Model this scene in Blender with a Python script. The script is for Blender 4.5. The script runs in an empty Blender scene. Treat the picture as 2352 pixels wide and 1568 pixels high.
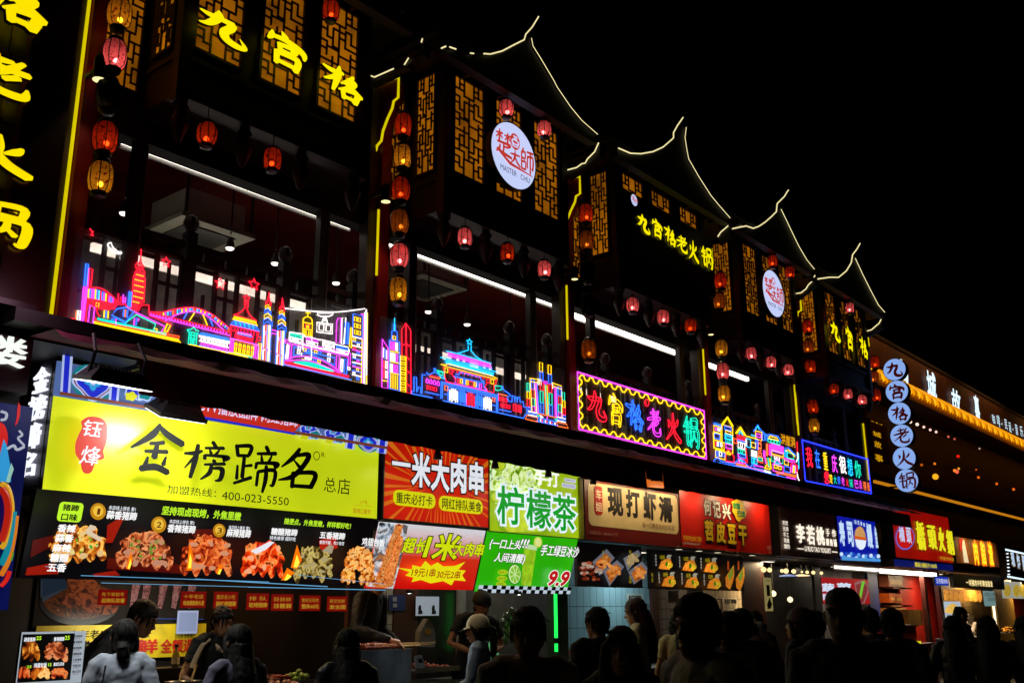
import bpy, math, random
from mathutils import Vector, Matrix
random.seed(7)
R = math.radians
scn = bpy.context.scene
COL = scn.collection

# ---------------------------------------------------------------- camera, sky, exposure
CZ = 1.75
cam_d = bpy.data.cameras.new('camera'); cam = bpy.data.objects.new('camera', cam_d); COL.objects.link(cam)
F, YAW, PITCH, ROLL = 2269.107, R(50.36313), R(15.21191), R(-0.305465)
_f = Vector((math.sin(YAW)*math.cos(PITCH), math.cos(YAW)*math.cos(PITCH), math.sin(PITCH)))
_r = Vector((math.cos(YAW), -math.sin(YAW), 0)); _u = _r.cross(_f)
_r2 = _r*math.cos(ROLL)+_u*math.sin(ROLL); _u2 = -_r*math.sin(ROLL)+_u*math.cos(ROLL)
cam.matrix_world = Matrix(((_r2.x,_u2.x,-_f.x,0),(_r2.y,_u2.y,-_f.y,0),(_r2.z,_u2.z,-_f.z,CZ),(0,0,0,1)))
cam_d.sensor_width = 36; cam_d.lens = F/2352*36; cam_d.clip_end = 500; cam_d.clip_start = .05
scn.camera = cam
W = bpy.data.worlds.new('World'); scn.world = W; W.use_nodes = True
_sky = W.node_tree.nodes.new('ShaderNodeTexSky'); _sky.sky_type = 'NISHITA'; _sky.sun_disc = False
_sky.sun_elevation = R(-8); _sky.sun_rotation = R(200)
_bg = W.node_tree.nodes['Background']; W.node_tree.links.new(_sky.outputs[0], _bg.inputs[0]); _bg.inputs[1].default_value = .02
scn.view_settings.view_transform = 'Standard'; scn.view_settings.look = 'None'
scn.view_settings.exposure = 0; scn.view_settings.gamma = 1
scn.render.engine = 'CYCLES'
scn.cycles.use_denoising = True; scn.cycles.max_bounces = 6; scn.cycles.sample_clamp_indirect = 4
scn.cycles.transparent_max_bounces = 12

# ---------------------------------------------------------------- small helpers
K = 4096/2352
def ray(u, v): return _r2*(u-1176) - _u2*(v-784) + _f*F
def Zm(x0, y0, x1, y1, w, h=None):         # reading coordinates of an enlarged crop of the photo
    s = (x1-x0)/w
    return lambda a, b: ((x0+a*s)/K, (y0+b*s)/K)
CAM = Vector((0, 0, CZ))
class Pl:                                  # a real plane in the place: origin, right, up
    def __init__(s, o, ex=(1,0,0), ey=(0,0,1)):
        s.o = Vector(o); s.ex = Vector(ex).normalized(); s.ey = Vector(ey).normalized(); s.n = s.ex.cross(s.ey)
    def hit(s, u, v):
        d = ray(u, v); t = (s.o-CAM).dot(s.n)/d.dot(s.n); return CAM+d*t
    def ab(s, p):
        q = s.hit(*p)-s.o; return (q.dot(s.ex), q.dot(s.ey))
    def at(s, a, b, off=0): return s.o+s.ex*a+s.ey*b+s.n*off
def FP(y): return Pl((0, y, 0))
def SP(x): return Pl((x, 0, 0), (0,-1,0), (0,0,1))   # a plane square to the street, seen from the left
def at(u, v, y): return FP(y).hit(u, v)

def lin(c):
    if isinstance(c, str): c = [int(c[i:i+2], 16)/255 for i in (0, 2, 4)]
    return tuple((x/12.92 if x <= .04045 else ((x+.055)/1.055)**2.4) for x in c)
_m = {}
def mt(c, rough=.6, metal=0, var=.25, scale=6, em=0, bump=0):   # painted / plain surface with procedural wear
    key = ('mt', c, rough, metal, var, scale, em, bump)
    if key in _m: return _m[key]
    m = bpy.data.materials.new('surface_'+str(len(_m))); m.use_nodes = True
    nt = m.node_tree; b = nt.nodes['Principled BSDF']; L = nt.links.new
    col = lin(c) if isinstance(c, str) else c
    tc = nt.nodes.new('ShaderNodeTexCoord'); n = nt.nodes.new('ShaderNodeTexNoise'); n.inputs['Scale'].default_value = scale; n.inputs['Detail'].default_value = 5
    L(tc.outputs['Object'], n.inputs['Vector'])
    r = nt.nodes.new('ShaderNodeValToRGB'); r.color_ramp.elements[0].position = .3; r.color_ramp.elements[1].position = .7
    r.color_ramp.elements[0].color = (*[x*(1-var) for x in col], 1); r.color_ramp.elements[1].color = (*[min(1, x*(1+var)) for x in col], 1)
    L(n.outputs['Fac'], r.inputs['Fac']); L(r.outputs[0], b.inputs['Base Color'])
    b.inputs['Roughness'].default_value = rough; b.inputs['Metallic'].default_value = metal
    if bump:
        bp = nt.nodes.new('ShaderNodeBump'); bp.inputs['Strength'].default_value = bump; L(n.outputs['Fac'], bp.inputs['Height']); L(bp.outputs[0], b.inputs['Normal'])
    _m[key] = m; return m
def em(c, s=1., base=None, var=0, scale=4, rough=.4):            # something that gives off light
    key = ('em', c, s, base, var, scale, rough)
    if key in _m: return _m[key]
    m = bpy.data.materials.new('glow_'+str(len(_m))); m.use_nodes = True
    nt = m.node_tree; b = nt.nodes['Principled BSDF']; L = nt.links.new
    col = lin(c) if isinstance(c, str) else c
    b.inputs['Base Color'].default_value = (*(lin(base) if base else [x*.3 for x in col]), 1); b.inputs['Roughness'].default_value = rough
    b.inputs['Emission Color'].default_value = (*col, 1); b.inputs['Emission Strength'].default_value = s
    if var:
        tc = nt.nodes.new('ShaderNodeTexCoord'); n = nt.nodes.new('ShaderNodeTexNoise'); n.inputs['Scale'].default_value = scale; n.inputs['Detail'].default_value = 6
        L(tc.outputs['Object'], n.inputs['Vector'])
        r = nt.nodes.new('ShaderNodeValToRGB'); r.color_ramp.elements[0].position = .32; r.color_ramp.elements[1].position = .68
        r.color_ramp.elements[0].color = (*[x*(1-var) for x in col], 1); r.color_ramp.elements[1].color = (*[x*(1+var) for x in col], 1)
        L(n.outputs['Fac'], r.inputs['Fac']); L(r.outputs[0], b.inputs['Emission Color'])
    _m[key] = m; return m
def pic(cols, scale=14, s=1., stretch=(1,1,1), dist=1.5, kind='noise', emit=True):   # a printed picture: several ink colours in irregular patches
    key = ('pic', tuple(cols), scale, s, stretch, dist, kind, emit)
    if key in _m: return _m[key]
    m = bpy.data.materials.new('print_'+str(len(_m))); m.use_nodes = True
    nt = m.node_tree; b = nt.nodes['Principled BSDF']; L = nt.links.new
    tc = nt.nodes.new('ShaderNodeTexCoord'); mp = nt.nodes.new('ShaderNodeMapping'); mp.inputs['Scale'].default_value = stretch
    L(tc.outputs['Object'], mp.inputs['Vector'])
    if kind == 'noise':
        n = nt.nodes.new('ShaderNodeTexNoise'); n.inputs['Scale'].default_value = scale; n.inputs['Detail'].default_value = 7; n.inputs['Distortion'].default_value = dist; o = n.outputs['Fac']
    else:
        n = nt.nodes.new('ShaderNodeTexVoronoi'); n.inputs['Scale'].default_value = scale; o = n.outputs['Distance']
    L(mp.outputs[0], n.inputs['Vector'])
    r = nt.nodes.new('ShaderNodeValToRGB'); e = r.color_ramp.elements
    lo, hi = (.32, .68) if kind == 'noise' else (.0, .7)
    for i, c in enumerate(cols):
        p = lo+(hi-lo)*i/(len(cols)-1)
        q = e[0] if i == 0 else (e[1] if i == 1 else e.new(p))
        q.position = p; q.color = (*lin(c), 1)
    L(o, r.inputs['Fac']); L(r.outputs[0], b.inputs['Base Color']); b.inputs['Roughness'].default_value = .35
    if emit: L(r.outputs[0], b.inputs['Emission Color']); b.inputs['Emission Strength'].default_value = s
    _m[key] = m; return m

class MB:                                  # collects geometry of ONE part
    def __init__(s): s.v = []; s.f = []; s.mi = []; s.m = []
    def mat(s, m):
        if m not in s.m: s.m.append(m)
        return s.m.index(m)
    def add(s, vs, fs, m):
        o = len(s.v); i = s.mat(m); s.v += [tuple(p) for p in vs]; s.f += [tuple(o+j for j in f) for f in fs]; s.mi += [i]*len(fs); return s
    def box(s, x0, x1, y0, y1, z0, z1, m):
        v = [(x, y, z) for z in (z0, z1) for y in (y0, y1) for x in (x0, x1)]
        return s.add(v, [(0,2,3,1),(4,5,7,6),(0,1,5,4),(2,6,7,3),(0,4,6,2),(1,3,7,5)], m)
    def prism(s, pts, d, m, mside=None):    # polygon pts (3D) pushed along vector d
        n = len(pts); d = Vector(d); p = [Vector(q) for q in pts]
        s.add(p+[q+d for q in p], [tuple(range(n)), tuple(range(2*n-1, n-1, -1))], m)
        return s.add(p+[q+d for q in p], [(i, (i+1) % n, n+(i+1) % n, n+i) for i in range(n)], mside or m)
    def tube(s, pts, r, m, n=6, close=False):
        P = [Vector(p) for p in pts]
        P = [p for i, p in enumerate(P) if i == 0 or (p-P[i-1]).length > 1e-5]
        if len(P) < 2: return s
        rr = r if isinstance(r, (list, tuple)) else [r]*len(P)
        o = len(s.v); vs = []; fs = []; up = None
        N = len(P)
        for i, p in enumerate(P):
            a = P[i-1] if (i or close) else p; b = P[(i+1) % N] if (i < N-1 or close) else p
            t = (b-a).normalized() if (b-a).length > 1e-9 else Vector((0,0,1))
            if up is None: up = Vector((0,0,1)) if abs(t.z) < .9 else Vector((0,1,0))
            x = t.cross(up)
            if x.length < 1e-4: x = t.cross(Vector((.3,1,.2)))
            x.normalize(); y = x.cross(t); up = y
            vs += [p+(x*math.cos(2*math.pi*j/n)+y*math.sin(2*math.pi*j/n))*rr[min(i, len(rr)-1)] for j in range(n)]
        for i in range(N if close else N-1):
            k = (i+1) % N
            fs += [(i*n+j, i*n+(j+1) % n, k*n+(j+1) % n, k*n+j) for j in range(n)]
        if not close: fs += [tuple(range(n-1, -1, -1)), tuple((N-1)*n+j for j in range(n))]
        return s.add(vs, fs, m)
    def lathe(s, prof, c, m, n=16, axis='z', ribs=0):
        c = Vector(c); vs = []; fs = []
        for (r, h) in prof:
            for j in range(n):
                a = 2*math.pi*j/n; q = r*(1+(ribs*math.cos(a*8) if ribs else 0))
                p = (q*math.cos(a), q*math.sin(a), h)
                if axis == 'y': p = (p[0], p[2], p[1])
                vs.append(c+Vector(p))
        k = len(prof)
        for i in range(k-1): fs += [(i*n+j, i*n+(j+1) % n, (i+1)*n+(j+1) % n, (i+1)*n+j) for j in range(n)]
        fs += [tuple(range(n-1, -1, -1)), tuple((k-1)*n+j for j in range(n))]
        return s.add(vs, fs, m)
    def build(s, name, parent=None, smooth=False, label=None):
        me = bpy.data.meshes.new(name); me.from_pydata(s.v, [], s.f)
        for m in s.m: me.materials.append(m)
        me.polygons.foreach_set('material_index', s.mi)
        if smooth: me.polygons.foreach_set('use_smooth', [True]*len(s.f))
        me.update()
        o = bpy.data.objects.new(name, me); COL.objects.link(o)
        if parent is not None:
            o.parent = parent
            if parent.type == 'EMPTY' and not parent.get('_local'): o.location = -Vector(parent.location)
        if label: o['label'] = label
        return o
def tag(o, label=None, cat=None, group=None, kind=None):
    if label: o['label'] = label
    if cat: o['category'] = cat
    if group: o['group'] = group
    if kind: o['kind'] = kind
    return o
def thing(name, label, cat, loc=(0,0,0), group=None):      # parts are given in place coordinates
    o = bpy.data.objects.new(name, None); COL.objects.link(o); o.location = loc; o.empty_display_size = .1
    return tag(o, label, cat, group)
def copy_tree(o, parent=None):
    c = o.copy(); COL.objects.link(c)
    if parent is not None: c.parent = parent
    for ch in list(o.children): copy_tree(ch, c)
    return c
def lamp(name, kind, loc, energy, color=(1,1,1), aim=None, parent=None, size=.05, spot=None, blend=.6, sy=None):
    d = bpy.data.lights.new(name, kind); d.energy = energy; d.color = color
    if kind == 'AREA':
        d.size = size
        if sy: d.shape = 'RECTANGLE'; d.size_y = sy
    else: d.shadow_soft_size = size
    if kind == 'SPOT': d.spot_size = R(spot); d.spot_blend = blend
    o = bpy.data.objects.new(name, d); COL.objects.link(o); o.location = loc
    if aim is not None: o.rotation_euler = (Vector(aim)-Vector(loc)).to_track_quat('-Z', 'Y').to_euler()
    if parent is not None:
        o.parent = parent
        if not parent.get('_local') and parent.type == 'EMPTY': o.location = Vector(loc)-Vector(parent.location)
    return o
def smooth(pts, k=5):                      # Catmull-Rom through points (any dimension)
    out = []; n = len(pts)
    if n < 3: return [tuple(p) for p in pts]
    for i in range(n-1):
        a, b, c, d = pts[max(i-1, 0)], pts[i], pts[i+1], pts[min(i+2, n-1)]
        for j in range(k):
            t = j/k
            out.append(tuple(.5*(2*q+(r-p)*t+(2*p-5*q+4*r-s)*t*t+(3*q-p-3*r+s)*t**3) for p, q, r, s in zip(a, b, c, d)))
    return out+[tuple(pts[-1])]

# ---------------------------------------------------------------- writing
_tx = {}
def glyphs(t, bold=0., shear=0., outline=0., sp=1.):
    key = (t, bold, shear, outline, sp)
    if key in _tx: return _tx[key]
    c = bpy.data.curves.new('lettering', 'FONT'); c.body = t; c.size = 1; c.shear = shear; c.resolution_u = 3; c.space_character = sp
    if outline: c.fill_mode = 'NONE'; c.bevel_depth = outline; c.bevel_resolution = 0
    else: c.fill_mode = 'FRONT'
    o = bpy.data.objects.new('lettering', c); me = bpy.data.meshes.new_from_object(o)
    v = [tuple(q.co) for q in me.vertices]; f = [tuple(p.vertices) for p in me.polygons]
    bpy.data.objects.remove(o); bpy.data.curves.remove(c); bpy.data.meshes.remove(me)
    xs = [q[0] for q in v]; ys = [q[1] for q in v]
    bb = (min(xs), max(xs), min(ys), max(ys))
    _tx[key] = (v, f, bb); return _tx[key]

# brush-written characters: strokes of (x, y, width), y down, unit box 100
BR = {
'九': [[(38,1,3),(39,18,15),(31,42,14),(18,62,11),(2,70,4)],[(2,27,5),(20,30,12),(48,27,13),(70,27,15)],[(68,26,14),(63,45,15),(52,66,15),(56,86,17),(74,94,17),(92,92,12),(94,82,8),(84,64,2)]],
'宫': [[(36,0,3),(44,12,13),(47,20,11)],[(14,10,4),(13,24,12),(5,38,5)],[(12,25,8),(40,21,11),(66,24,13),(90,36,14),(93,53,5)],[(33,37,11),(34,58,9)],[(33,40,9),(70,37,12),(62,55,11)],[(34,56,9),(62,55,9)],[(27,62,12),(26,98,9)],[(27,66,9),(76,63,13),(72,99,12)],[(28,89,9),(72,89,10)]],
'格': [[(2,20,5),(25,25,12),(52,19,8)],[(42,1,4),(40,25,13),(35,55,11),(28,86,6)],[(37,32,9),(22,50,9),(6,61,4)],[(77,13,5),(68,33,11),(47,53,4)],[(62,31,8),(80,34,12),(68,55,10),(42,75,4)],[(52,44,6),(75,56,12),(99,72,11)],[(52,68,10),(55,98,8)],[(53,70,8),(88,66,11),(82,99,12)],[(55,90,8),(82,90,9)]],
'老': [[(26,17,6),(50,15,10),(70,11,6)],[(46,0,5),(47,38,11)],[(3,43,7),(40,36,11),(94,31,10)],[(84,4,6),(56,42,11),(2,82,3)],[(80,45,9),(58,60,8)],[(46,50,9),(42,76,11),(55,92,12),(88,91,12),(93,68,3)]],
'火': [[(18,28,4),(25,38,12),(20,52,5)],[(84,20,4),(76,36,11),(60,49,4)],[(51,0,5),(50,35,13),(40,65,12),(2,98,3)],[(50,48,7),(66,76,14),(98,96,14)]],
'锅': [[(28,0,4),(20,20,10),(2,38,3)],[(18,21,6),(44,20,8)],[(12,36,6),(43,34,8)],[(6,54,6),(46,50,8)],[(28,22,9),(27,92,10),(46,78,3)],[(55,7,9),(55,36,7)],[(54,8,8),(93,5,10),(90,36,8)],[(54,33,7),(90,31,7)],[(50,46,9),(48,99,8)],[(50,45,8),(98,41,11),(96,93,10),(85,95,4)],[(72,44,7),(70,62,8),(57,80,3)],[(70,60,5),(85,77,8)]],
'金': [[(52,0,6),(38,24,13),(2,52,4)],[(50,3,7),(68,18,13),(99,33,13)],[(36,40,7),(62,35,9)],[(50,38,8),(46,66,12)],[(28,56,6),(70,52,9)],[(34,66,4),(30,84,10)],[(68,62,4),(64,78,9)],[(22,90,12),(50,84,13),(74,92,12)]],
'榜': [[(2,38,6),(24,34,11),(40,26,6)],[(30,12,8),(26,50,12),(18,96,8)],[(24,44,8),(4,74,3)],[(62,0,9),(70,12,9)],[(46,18,6),(88,12,9)],[(56,20,4),(60,30,8)],[(78,18,4),(70,32,8)],[(46,36,8),(46,46,8)],[(46,36,6),(98,34,10),(88,46,5)],[(66,46,9),(70,54,8)],[(46,60,6),(92,52,9)],[(62,60,8),(58,80,10),(40,98,4)],[(62,68,6),(86,66,11),(84,92,10),(72,98,4)]],
'蹄': [[(4,6,9),(8,28,8)],[(4,8,7),(36,4,9),(32,24,8)],[(8,27,7),(32,25,7)],[(22,30,8),(20,72,9)],[(22,48,5),(40,44,7)],[(8,48,5),(8,76,8)],[(2,86,6),(40,70,8)],[(70,0,9),(76,10,9)],[(50,18,6),(94,12,9)],[(60,20,4),(62,32,8)],[(84,18,4),(78,32,7)],[(50,38,8),(48,50,6)],[(50,38,6),(98,34,9),(92,46,4)],[(54,56,7),(52,86,7)],[(54,56,7),(92,50,9),(90,80,8),(82,82,3)],[(72,42,8),(72,70,10),(66,99,6)]],
'名': [[(52,0,8),(36,24,12),(8,50,4)],[(44,18,8),(76,12,12),(62,42,12),(36,70,12),(2,82,4)],[(38,30,4),(52,44,9)],[(38,60,11),(36,96,10)],[(38,62,8),(94,56,12),(84,92,12)],[(38,92,9),(84,90,10)]],
'楚': [[(4,18,5),(44,12,8)],[(26,0,6),(24,46,9)],[(24,18,6),(4,38,4)],[(24,18,5),(42,32,7)],[(54,16,5),(96,10,8)],[(76,0,6),(74,42,9)],[(74,16,6),(56,36,4)],[(74,16,5),(94,30,7)],[(10,54,7),(88,48,9),(76,62,5)],[(50,52,8),(48,84,8)],[(50,66,6),(76,62,7)],[(26,64,7),(22,80,8),(4,97,5)],[(10,82,6),(40,92,10),(98,98,9)]],
'大': [[(4,34,6),(50,28,12),(96,24,8)],[(50,0,6),(48,34,13),(36,68,11),(2,98,3)],[(48,36,8),(66,70,13),(98,94,12)]],
'師': [[(26,0,8),(14,16,6)],[(10,18,8),(10,92,8)],[(10,20,7),(38,16,8),(36,44,7)],[(10,44,7),(36,44,7)],[(10,60,7),(40,58,8),(38,90,7)],[(10,90,7),(38,90,7)],[(50,10,7),(98,6,9)],[(54,28,8),(52,80,7)],[(54,30,7),(96,26,9),(94,76,9),(84,72,3)],[(76,8,8),(74,99,9)]],
}
def brush(ch, fat=1.):
    """strokes of one character as closed outlines in 0..1, y down"""
    out = []
    for st in BR[ch]:
        P = smooth(st, 6) if len(st) > 2 else [st[0], tuple((a+b)/2 for a, b in zip(*st)), st[1]]
        l = []; r = []
        for i, (x, y, w) in enumerate(P):
            a = P[max(i-1, 0)]; b = P[min(i+1, len(P)-1)]
            dx, dy = b[0]-a[0], b[1]-a[1]; q = math.hypot(dx, dy) or 1
            w = max(w*fat, 1.2); nx, ny = -dy/q*w/2, dx/q*w/2
            l.append((x+nx, y+ny)); r.append((x-nx, y-ny))
        x, y, w = P[-1]; a = P[-2]; q = math.hypot(x-a[0], y-a[1]) or 1
        tip = (x+(x-a[0])/q*w*.35, y+(y-a[1])/q*w*.35)
        x, y, w = P[0]; a = P[1]; q = math.hypot(x-a[0], y-a[1]) or 1
        tail = (x+(x-a[0])/q*w*.35, y+(y-a[1])/q*w*.35)
        out.append([(c[0]/100, c[1]/100) for c in [tail]+l+[tip]+r[::-1]])
    return out

class Sign:
    """a flat thing on a plane: every printed or mounted piece is a part lying on it"""
    def __init__(s, name, label, cat, pl, p0, p1, mat=None, th=.08, group=None, side=None, part='panel', rim=None):
        s.pl = pl; a0, b0 = pl.ab(p0); a1, b1 = pl.ab(p1)
        s.a0, s.a1, s.b0, s.b1 = min(a0, a1), max(a0, a1), min(b0, b1), max(b0, b1)
        s.t = thing(name, label, cat, pl.at((s.a0+s.a1)/2, s.b0, 0), group)
        s.lay = .003; s.base = None
        if mat is not None:
            m = MB(); q = [pl.at(a, b) for a, b in ((s.a0,s.b0),(s.a1,s.b0),(s.a1,s.b1),(s.a0,s.b1))]
            m.add(q, [(0,1,2,3)], mat); m2 = side or mt('1a1210', .5)
            q2 = [p-pl.n*th for p in q]
            m.add(q+q2, [(1,0,4,5),(2,1,5,6),(3,2,6,7),(0,3,7,4),(4,7,6,5)], m2)
            s.base = m.build(part, s.t)
        if rim:
            w, rm = rim; m = MB()
            for (A0, A1, B0, B1) in ((s.a0-w, s.a1+w, s.b1, s.b1+w), (s.a0-w, s.a1+w, s.b0-w, s.b0), (s.a0-w, s.a0, s.b0, s.b1), (s.a1, s.a1+w, s.b0, s.b1)):
                q = [pl.at(a, b, .015) for a, b in ((A0,B0),(A1,B0),(A1,B1),(A0,B1))]
                m.prism(q, pl.n*-(th+.01), rm)
            m.build('frame', s.t)
    def nx(s, d=.0016): s.lay += d; return s.lay
    def q(s, p, off=None): a, b = s.pl.ab(p); return s.pl.at(a, b, s.lay if off is None else off)
    def rect(s, p0, p1): a0, b0 = s.pl.ab(p0); a1, b1 = s.pl.ab(p1); return min(a0,a1), max(a0,a1), min(b0,b1), max(b0,b1)
    def flat(s, name, pts, mat, parent=None, mb=None):
        o = s.nx(); m = mb or MB(); p = [s.q(x, o) for x in pts]; m.add(p, [tuple(range(len(p)))], mat)
        return m if mb else m.build(name, parent or s.t)
    def local(s, fx, fy, off): return s.pl.at(s.a0+(s.a1-s.a0)*fx, s.b1-(s.b1-s.b0)*fy, off)
    def box(s, name, p0, p1, mat, rnd=0, parent=None, mb=None):
        a0, a1, b0, b1 = s.rect(p0, p1); o = s.nx(); m = mb or MB()
        if rnd:
            r = rnd*min(a1-a0, b1-b0); pts = []
            for cx, cy, g in ((a1-r, b1-r, 0), (a0+r, b1-r, 90), (a0+r, b0+r, 180), (a1-r, b0+r, 270)):
                pts += [(cx+r*math.cos(R(g+h)), cy+r*math.sin(R(g+h))) for h in (0, 30, 60, 90)]
        else: pts = [(a0,b0),(a1,b0),(a1,b1),(a0,b1)]
        m.add([s.pl.at(a, b, o) for a, b in pts], [tuple(range(len(pts)))], mat)
        return m if mb else m.build(name, parent or s.t)
    def text(s, t, p0, p1, mat, bold=.0, shear=0, edge=None, name='lettering', th=0, sp=1., parent=None, edgew=.03, mb=None, thm=None):
        a0, a1, b0, b1 = s.rect(p0, p1); m = mb or MB()
        B = glyphs(t, 0, shear, 0, sp)[2]; B = (B[0]-bold, B[1]+bold, B[2]-bold, B[3]+bold)
        sx = (a1-a0)/(B[1]-B[0]); sy = (b1-b0)/(B[3]-B[2])
        def put(bd, mm, off, dep=0, md=None):
            if bd > 0:                       # heavier strokes: a rib along every outline
                v, f, _ = glyphs(t, 0, shear, bd, sp)
                m.add([s.pl.at(a0+(x-B[0])*sx, b0+(y-B[2])*sy, off+.0004+z/bd*.0006) for x, y, z in v], f, mm)
            v, f, bb = glyphs(t, 0, shear, 0, sp)
            P = [s.pl.at(a0+(x-B[0])*sx, b0+(y-B[2])*sy, off) for x, y, _ in v]
            if dep:
                n = len(P); cnt = {}
                for q in f:
                    for i in range(len(q)): e = (q[i], q[(i+1) % len(q)]); cnt[e] = 1
                m.add(P+[p-s.pl.n*dep for p in P], [(a+n, b+n, b, a) for (a, b) in cnt if (b, a) not in cnt], md or mm)
            m.add(P, f, mm)
        if edge: put(bold+edgew, edge, s.nx())
        put(bold, mat, s.nx()+th, th, thm)
        return m if mb else m.build(name, parent or s.t)
    def brush(s, ch, p0, p1, mat, name='character', th=0, edge=None, parent=None, mb=None, shear=0, fat=1.):
        a0, a1, b0, b1 = s.rect(p0, p1); m = mb or MB(); o = s.nx()+th
        for i, st in enumerate(brush(ch, fat)):
            q = [s.pl.at(a0+(a1-a0)*(x+shear*(.5-y)), b1-(b1-b0)*y, o+i*.0007) for x, y in st]
            if th: m.prism(q, s.pl.n*-th, mat, edge)
            else: m.add(q, [tuple(range(len(q)))], mat)
        return m if mb else m.build(name, parent or s.t)
    def tubes(s, name, items, r=.0055, off=.02, parent=None):
        """items: (material, closed, [image points])"""
        m = MB()
        for it in items:
            mm, cl, pts = it[:3]; m.tube([s.q(p, off) for p in pts], it[3] if len(it) > 3 else r, mm, 5, cl)
        return m.build(name, parent or s.t)
    def neontext(s, t, p0, p1, mat, w=.012, off=.02, name='character', bold=0):
        a0, a1, b0, b1 = s.rect(p0, p1); m = MB(); v, f, B = glyphs(t, bold, 0, w)
        sx = (a1-a0)/(B[1]-B[0]); sy = (b1-b0)/(B[3]-B[2])
        m.add([s.pl.at(a0+(x-B[0])*sx, b0+(y-B[2])*sy, off+z*.5) for x, y, z in v], f, mat)
        return m.build(name, s.t)
# ================================================================= ground
g = MB(); g.add([(-60,-40,0),(160,-40,0),(160,7.2,0),(-60,7.2,0)], [(0,1,2,3)], mt('2b2a2a', .35, var=.4, scale=1.2, bump=.2))
tag(g.build('street'), kind='structure')
g = MB(); g.add([(-60,7.2,.15),(160,7.2,.15),(160,60,.15),(-60,60,.15),(-60,7.2,0),(160,7.2,0)], [(0,1,2,3),(4,5,1,0)], mt('4a4644', .5, var=.3, scale=3))
tag(g.build('pavement'), kind='structure')

# ================================================================= hotpot restaurant (upper floors over the stalls)
WOOD = mt('2a0f0a', .55, var=.35, scale=5); WOODD = mt('120706', .6, var=.3); RED = mt('7a0e08', .45, var=.25, scale=4); SOOT = mt('0a0605', .8, var=.4)
TILE = mt('121214', .6, var=.3, bump=.3); YEL = em('f0dc00', .75); WARM = em('fff0b0', .95); CEIL = mt('8a3020', .45, var=.3, scale=2); GLASSY = mt('3a3634', .12, var=.4, scale=9)
LATG = em('c07008', .46, var=.6, scale=2.0); LATW = mt('1c0b06', .6)
XP = [3.40, 6.76, 10.17, 13.85, 17.30, 20.76]
BOXES = [(4.0,6.1),(7.27,9.52),(10.72,13.15),(14.3,16.5),(17.75,20.0)]
PAN = [[(4.12,4.58),(4.81,5.26),(5.48,5.95)],[(7.43,7.92),(8.15,8.62),(8.88,9.36)],[(10.88,11.4),(11.65,12.16),(12.46,12.97)],[(14.52,14.98),(15.24,15.68),(15.9,16.33)],[(17.93,18.38),(18.65,19.06),(19.4,19.8)]]
bld = thing('restaurant_building', 'long dark timber restaurant with lit lattice bays and curved roofs outlined in neon', 'building', (12,8,0))
m = MB(); m.box(2.6, 21.2, 12, 12.25, 3.9, 10, mt('2a120d', .7)); m.box(2.6, 2.8, 7.6, 12, 3.9, 10, SOOT); m.box(21.0, 21.2, 7.6, 12, 3.9, 10, SOOT)
m.box(3.0, 21, 7.62, 7.8, 5.78, 9.0, SOOT)
m.build('wall', bld)
m = MB(); m.box(2.8, 21, 7.8, 12, 6.55, 6.7, CEIL); m.build('ceiling', bld)
m = MB(); m.box(2.8, 21, 7.15, 12, 3.68, 3.9, WOODD); m.box(2.9, 21.1, 6.95, 7.15, 3.74, 3.84, WOODD); m.build('floor_slab', bld)
m = MB(); m.box(2.8, 21.2, 7.0, 7.6, 7.9, 8.02, SOOT); m.build('cornice', bld)
# posts with yellow light strips
for i, x in enumerate(XP):
    m = MB(); m.box(x+.03, x+.17, 7.47, 7.6, 3.9, 7.0, RED); m.box(x-.1, x+.03, 7.52, 7.65, 3.9, 7.4, WOOD)
    p = m.build('post', bld)
    m = MB(); z0 = 3.86 if i == 0 else (5.2 if i < 3 else (5.05 if i < 5 else 4.15)); z1 = 7.6 if i == 0 else 6.7
    if i == 0: m.tube([(x, 7.5, z0), (x, 7.5, 8.3)], .016, YEL)
    elif i < 5: m.tube([(x, 7.47, z0+.0), (x, 7.47, z0+.75)], .014, YEL)
    else: m.tube([(x, 7.5, 4.35), (x, 7.5, 5.55)], .016, YEL)
    if i == 4: m.tube([(x+.02, 7.47, 4.85), (x+.02, 7.47, 5.65)], .016, YEL)
    m.build('light_strip', p)
# bracket (corbel) profile: (y, z), outlined in yellow
CP = [(7.64,7.51),(7.2,7.45),(7.2,7.2),(7.27,7.18),(7.29,7.1),(7.36,7.0),(7.43,6.87),(7.45,6.76),(7.52,6.72),(7.54,6.62),(7.66,6.6)]
for i, x in enumerate(XP[1:]):
    m = MB(); m.prism([(x, y+.015, z-.015) for y, z in CP], (.1,0,0), RED); c = m.build('bracket', bld)
    m = MB(); m.tube([(x-.012, y, z) for y, z in CP[:-1]], .016 if i < 2 else .02, YEL, 5); m.build('neon_outline', c)
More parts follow.
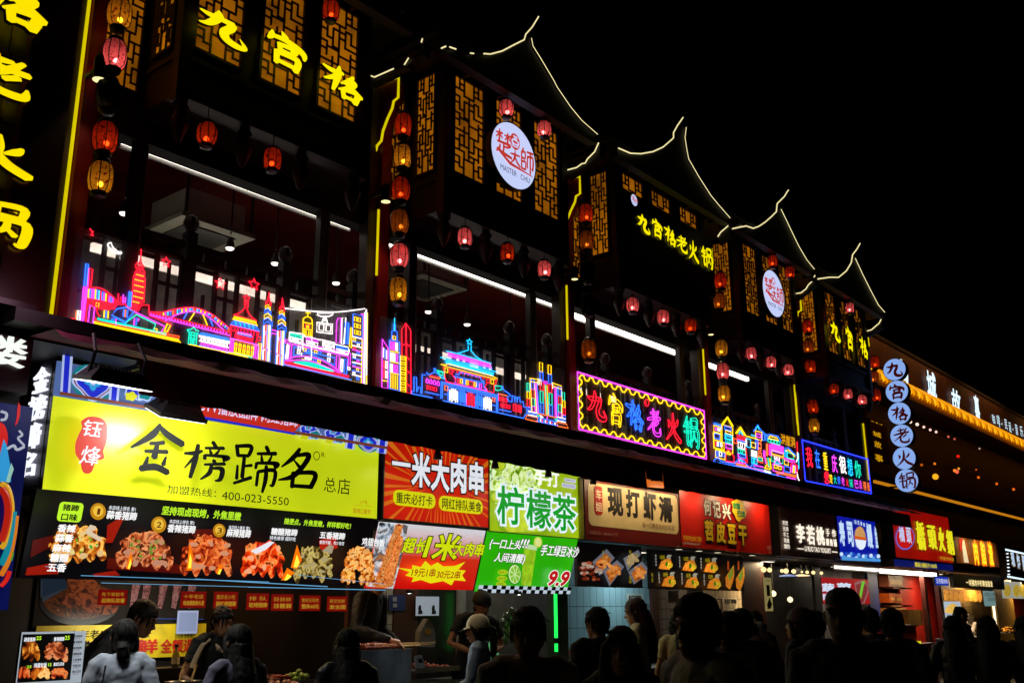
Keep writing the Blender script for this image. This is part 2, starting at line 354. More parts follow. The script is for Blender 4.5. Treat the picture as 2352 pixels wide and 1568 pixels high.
# lattice bays
LAT = [(.33,0,.33,.17),(.67,0,.67,.17),(.33,.17,.67,.17),(.5,.17,.5,.83),(.33,.83,.67,.83),(.33,.83,.33,1),(.67,.83,.67,1),(.17,0,.17,.12),(0,.12,.33,.12),(.17,.06,.33,.06),(.83,0,.83,.12),(.67,.12,1,.12),(.67,.06,.83,.06),
 (0,.2,.17,.2),(.17,.2,.17,.33),(.17,.33,.33,.33),(.33,.23,.33,.4),(.33,.23,.67,.23),(0,.27,.17,.27),(.67,.2,.67,.36),(.67,.2,.83,.2),(.83,.2,.83,.3),(.83,.3,1,.3),(.67,.36,1,.36),(.5,.29,.67,.29),
 (0,.38,.17,.38),(.17,.38,.17,.5),(.17,.42,.5,.42),(0,.45,.17,.45),(.33,.4,.5,.4),(.83,.4,.83,.56),(.5,.46,.83,.46),(.83,.5,1,.5),(.83,.43,1,.43),(0,.55,.5,.55),(.33,.5,.33,.55),(.33,.55,.33,.7),(.17,.6,.33,.6),(.17,.6,.17,.76),(0,.66,.17,.66),(.17,.7,.5,.7),
 (.5,.58,.83,.58),(.67,.58,.67,.73),(.67,.65,1,.65),(.83,.65,.83,.8),(.5,.73,.67,.73),(.83,.72,1,.72),(0,.76,.33,.76),(.33,.76,.33,.83),(.5,.78,.83,.78),(.67,.78,.67,.83),(0,.83,.17,.83),(.17,.83,.17,.93),(.17,.93,.33,.93),(0,.9,.17,.9),(.83,.84,1,.84),(.83,.84,.83,.95),(.67,.9,.83,.9),(.83,.95,1,.95)]
def lattice(pl, a0, a1, b0, b1, parent, w=.0078, rows=None):
    m = MB(); m.add([pl.at(a, b) for a, b in ((a0,b0),(a1,b0),(a1,b1),(a0,b1))], [(0,1,2,3)], LATG)
    X = lambda f: a0+(a1-a0)*f; Y = lambda f: b1-(b1-b0)*f
    for k, (x0, y0, x1, y1) in enumerate(LAT):
        xa, xb = sorted((X(x0), X(x1))); yb, ya = sorted((Y(y0), Y(y1)))
        q = [pl.at(a, b, .022+k*.0001) for a, b in ((xa-w, yb-w), (xb+w, yb-w), (xb+w, ya+w), (xa-w, ya+w))]
        m.prism(q, pl.n*-.018, LATW)
    for (A0, A1, B0, B1) in ((a0-.03,a1+.03,b1,b1+.03),(a0-.03,a1+.03,b0-.03,b0),(a0-.03,a0,b0,b1),(a1,a1+.03,b0,b1)):
        m.prism([pl.at(a, b, .03) for a, b in ((A0,B0),(A1,B0),(A1,B1),(A0,B1))], pl.n*-.05, LATW)
    return m.build('lattice_screen', parent)
for k, (x0, x1) in enumerate(BOXES):
    m = MB(); m.box(x0, x1, 7.01, 7.62, 6.02, 7.9, WOODD); m.box(x0-.02, x1+.02, 6.97, 7.6, 5.98, 6.06, WOOD)
    m.box(x0-.02, x1+.02, 6.98, 7.6, 6.36, 6.4, WOOD); m.box(x0-.03, x0+.09, 6.96, 7.06, 5.93, 7.86, WOOD); m.box(x1-.09, x1+.03, 6.96, 7.06, 5.93, 7.86, WOOD)
    bx = m.build('lattice_bay', bld)
    for (a, b) in PAN[k]: lattice(FP(7.0), a, b, 6.5, 7.7, bx)
    s = SP(x0-.005); lattice(s, -7.4, -7.13, 6.5, 7.7, bx, .007)
    lattice(FP(7.6), XP[k]+.2, x0-.06, 6.2, 7.5, bx, .007)
    n = 4                                        # carved drop finials under the bay
    for j in range(n):
        xx = x0+.08+(x1-x0-.16)*j/(n-1)
        m = MB(); m.lathe([(.0,-.2),(.03,-.17),(.07,-.06),(.085,0),(.06,.07),(.05,.11),(.075,.14),(.05,.17),(.04,.24)], (xx, 7.05, 5.78), WOOD, 10); m.build('drop_finial', bx, True)
# curved roofs, one per bay
z2 = Zm(1300,0,2800,1000,2352); z3 = Zm(2200,400,3700,1400,2352); z6 = Zm(2700,1100,4096,2030,2352)
PL65 = FP(6.5)
PROF = [
 (None, None, None),
 ([z2(*q) for q in [(750,292),(820,308),(920,337),(1020,340),(1110,322),(1190,280),(1250,250),(1260,215),(1300,170),(1340,105)]],
  [z2(*q) for q in [(1295,240),(1305,290),(1355,370),(1435,505),(1455,545),(1540,670),(1610,755),(1710,843)]], 9.62),
 ([z3(*q) for q in [(430,303),(505,335),(570,338),(645,325),(710,295),(775,238),(775,205),(800,160),(835,110)]],
  [z3(*q) for q in [(855,172),(847,236),(858,310),(870,370),(930,475),(1010,600),(1060,660),(1130,740)]], 13.2),
 ([z3(*q) for q in [(1145,807),(1230,790),(1275,805),(1310,792),(1350,765),(1390,730),(1420,700),(1425,650),(1470,605),(1495,565)]],
  [z3(*q) for q in [(1450,685),(1500,790),(1560,915),(1610,1000),(1658,1060)]], 16.6),
 ([z3(*q) for q in [(1680,1122),(1750,1112),(1810,1112),(1860,1070),(1890,1020),(1898,970),(1925,935),(1945,900)]],
  [z3(*q) for q in [(1915,992),(1960,1090),(2010,1190),(2060,1285),(2100,1330)]], 20.1)]
LOW = [[z2(*q) for q in [(268,470),(310,485),(430,432),(500,405),(520,365),(590,290),(610,245)]],
       [z3(*q) for q in [(95,443),(165,425),(200,400),(220,397),(235,370),(280,325),(305,268)]],
       [z3(*q) for q in [(1052,858),(1070,830),(1118,788)]],
       [z3(*q) for q in [(1540,1215),(1575,1208),(1605,1185),(1620,1160),(1650,1130),(1662,1098)]],
       [z6(*q) for q in [(1292,378),(1325,368),(1345,350),(1375,325),(1390,297)]]]
for k in range(5):
    L, Rr, xr = PROF[k]; x0, x1 = BOXES[k]; xc = (x0+x1)/2; m = MB()
    if L is None:
        pl = [(xc-1.4,7.6),(xc-.7,7.9),(xc-.2,8.4),(xc,8.75)]; pr_ = [(xc+.2,8.3),(xc+.6,7.85),(xc+1.25,7.62)]
        LL = [(x, 6.5, z) for x, z in pl]; RR = [(x, 6.5, z) for x, z in pr_]
    else: LL = [tuple(PL65.hit(*p)) for p in L]; RR = [tuple(PL65.hit(*p)) for p in Rr]
    poly = LL+RR; xa = LL[0][0]; xb = RR[-1][0]
    poly = [(x, 6.52, z-.02) for x, y, z in poly]+[(xb, 6.52, 7.5), (xa, 6.52, 7.5)]
    m.prism(poly, (0,.12,0), TILE); m.prism([(x, 6.64, max(z, 7.86)) for x, y, z in poly[:-2]]+[(xb, 6.64, 7.8), (xa, 6.64, 7.8)], (0,2.1,0), TILE)
    m.box(xa+.1, xb-.1, 6.66, 7.6, 7.76, 7.8, WOODD)
    for j in range(9):                       # rafters under the eave
        xx = xa+.2+(xb-xa-.4)*j/8; m.box(xx-.02, xx+.02, 6.64, 7.0, 7.71, 7.76, WOOD)
    rf = m.build('roof', bld)
    if L is not None:
        m = MB()
        for sg in ([LL] if k != 1 else [[tuple(PL65.hit(*z2(*q))) for q in g_] for g_ in ([(730,304),(758,292)],[(782,296),(822,310)],[(912,335),(933,337)],[(996,338),(1036,341)],[(1042,340),(1110,322),(1190,280),(1250,250),(1260,215),(1300,170),(1340,105)])]): m.tube(sg, .0075+.0011*k, WARM, 5)
        m.tube(RR, .0042+.0009*k, WARM, 5)
        m.build('neon_outline', rf)
    m = MB(); sx = SP([6.42, 9.62, 13.2, 16.6, 20.1][k])
    pts = [tuple(sx.hit(*p)) for p in LOW[k]]
    for sg in ([pts] if k else [pts[:3], [tuple(sx.hit(*z2(*q))) for q in [(497,408),(524,364)]], [tuple(sx.hit(*z2(*q))) for q in [(604,268),(611,243)]]]): m.tube(sg, .008+.0011*k, WARM, 5)
    if k in (1, 2, 3) : # left side eave of the next roof
        q = {1: [(320,335),(430,303)], 2: [(1145,807),(1205,794)], 3: [(1540,1155),(1600,1142),(1645,1128)]}[k]
        s2 = SP(BOXES[k+1][0]-.35); m.tube([tuple(s2.hit(*z3(*p))) for p in q], .0085+.0011*k, WARM, 5)
    m.build('neon_outline', rf)
    m = MB(); m.prism([(p[0]+.02, p[1], p[2]-.02) for p in pts]+[(pts[-1][0]+.02, pts[-1][1], pts[-1][2]-.18), (pts[0][0]+.02, pts[0][1], pts[0][2]-.12)], (.1,0,0), TILE); m.build('side_eave', rf)
# windows: mullions, lights inside, balcony railing
m = MB()
for x in [4.09, 6.18, 7.47, 9.66, 11.0, 13.45, 14.85, 16.6, 18.1, 20.1]:
    m = MB(); m.box(x-.062, x+.05, 7.64, 7.72, 3.9, 5.8, WOODD); m.box(x+.05, x+.056, 7.63, 7.66, 4.4, 5.76, mt('8a8680', .3)); m.build('mullion', bld)  # pale edge strip paints a thin highlight onto the mullion
def railing(x0, x1):
    m = MB(); m.box(x0, x1, 7.74, 7.8, 4.98, 5.04, WOOD); m.box(x0, x1, 7.74, 7.8, 4.02, 4.08, WOOD); m.box(x0, x1, 7.75, 7.79, 4.86, 4.89, WOOD)
    n = max(3, round((x1-x0)/.24)); w = (x1-x0)/n
    for i in range(n+1): m.box(x0+i*w-.014, x0+i*w+.014, 7.745, 7.795, 4.08, 4.86, WOODD)
    for i in range(n):
        for j, z in enumerate((.25, .5, .72)):
            if (i+j) % 2 == 0: m.box(x0+i*w+.014, x0+(i+1)*w-.014, 7.75, 7.79, 4.08+z, 4.105+z, WOODD)
        m.box(x0+(i+.5)*w-.01, x0+(i+.5)*w+.01, 7.752, 7.788, 4.08+(.25 if i % 2 else 0), 4.08+(.72 if i % 2 else .5), WOODD)
        m.box(x0+(i+.4)*w, x0+(i+.7)*w, 7.752, 7.79, 4.885, 4.985, WOODD)
    m.build('railing', bld)
    m = MB(); m.add([(x0, 7.81, 4.08), (x1, 7.81, 4.08), (x1, 7.81, 4.86), (x0, 7.81, 4.86)], [(0,1,2,3)], GLS); m.build('railing_glass', bld)
def glassmat():
    m = bpy.data.materials.new('smoked_glass'); m.use_nodes = True; nt = m.node_tree; o = nt.nodes['Material Output']
    a = nt.nodes.new('ShaderNodeBsdfTransparent'); a.inputs[0].default_value = (.55,.5,.48,1)
    d = nt.nodes.new('ShaderNodeBsdfTranslucent'); d.inputs[0].default_value = (.8,.74,.72,1)
    n = nt.nodes.new('ShaderNodeTexNoise'); n.inputs['Scale'].default_value = 7
    r = nt.nodes.new('ShaderNodeMapRange'); r.inputs[1].default_value = .3; r.inputs[2].default_value = .8; r.inputs[3].default_value = .3; r.inputs[4].default_value = .65
    x = nt.nodes.new('ShaderNodeMixShader'); L = nt.links.new
    L(n.outputs['Fac'], r.inputs[0]); L(r.outputs[0], x.inputs[0]); L(a.outputs[0], x.inputs[1]); L(d.outputs[0], x.inputs[2]); L(x.outputs[0], o.inputs[0]); return m
GLS = glassmat()
NEW = [(3.6,4.71),(4.71,5.79),(5.79,6.7),(6.95,8.0),(8.0,9.32),(9.32,10.1),(10.4,11.47),(11.47,12.6),(12.6,13.8),(14.1,15.2),(15.2,16.3),(16.3,17.2),(17.5,18.6),(18.6,19.7),(19.7,20.7)]
for a, b in NEW: railing(a+.06, b-.06)
for a, b in NEW:
    m = MB(); m.box(b-.05, b+.05, 7.72, 7.82, 3.9, 5.14, WOODD); m.lathe([(.05,0),(.045,.02),(.07,.06),(.075,.1),(.06,.15),(.02,.18)], (b, 7.77, 5.14), WOOD, 12)
    m.build('newel', bld)
LED = em('fff6e6', 5, var=.04)
def led(x0, x1, y, z, lab, r=.035):
    t = thing('tube_light', lab, 'light', (x0, y, z), 'white tube lights inside the restaurant')
    m = MB(); n = max(1, round((x1-x0)/1.2)); w = (x1-x0)/n
    for i in range(n): m.box(x0+i*w+.006, x0+(i+1)*w-.006, y-r*.6, y+r*.6, z-r, z+r, LED)
    m.build('tube', t); m = MB(); m.box(x0, x1, y+r*.6, y+r*.6+.03, z-.05, z+.05, mt('888480', .4)); m.build('housing', t)
for i, (u0, v0, u1, v1) in enumerate([(338,345,800,520),(957,581,1245,690),(1367,739,1545,810),(1660,849,1718,871)]):
    a = at(u0, v0, 7.9); b = at(u1, v1, 7.9); zz = (a.z+b.z)/2
    led([4.02, 7.0, 10.5, 14.25][i], b.x+[.04, .38, .1, .0][i] , 7.9, zz, ['bright white tube light along the window head of the first bay from the left','bright white tube light along the window head under the big round white sign','bright white tube light along the window head over the stamp shaped neon sign','short white tube light in the window of the fourth bay from the left'][i], [.021,.026,.031,.033][i])
for i, (u0, v0, u1, v1) in enumerate([(209,566,700,705),(925,780,1290,900),(1330,890,1420,925)]):  # added glowing bars stand in for tube light reflections in the glass
    a = at(u0, v0, 9.0); b = at(u1, v1, 9.0)
    led(a.x, b.x, 9.0, (a.z+b.z)/2, ['lower white tube light seen through the railing behind the crescent moon neon','lower white tube light seen through the railing behind the blue neon gate','lower white tube light behind the left end of the stamp shaped neon sign'][i], .04)
# ceiling air conditioners
AC = mt('84806f', .5, var=.15); ACD = mt('3a3834', .5)
def aircon(x, y, z, lab):
    t = thing('air_conditioner', lab, 'air conditioner', (x, y, z), 'white ceiling air conditioners')
    m = MB(); m.box(x-.36, x+.36, y-.34, y+.34, z, z+.32, mt('c8c2ac', .5, var=.1)); m.build('casing', t)
    m = MB(); m.box(x-.45, x+.45, y-.43, y+.43, z-.05, z, mt('8e8a78', .5, var=.1)); m.box(x-.3, x+.3, y-.28, y+.28, z-.065, z-.05, ACD); m.build('grille_panel', t)
    for sx in (-.4, .4): m = MB(); m.box(x+sx-.015, x+sx+.015, y-.42, y-.4, z+.02, 6.55, ACD); m.build('hanger', t)
p = at(455, 505, 9.0); aircon(p.x, 9.0, p.z-.15, 'white ceiling air conditioner in the window of the first bay behind the crescent moon')
p = at(985, 640, 9.2); aircon(p.x-.1, 9.2, p.z-.12, 'white air conditioner in the dark window beside the second lantern string')
# ceiling spot lamps
def spot(u, v, y, lab, r=.05):
    p = at(u, v, y); t = thing('ceiling_spotlight', lab, 'spotlight', p, 'small spotlights under the restaurant ceiling')
    m = MB(); m.lathe([(.025,.12),(.042,.06),(.052,0)], p, mt('4a4a46', .5), 12); m.tube([p+Vector((0,0,.16)), Vector((p.x, p.y, 6.55))], .01, ACD); m.build('housing', t)
    m = MB(); m.lathe([(.001,-.02),(.035,-.016),(.046,.002)], p, em('fff4e0', 3), 12); m.build('bulb', t)
    lamp('spot_light', 'SPOT', p-Vector((0,0,.05)), 12, (1,.9,.75), p-Vector((0,-.1,1)), t, .03, 110)
for u, v, w in [(285,490,'beside the left lantern string under the moon bay'),(528,570,'to the right of the first air conditioner'),(632,605,'above the red temple star neon'),(772,650,'above the cable car neon'),(984,716,'above the red bank tower neon'),(1073,745,'above the blue gate neon'),(1172,782,'above the right half of the blue gate neon')]:
    spot(u, v, 8.6, 'small white ceiling spotlight '+w)
# wall floodlights above the strings (small downlights on brackets)
def downlight(u, v, lab, s=1):
    p = at(u, v, 7.25); t = thing('wall_downlight', lab, 'downlight', p, 'cylindrical downlights on the posts')
    m = MB(); m.lathe([(.05*s,0),(.05*s,.17*s),(.03*s,.2*s)], p, mt('141212', .5), 12); m.box(p.x-.02, p.x+.02, p.y, 7.55, p.z+.1, p.z+.13, ACD); m.build('housing', t)
    m = MB(); m.lathe([(.02*s,-.012),(.05*s,-.002)], p, em('f2e6a0', 1.4), 12); m.build('lens', t)
    lamp('down_light', 'SPOT', p-Vector((0,0,.03)), 9, (1,.85,.5), p-Vector((0,-.05,1)), t, .03, 70)
downlight(229, 184, 'lit black downlight on the post below the pink red lantern at far left', 1.15)
downlight(886, 463, 'lit black downlight beside the dark red lantern of the second string')
downlight(1320, 641, 'lit black downlight under the dark yellow lantern of the third string', .9)
downlight(1633, 768, 'small lit downlight left of the fourth lantern string', .9)

# ================================================================= dark red awning band over the shop signs
aw = thing('awning', 'dark red fabric awning band hanging along the top of the shop signs', 'awning', (9,6.8,3.2))
AWN = mt('a01c10', .7, var=.35, scale=3, bump=.25); n = 60; m = MB()
def vband(x0, x1, z0a, z0b, z1):
    k = max(2, round((x1-x0)/.12)); vs = []
    for i in range(k+1):
        x = x0+(x1-x0)*i/k; zb = z0a+(z0b-z0a)*i/k
        vs += [(x, 6.8+.008*math.sin(i*1.9), zb+.006*math.sin(i*2.3)), (x, 6.82, z1)]
    m.add(vs, [(2*i, 2*i+2, 2*i+3, 2*i+1) for i in range(k)], AWN)
a = at(318, 905, 6.8); b = at(1340, 1098, 6.8); c = at(1486, 1124, 6.8); d = at(1525, 1119, 6.8); e = at(1783, 1158, 6.8)
vband(a.x, c.x, a.z, c.z, 3.6); vband(c.x, d.x, 3.37, 3.37, 3.6); vband(d.x, 21.0, d.z, e.z, 3.6)
m.build('valance', aw)
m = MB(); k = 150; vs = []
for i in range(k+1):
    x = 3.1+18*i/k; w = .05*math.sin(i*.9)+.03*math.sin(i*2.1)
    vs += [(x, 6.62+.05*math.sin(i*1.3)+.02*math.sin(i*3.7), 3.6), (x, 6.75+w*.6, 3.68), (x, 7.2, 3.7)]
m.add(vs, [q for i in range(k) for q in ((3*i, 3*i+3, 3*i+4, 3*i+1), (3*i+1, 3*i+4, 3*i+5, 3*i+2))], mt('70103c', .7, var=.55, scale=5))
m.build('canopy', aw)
m = MB(); m.box(a.x, 21, 6.83, 6.88, 3.56, 3.6, SOOT)
for x in (3.85, 7.0, 10.3, 13.9, 17.2, 20.7): m.box(x-.02, x+.02, 6.85, 7.6, 3.55, 3.59, SOOT)
m.build('awning_frame', aw)
# ================================================================= lanterns
def shade(c, mark):
    m = bpy.data.materials.new('lantern_paper'); m.use_nodes = True; nt = m.node_tree; L = nt.links.new; o = nt.nodes['Material Output']
    t = nt.nodes.new('ShaderNodeBsdfTranslucent'); d = nt.nodes.new('ShaderNodeBsdfRefraction'); d.inputs['Roughness'].default_value = .78; d.inputs['IOR'].default_value = 1.02; x = nt.nodes.new('ShaderNodeMixShader'); x.inputs[0].default_value = .5
    tc = nt.nodes.new('ShaderNodeTexCoord'); oi = nt.nodes.new('ShaderNodeObjectInfo'); ad = nt.nodes.new('ShaderNodeVectorMath'); ad.operation = 'ADD'
    n = nt.nodes.new('ShaderNodeTexNoise'); n.inputs['Scale'].default_value = 22; n.inputs['Detail'].default_value = 6; n.inputs['Distortion'].default_value = 2
    r = nt.nodes.new('ShaderNodeValToRGB'); r.color_ramp.elements[0].position = .56; r.color_ramp.elements[1].position = .62
    r.color_ramp.elements[0].color = (*lin(c), 1); r.color_ramp.elements[1].color = (*lin(mark), 1)
    L(tc.outputs['Object'], ad.inputs[0]); L(oi.outputs['Location'], ad.inputs[1]); L(ad.outputs[0], n.inputs['Vector']); L(n.outputs['Fac'], r.inputs[0])
    L(r.outputs[0], t.inputs[0]); L(r.outputs[0], d.inputs[0]); L(t.outputs[0], x.inputs[1]); L(d.outputs[0], x.inputs[2]); L(x.outputs[0], o.inputs[0]); return m
SH = {'red': shade('e84414', '701008'), 'pink': shade('f06868', '981c24'), 'yellow': shade('e8b428', '802010'), 'amber': shade('d88020', '702010'), 'dark': shade('1c1612', '0c0806')}
FRM = mt('0c0808', .4); LACE = mt('4a463c', .35, metal=.5, var=.6, scale=60)
def make_lantern(col, lit, big):
    r, h = (.096, .25) if big else (.083, .19)
    t = bpy.data.objects.new('paper_lantern', None); COL.objects.link(t); t['_local'] = 1; t.empty_display_size = .1
    pr = [(r*.62, -h*.5), (r*.86, -h*.4), (r*.98, -h*.18), (r, h*.08), (r*.96, h*.26), (r*.8, h*.42), (r*.58, h*.5)]
    m = MB(); m.lathe(pr, (0,0,0), SH[col], 24, ribs=.015); m.f = [q for q in m.f if len(q) == 4]; m.mi = m.mi[:len(m.f)]; m.build('shade', t, True)
    m = MB()
    for j in range(8):
        a = 2*math.pi*j/8+.2; m.tube([((q+.004)*math.cos(a), (q+.004)*math.sin(a), z) for q, z in pr], .0045, FRM, 4)
    m.build('ribs', t)
    m = MB(); m.lathe([(r*.5,h*.5),(r*.66,h*.5),(r*.7,h*.56),(r*.6,h*.62),(r*.3,h*.66),(.01,h*.7)], (0,0,0), FRM, 16); m.build('top_cap', t)
    m = MB(); m.lathe([(r*.64,-h*.5),(r*.72,-h*.54),(r*.66,-h*.6)], (0,0,0), FRM, 16); m.lathe([(r*.66,-h*.6),(r*.6,-h*.68),(r*.34,-h*.72),(.01,-h*.73)], (0,0,0), LACE, 16); m.build('bottom_cap', t)
    m = MB(); m.tube([(0,0,h*.68),(0,0,h*.68+.12)], .005, FRM, 4); m.build('cord', t)
    if lit: lamp('bulb', 'POINT', (0.012,-.01,-h*.2), lit, (1,.55,.35) if col != 'pink' else (1,.7,.65), parent=t, size=.022)
    return t
LP = {}
def lantern(u, v, y, col, lit, big, label, group, x=None):
    k = (col, lit, big)
    if k not in LP: LP[k] = o = make_lantern(*k)
    else: o = copy_tree(LP[k])
    p = SP(x).hit(u, v) if x is not None else at(u, v, y)
    o.location = p; o.rotation_euler.z = random.uniform(0, 3); tag(o, label, 'lantern', group)
    return o
E_R, E_P, E_Y, E_A = .26, .6, .36, .15
def lab(c): return {'red':'glowing red','pink':'bright pinkish red','yellow':'glowing yellow','amber':'dim amber','dark':'unlit dark'}[c]
EN = {'red':E_R,'pink':E_P,'yellow':E_Y,'amber':E_A}
ORD = ['topmost','second down','third down','fourth down','fifth down','sixth down','lowest']
STR = [('string at far left by the yellow strip', [(274,32,'yellow'),(263,126,'pink'),(249,218,'dark'),(241,316,'red'),(231,408,'yellow')]),
 ('string left of the large round sign', [(926,288,'red'),(924,360,'yellow'),(921,435,'red'),(918,510,'amber'),(917,588,'pink'),(915,666,'yellow')]),
 ('string left of the black signboard', [(1345,491,'red'),(1348,553,'amber'),(1350,625,'dark'),(1351,700,'dark'),(1352,803,'amber')]),
 ('string left of the smaller round sign', [(1655,645,'red'),(1652,692,'amber'),(1657,800,'yellow'),(1660,852,'pink'),(1663,904,'yellow')]),
 ('string above the blue framed neon', [(1855,750,'red'),(1857,796,'amber'),(1861,841,'red'),(1867,934,'red'),(1870,977,'yellow')]),
 ('string beside the column of discs', [(2009,832,'red'),(2007,866,'amber'),(2013,908,'red')])]
for nm, L in STR:
    for i, (u, v, c) in enumerate(L):
        lt = 0 if c == 'dark' else EN[c]
        w = ORD[i] if i < len(L)-1 or len(L) < 3 else 'lowest'
        lantern(u, v, 7.2, c, lt, True, '%s lantern, %s in the %s' % (lab(c), w, nm), 'lanterns hanging in strings')
BAYL = [('the huge character bay', [(475,308,'red'),(626,366,'red')], [(760,25,'red')]),
 ('the large round sign bay', [(1068,545,'pink'),(1165,580,'red'),(1250,618,'pink')], [(1163,250,'pink'),(1250,297,'pink')]),
 ('the black signboard bay', [(1453,700,'pink'),(1523,728,'pink'),(1586,748,'red')], []),
 ('the smaller round sign bay', [(1726,812,'pink'),(1771,832,'pink'),(1811,850,'pink')], [(1775,600,'red'),(1814,626,'red')]),
 ('the farthest bay', [(1916,893,'red'),(1948,905,'pink'),(1981,918,'pink')], [(1952,707,'pink')])]
for nm, lo, hi in BAYL:
    for i, (u, v, c) in enumerate(lo):
        lantern(u, v, 6.9, c, EN[c]*.75, False, '%s lantern hanging under %s, %s' % (lab(c), nm, ['leftmost of its row','middle of three' if len(lo) == 3 else 'right one of two','rightmost of three'][i]), 'lanterns hanging under the bays')
    for i, (u, v, c) in enumerate(hi):
        lantern(u, v, 6.62, c, EN[c]*.75, False, '%s lantern hanging before the lattice of %s%s' % (lab(c), nm, '' if len(hi) == 1 else [', left one',', right one'][i]), 'lanterns hanging from the eaves')

# ================================================================= yellow characters on the bays
YL = em('ffee00', 1.0, base='806000'); YLE = mt('6a4a08', .5)
za = Zm(0,0,1500,1000,2352)
def chars(name, label, y, items, mat, th=.03, group=None, edge=None):
    p0 = items[0][1]; s = Sign(name, label, 'lettering', FP(y), p0, items[-1][2], group=group)
    for ch, a, b in items: s.brush(ch, a, b, mat, th=th, edge=edge or YLE, fat=1.32)
    return s
chars('sign_lettering', 'three huge glowing yellow characters fixed on the lattice of the nearest bay', 6.9, [('九', za(1238,18), za(1528,345)), ('宫', za(1655,160), za(1900,502)), ('格', za(2003,370), za(2245,688))], YL, .04)
zb = Zm(2700,1100,4096,2030,2352)
chars('sign_lettering', 'three small glowing yellow characters fixed on the farthest lattice bay', 6.9, [('九', zb(1028,302), zb(1102,460)), ('宫', zb(1128,338), zb(1190,520)), ('格', zb(1222,405), zb(1286,572))], YL, .04)
zc = Zm(2200,400,3700,1400,2352)
s = Sign('signboard', 'black signboard with six yellow characters covering the third lattice bay', 'sign', FP(6.93), zc(405,520), zc(1035,1238), mt('080506', .5), .06)
for ch, a, b in [('九',(538,702),(620,852)),('宫',(626,732),(698,884)),('格',(703,776),(780,930)),('老',(778,834),(854,976)),('火',(852,868),(922,1030)),('锅',(932,908),(1006,1070))]:
    s.brush(ch, zc(*a), zc(*b), YL, th=.02, edge=YLE, fat=1.3)
WHT = em('c8d4ff', .95, base='808890'); LRED = em('d84030', .72); LBLK = mt('0c0c10', .5)
def rounds(label, cx, y, r0, small=False):
    # cx: image centre; r0: radius in metres
    pl = FP(y); a, b = pl.ab(cx); t = thing('round_sign', label, 'sign', pl.at(a, b), None)
    m = MB(); n = 40; th = .03 if small else .09
    ring = lambda r, o: [pl.at(a+r*math.cos(2*math.pi*i/n), b+r*math.sin(2*math.pi*i/n), o) for i in range(n)]
    m.add(ring(r0, 0), [tuple(range(n))], WHT); m.build('lit_face', t)
    m = MB(); q = ring(r0*1.03, .006)+ring(r0*1.03, -th); m.add(q, [(i, n+i, n+(i+1) % n, (i+1) % n) for i in range(n)]+[tuple(range(2*n-1, n-1, -1))], mt('141414', .4)); m.build('rim', t)
    P = lambda x, yy, o: pl.at(a+(x-.5)*2*r0, b+(.5-yy)*2*r0, o)
    def put(ch, x0, y0, x1, y1):
        m = MB()
        for i, st in enumerate(brush(ch, 1.35)): q = [P(x0+(x1-x0)*X, y0+(y1-y0)*Y+(x1-x0)*X*0, .004+i*.0006) for X, Y in st]; m.add(q, [tuple(range(len(q)))], LRED)
        m.build('character', t)
    put('楚', .08, .2, .44, .58); put('大', .40, .41, .64, .65); put('師', .64, .30, .94, .67)
    m = MB(); m.add([P(.07,.53,.016), P(.12,.52,.016), P(.40,.64,.016), P(.90,.69,.016), P(.91,.705,.016), P(.38,.69,.016)], [(0,1,2,3,4,5)], LRED); m.build('brush_stroke', t)
    m = MB(); m.add([P(.52+.11*math.cos(2*math.pi*i/20), .27+.13*math.sin(2*math.pi*i/20), .004) for i in range(20)], [tuple(range(20))], LRED); m.build('emblem', t)
    m = MB()
    m.tube([P(.52+.075*math.cos(2*math.pi*i/16), .28+.035*math.sin(2*math.pi*i/16), .008) for i in range(16)], .008*r0/.35, WHT, 4, True)
    m.tube([P(.45,.29,.008), P(.47,.35,.008), P(.57,.35,.008), P(.59,.29,.008)], .008*r0/.35, WHT, 4)
    for dx in (-.03, 0, .03): m.tube([P(.52+dx,.24,.008), P(.53+dx,.21,.008), P(.515+dx,.18,.008)], .006*r0/.35, WHT, 4)
    m.build('bowl_drawing', t)
    v, f, B = glyphs('MASTER   CHU', .015)
    m = MB(); m.add([P(.19+(x-B[0])/(B[1]-B[0])*.66, .82-(yy-B[2])/(B[3]-B[2])*.085, .006) for x, yy, _ in v], f, LBLK); m.build('lettering', t)
    return t
c = zm = Zm(1480,200,2280,733,2352)(1695,1250)
p = at(1180.5, 358, 6.85); rounds('large round white lightbox sign with red brush characters on the second lattice bay', (1180.5,358), 6.85, .41)
rounds('smaller looking round white lightbox sign on the fourth lattice bay farther away', (1777,674), 6.85, .41)
rounds('tiny round white badge above the six yellow characters on the black signboard', (1456.5,460), 6.9, .085, True)

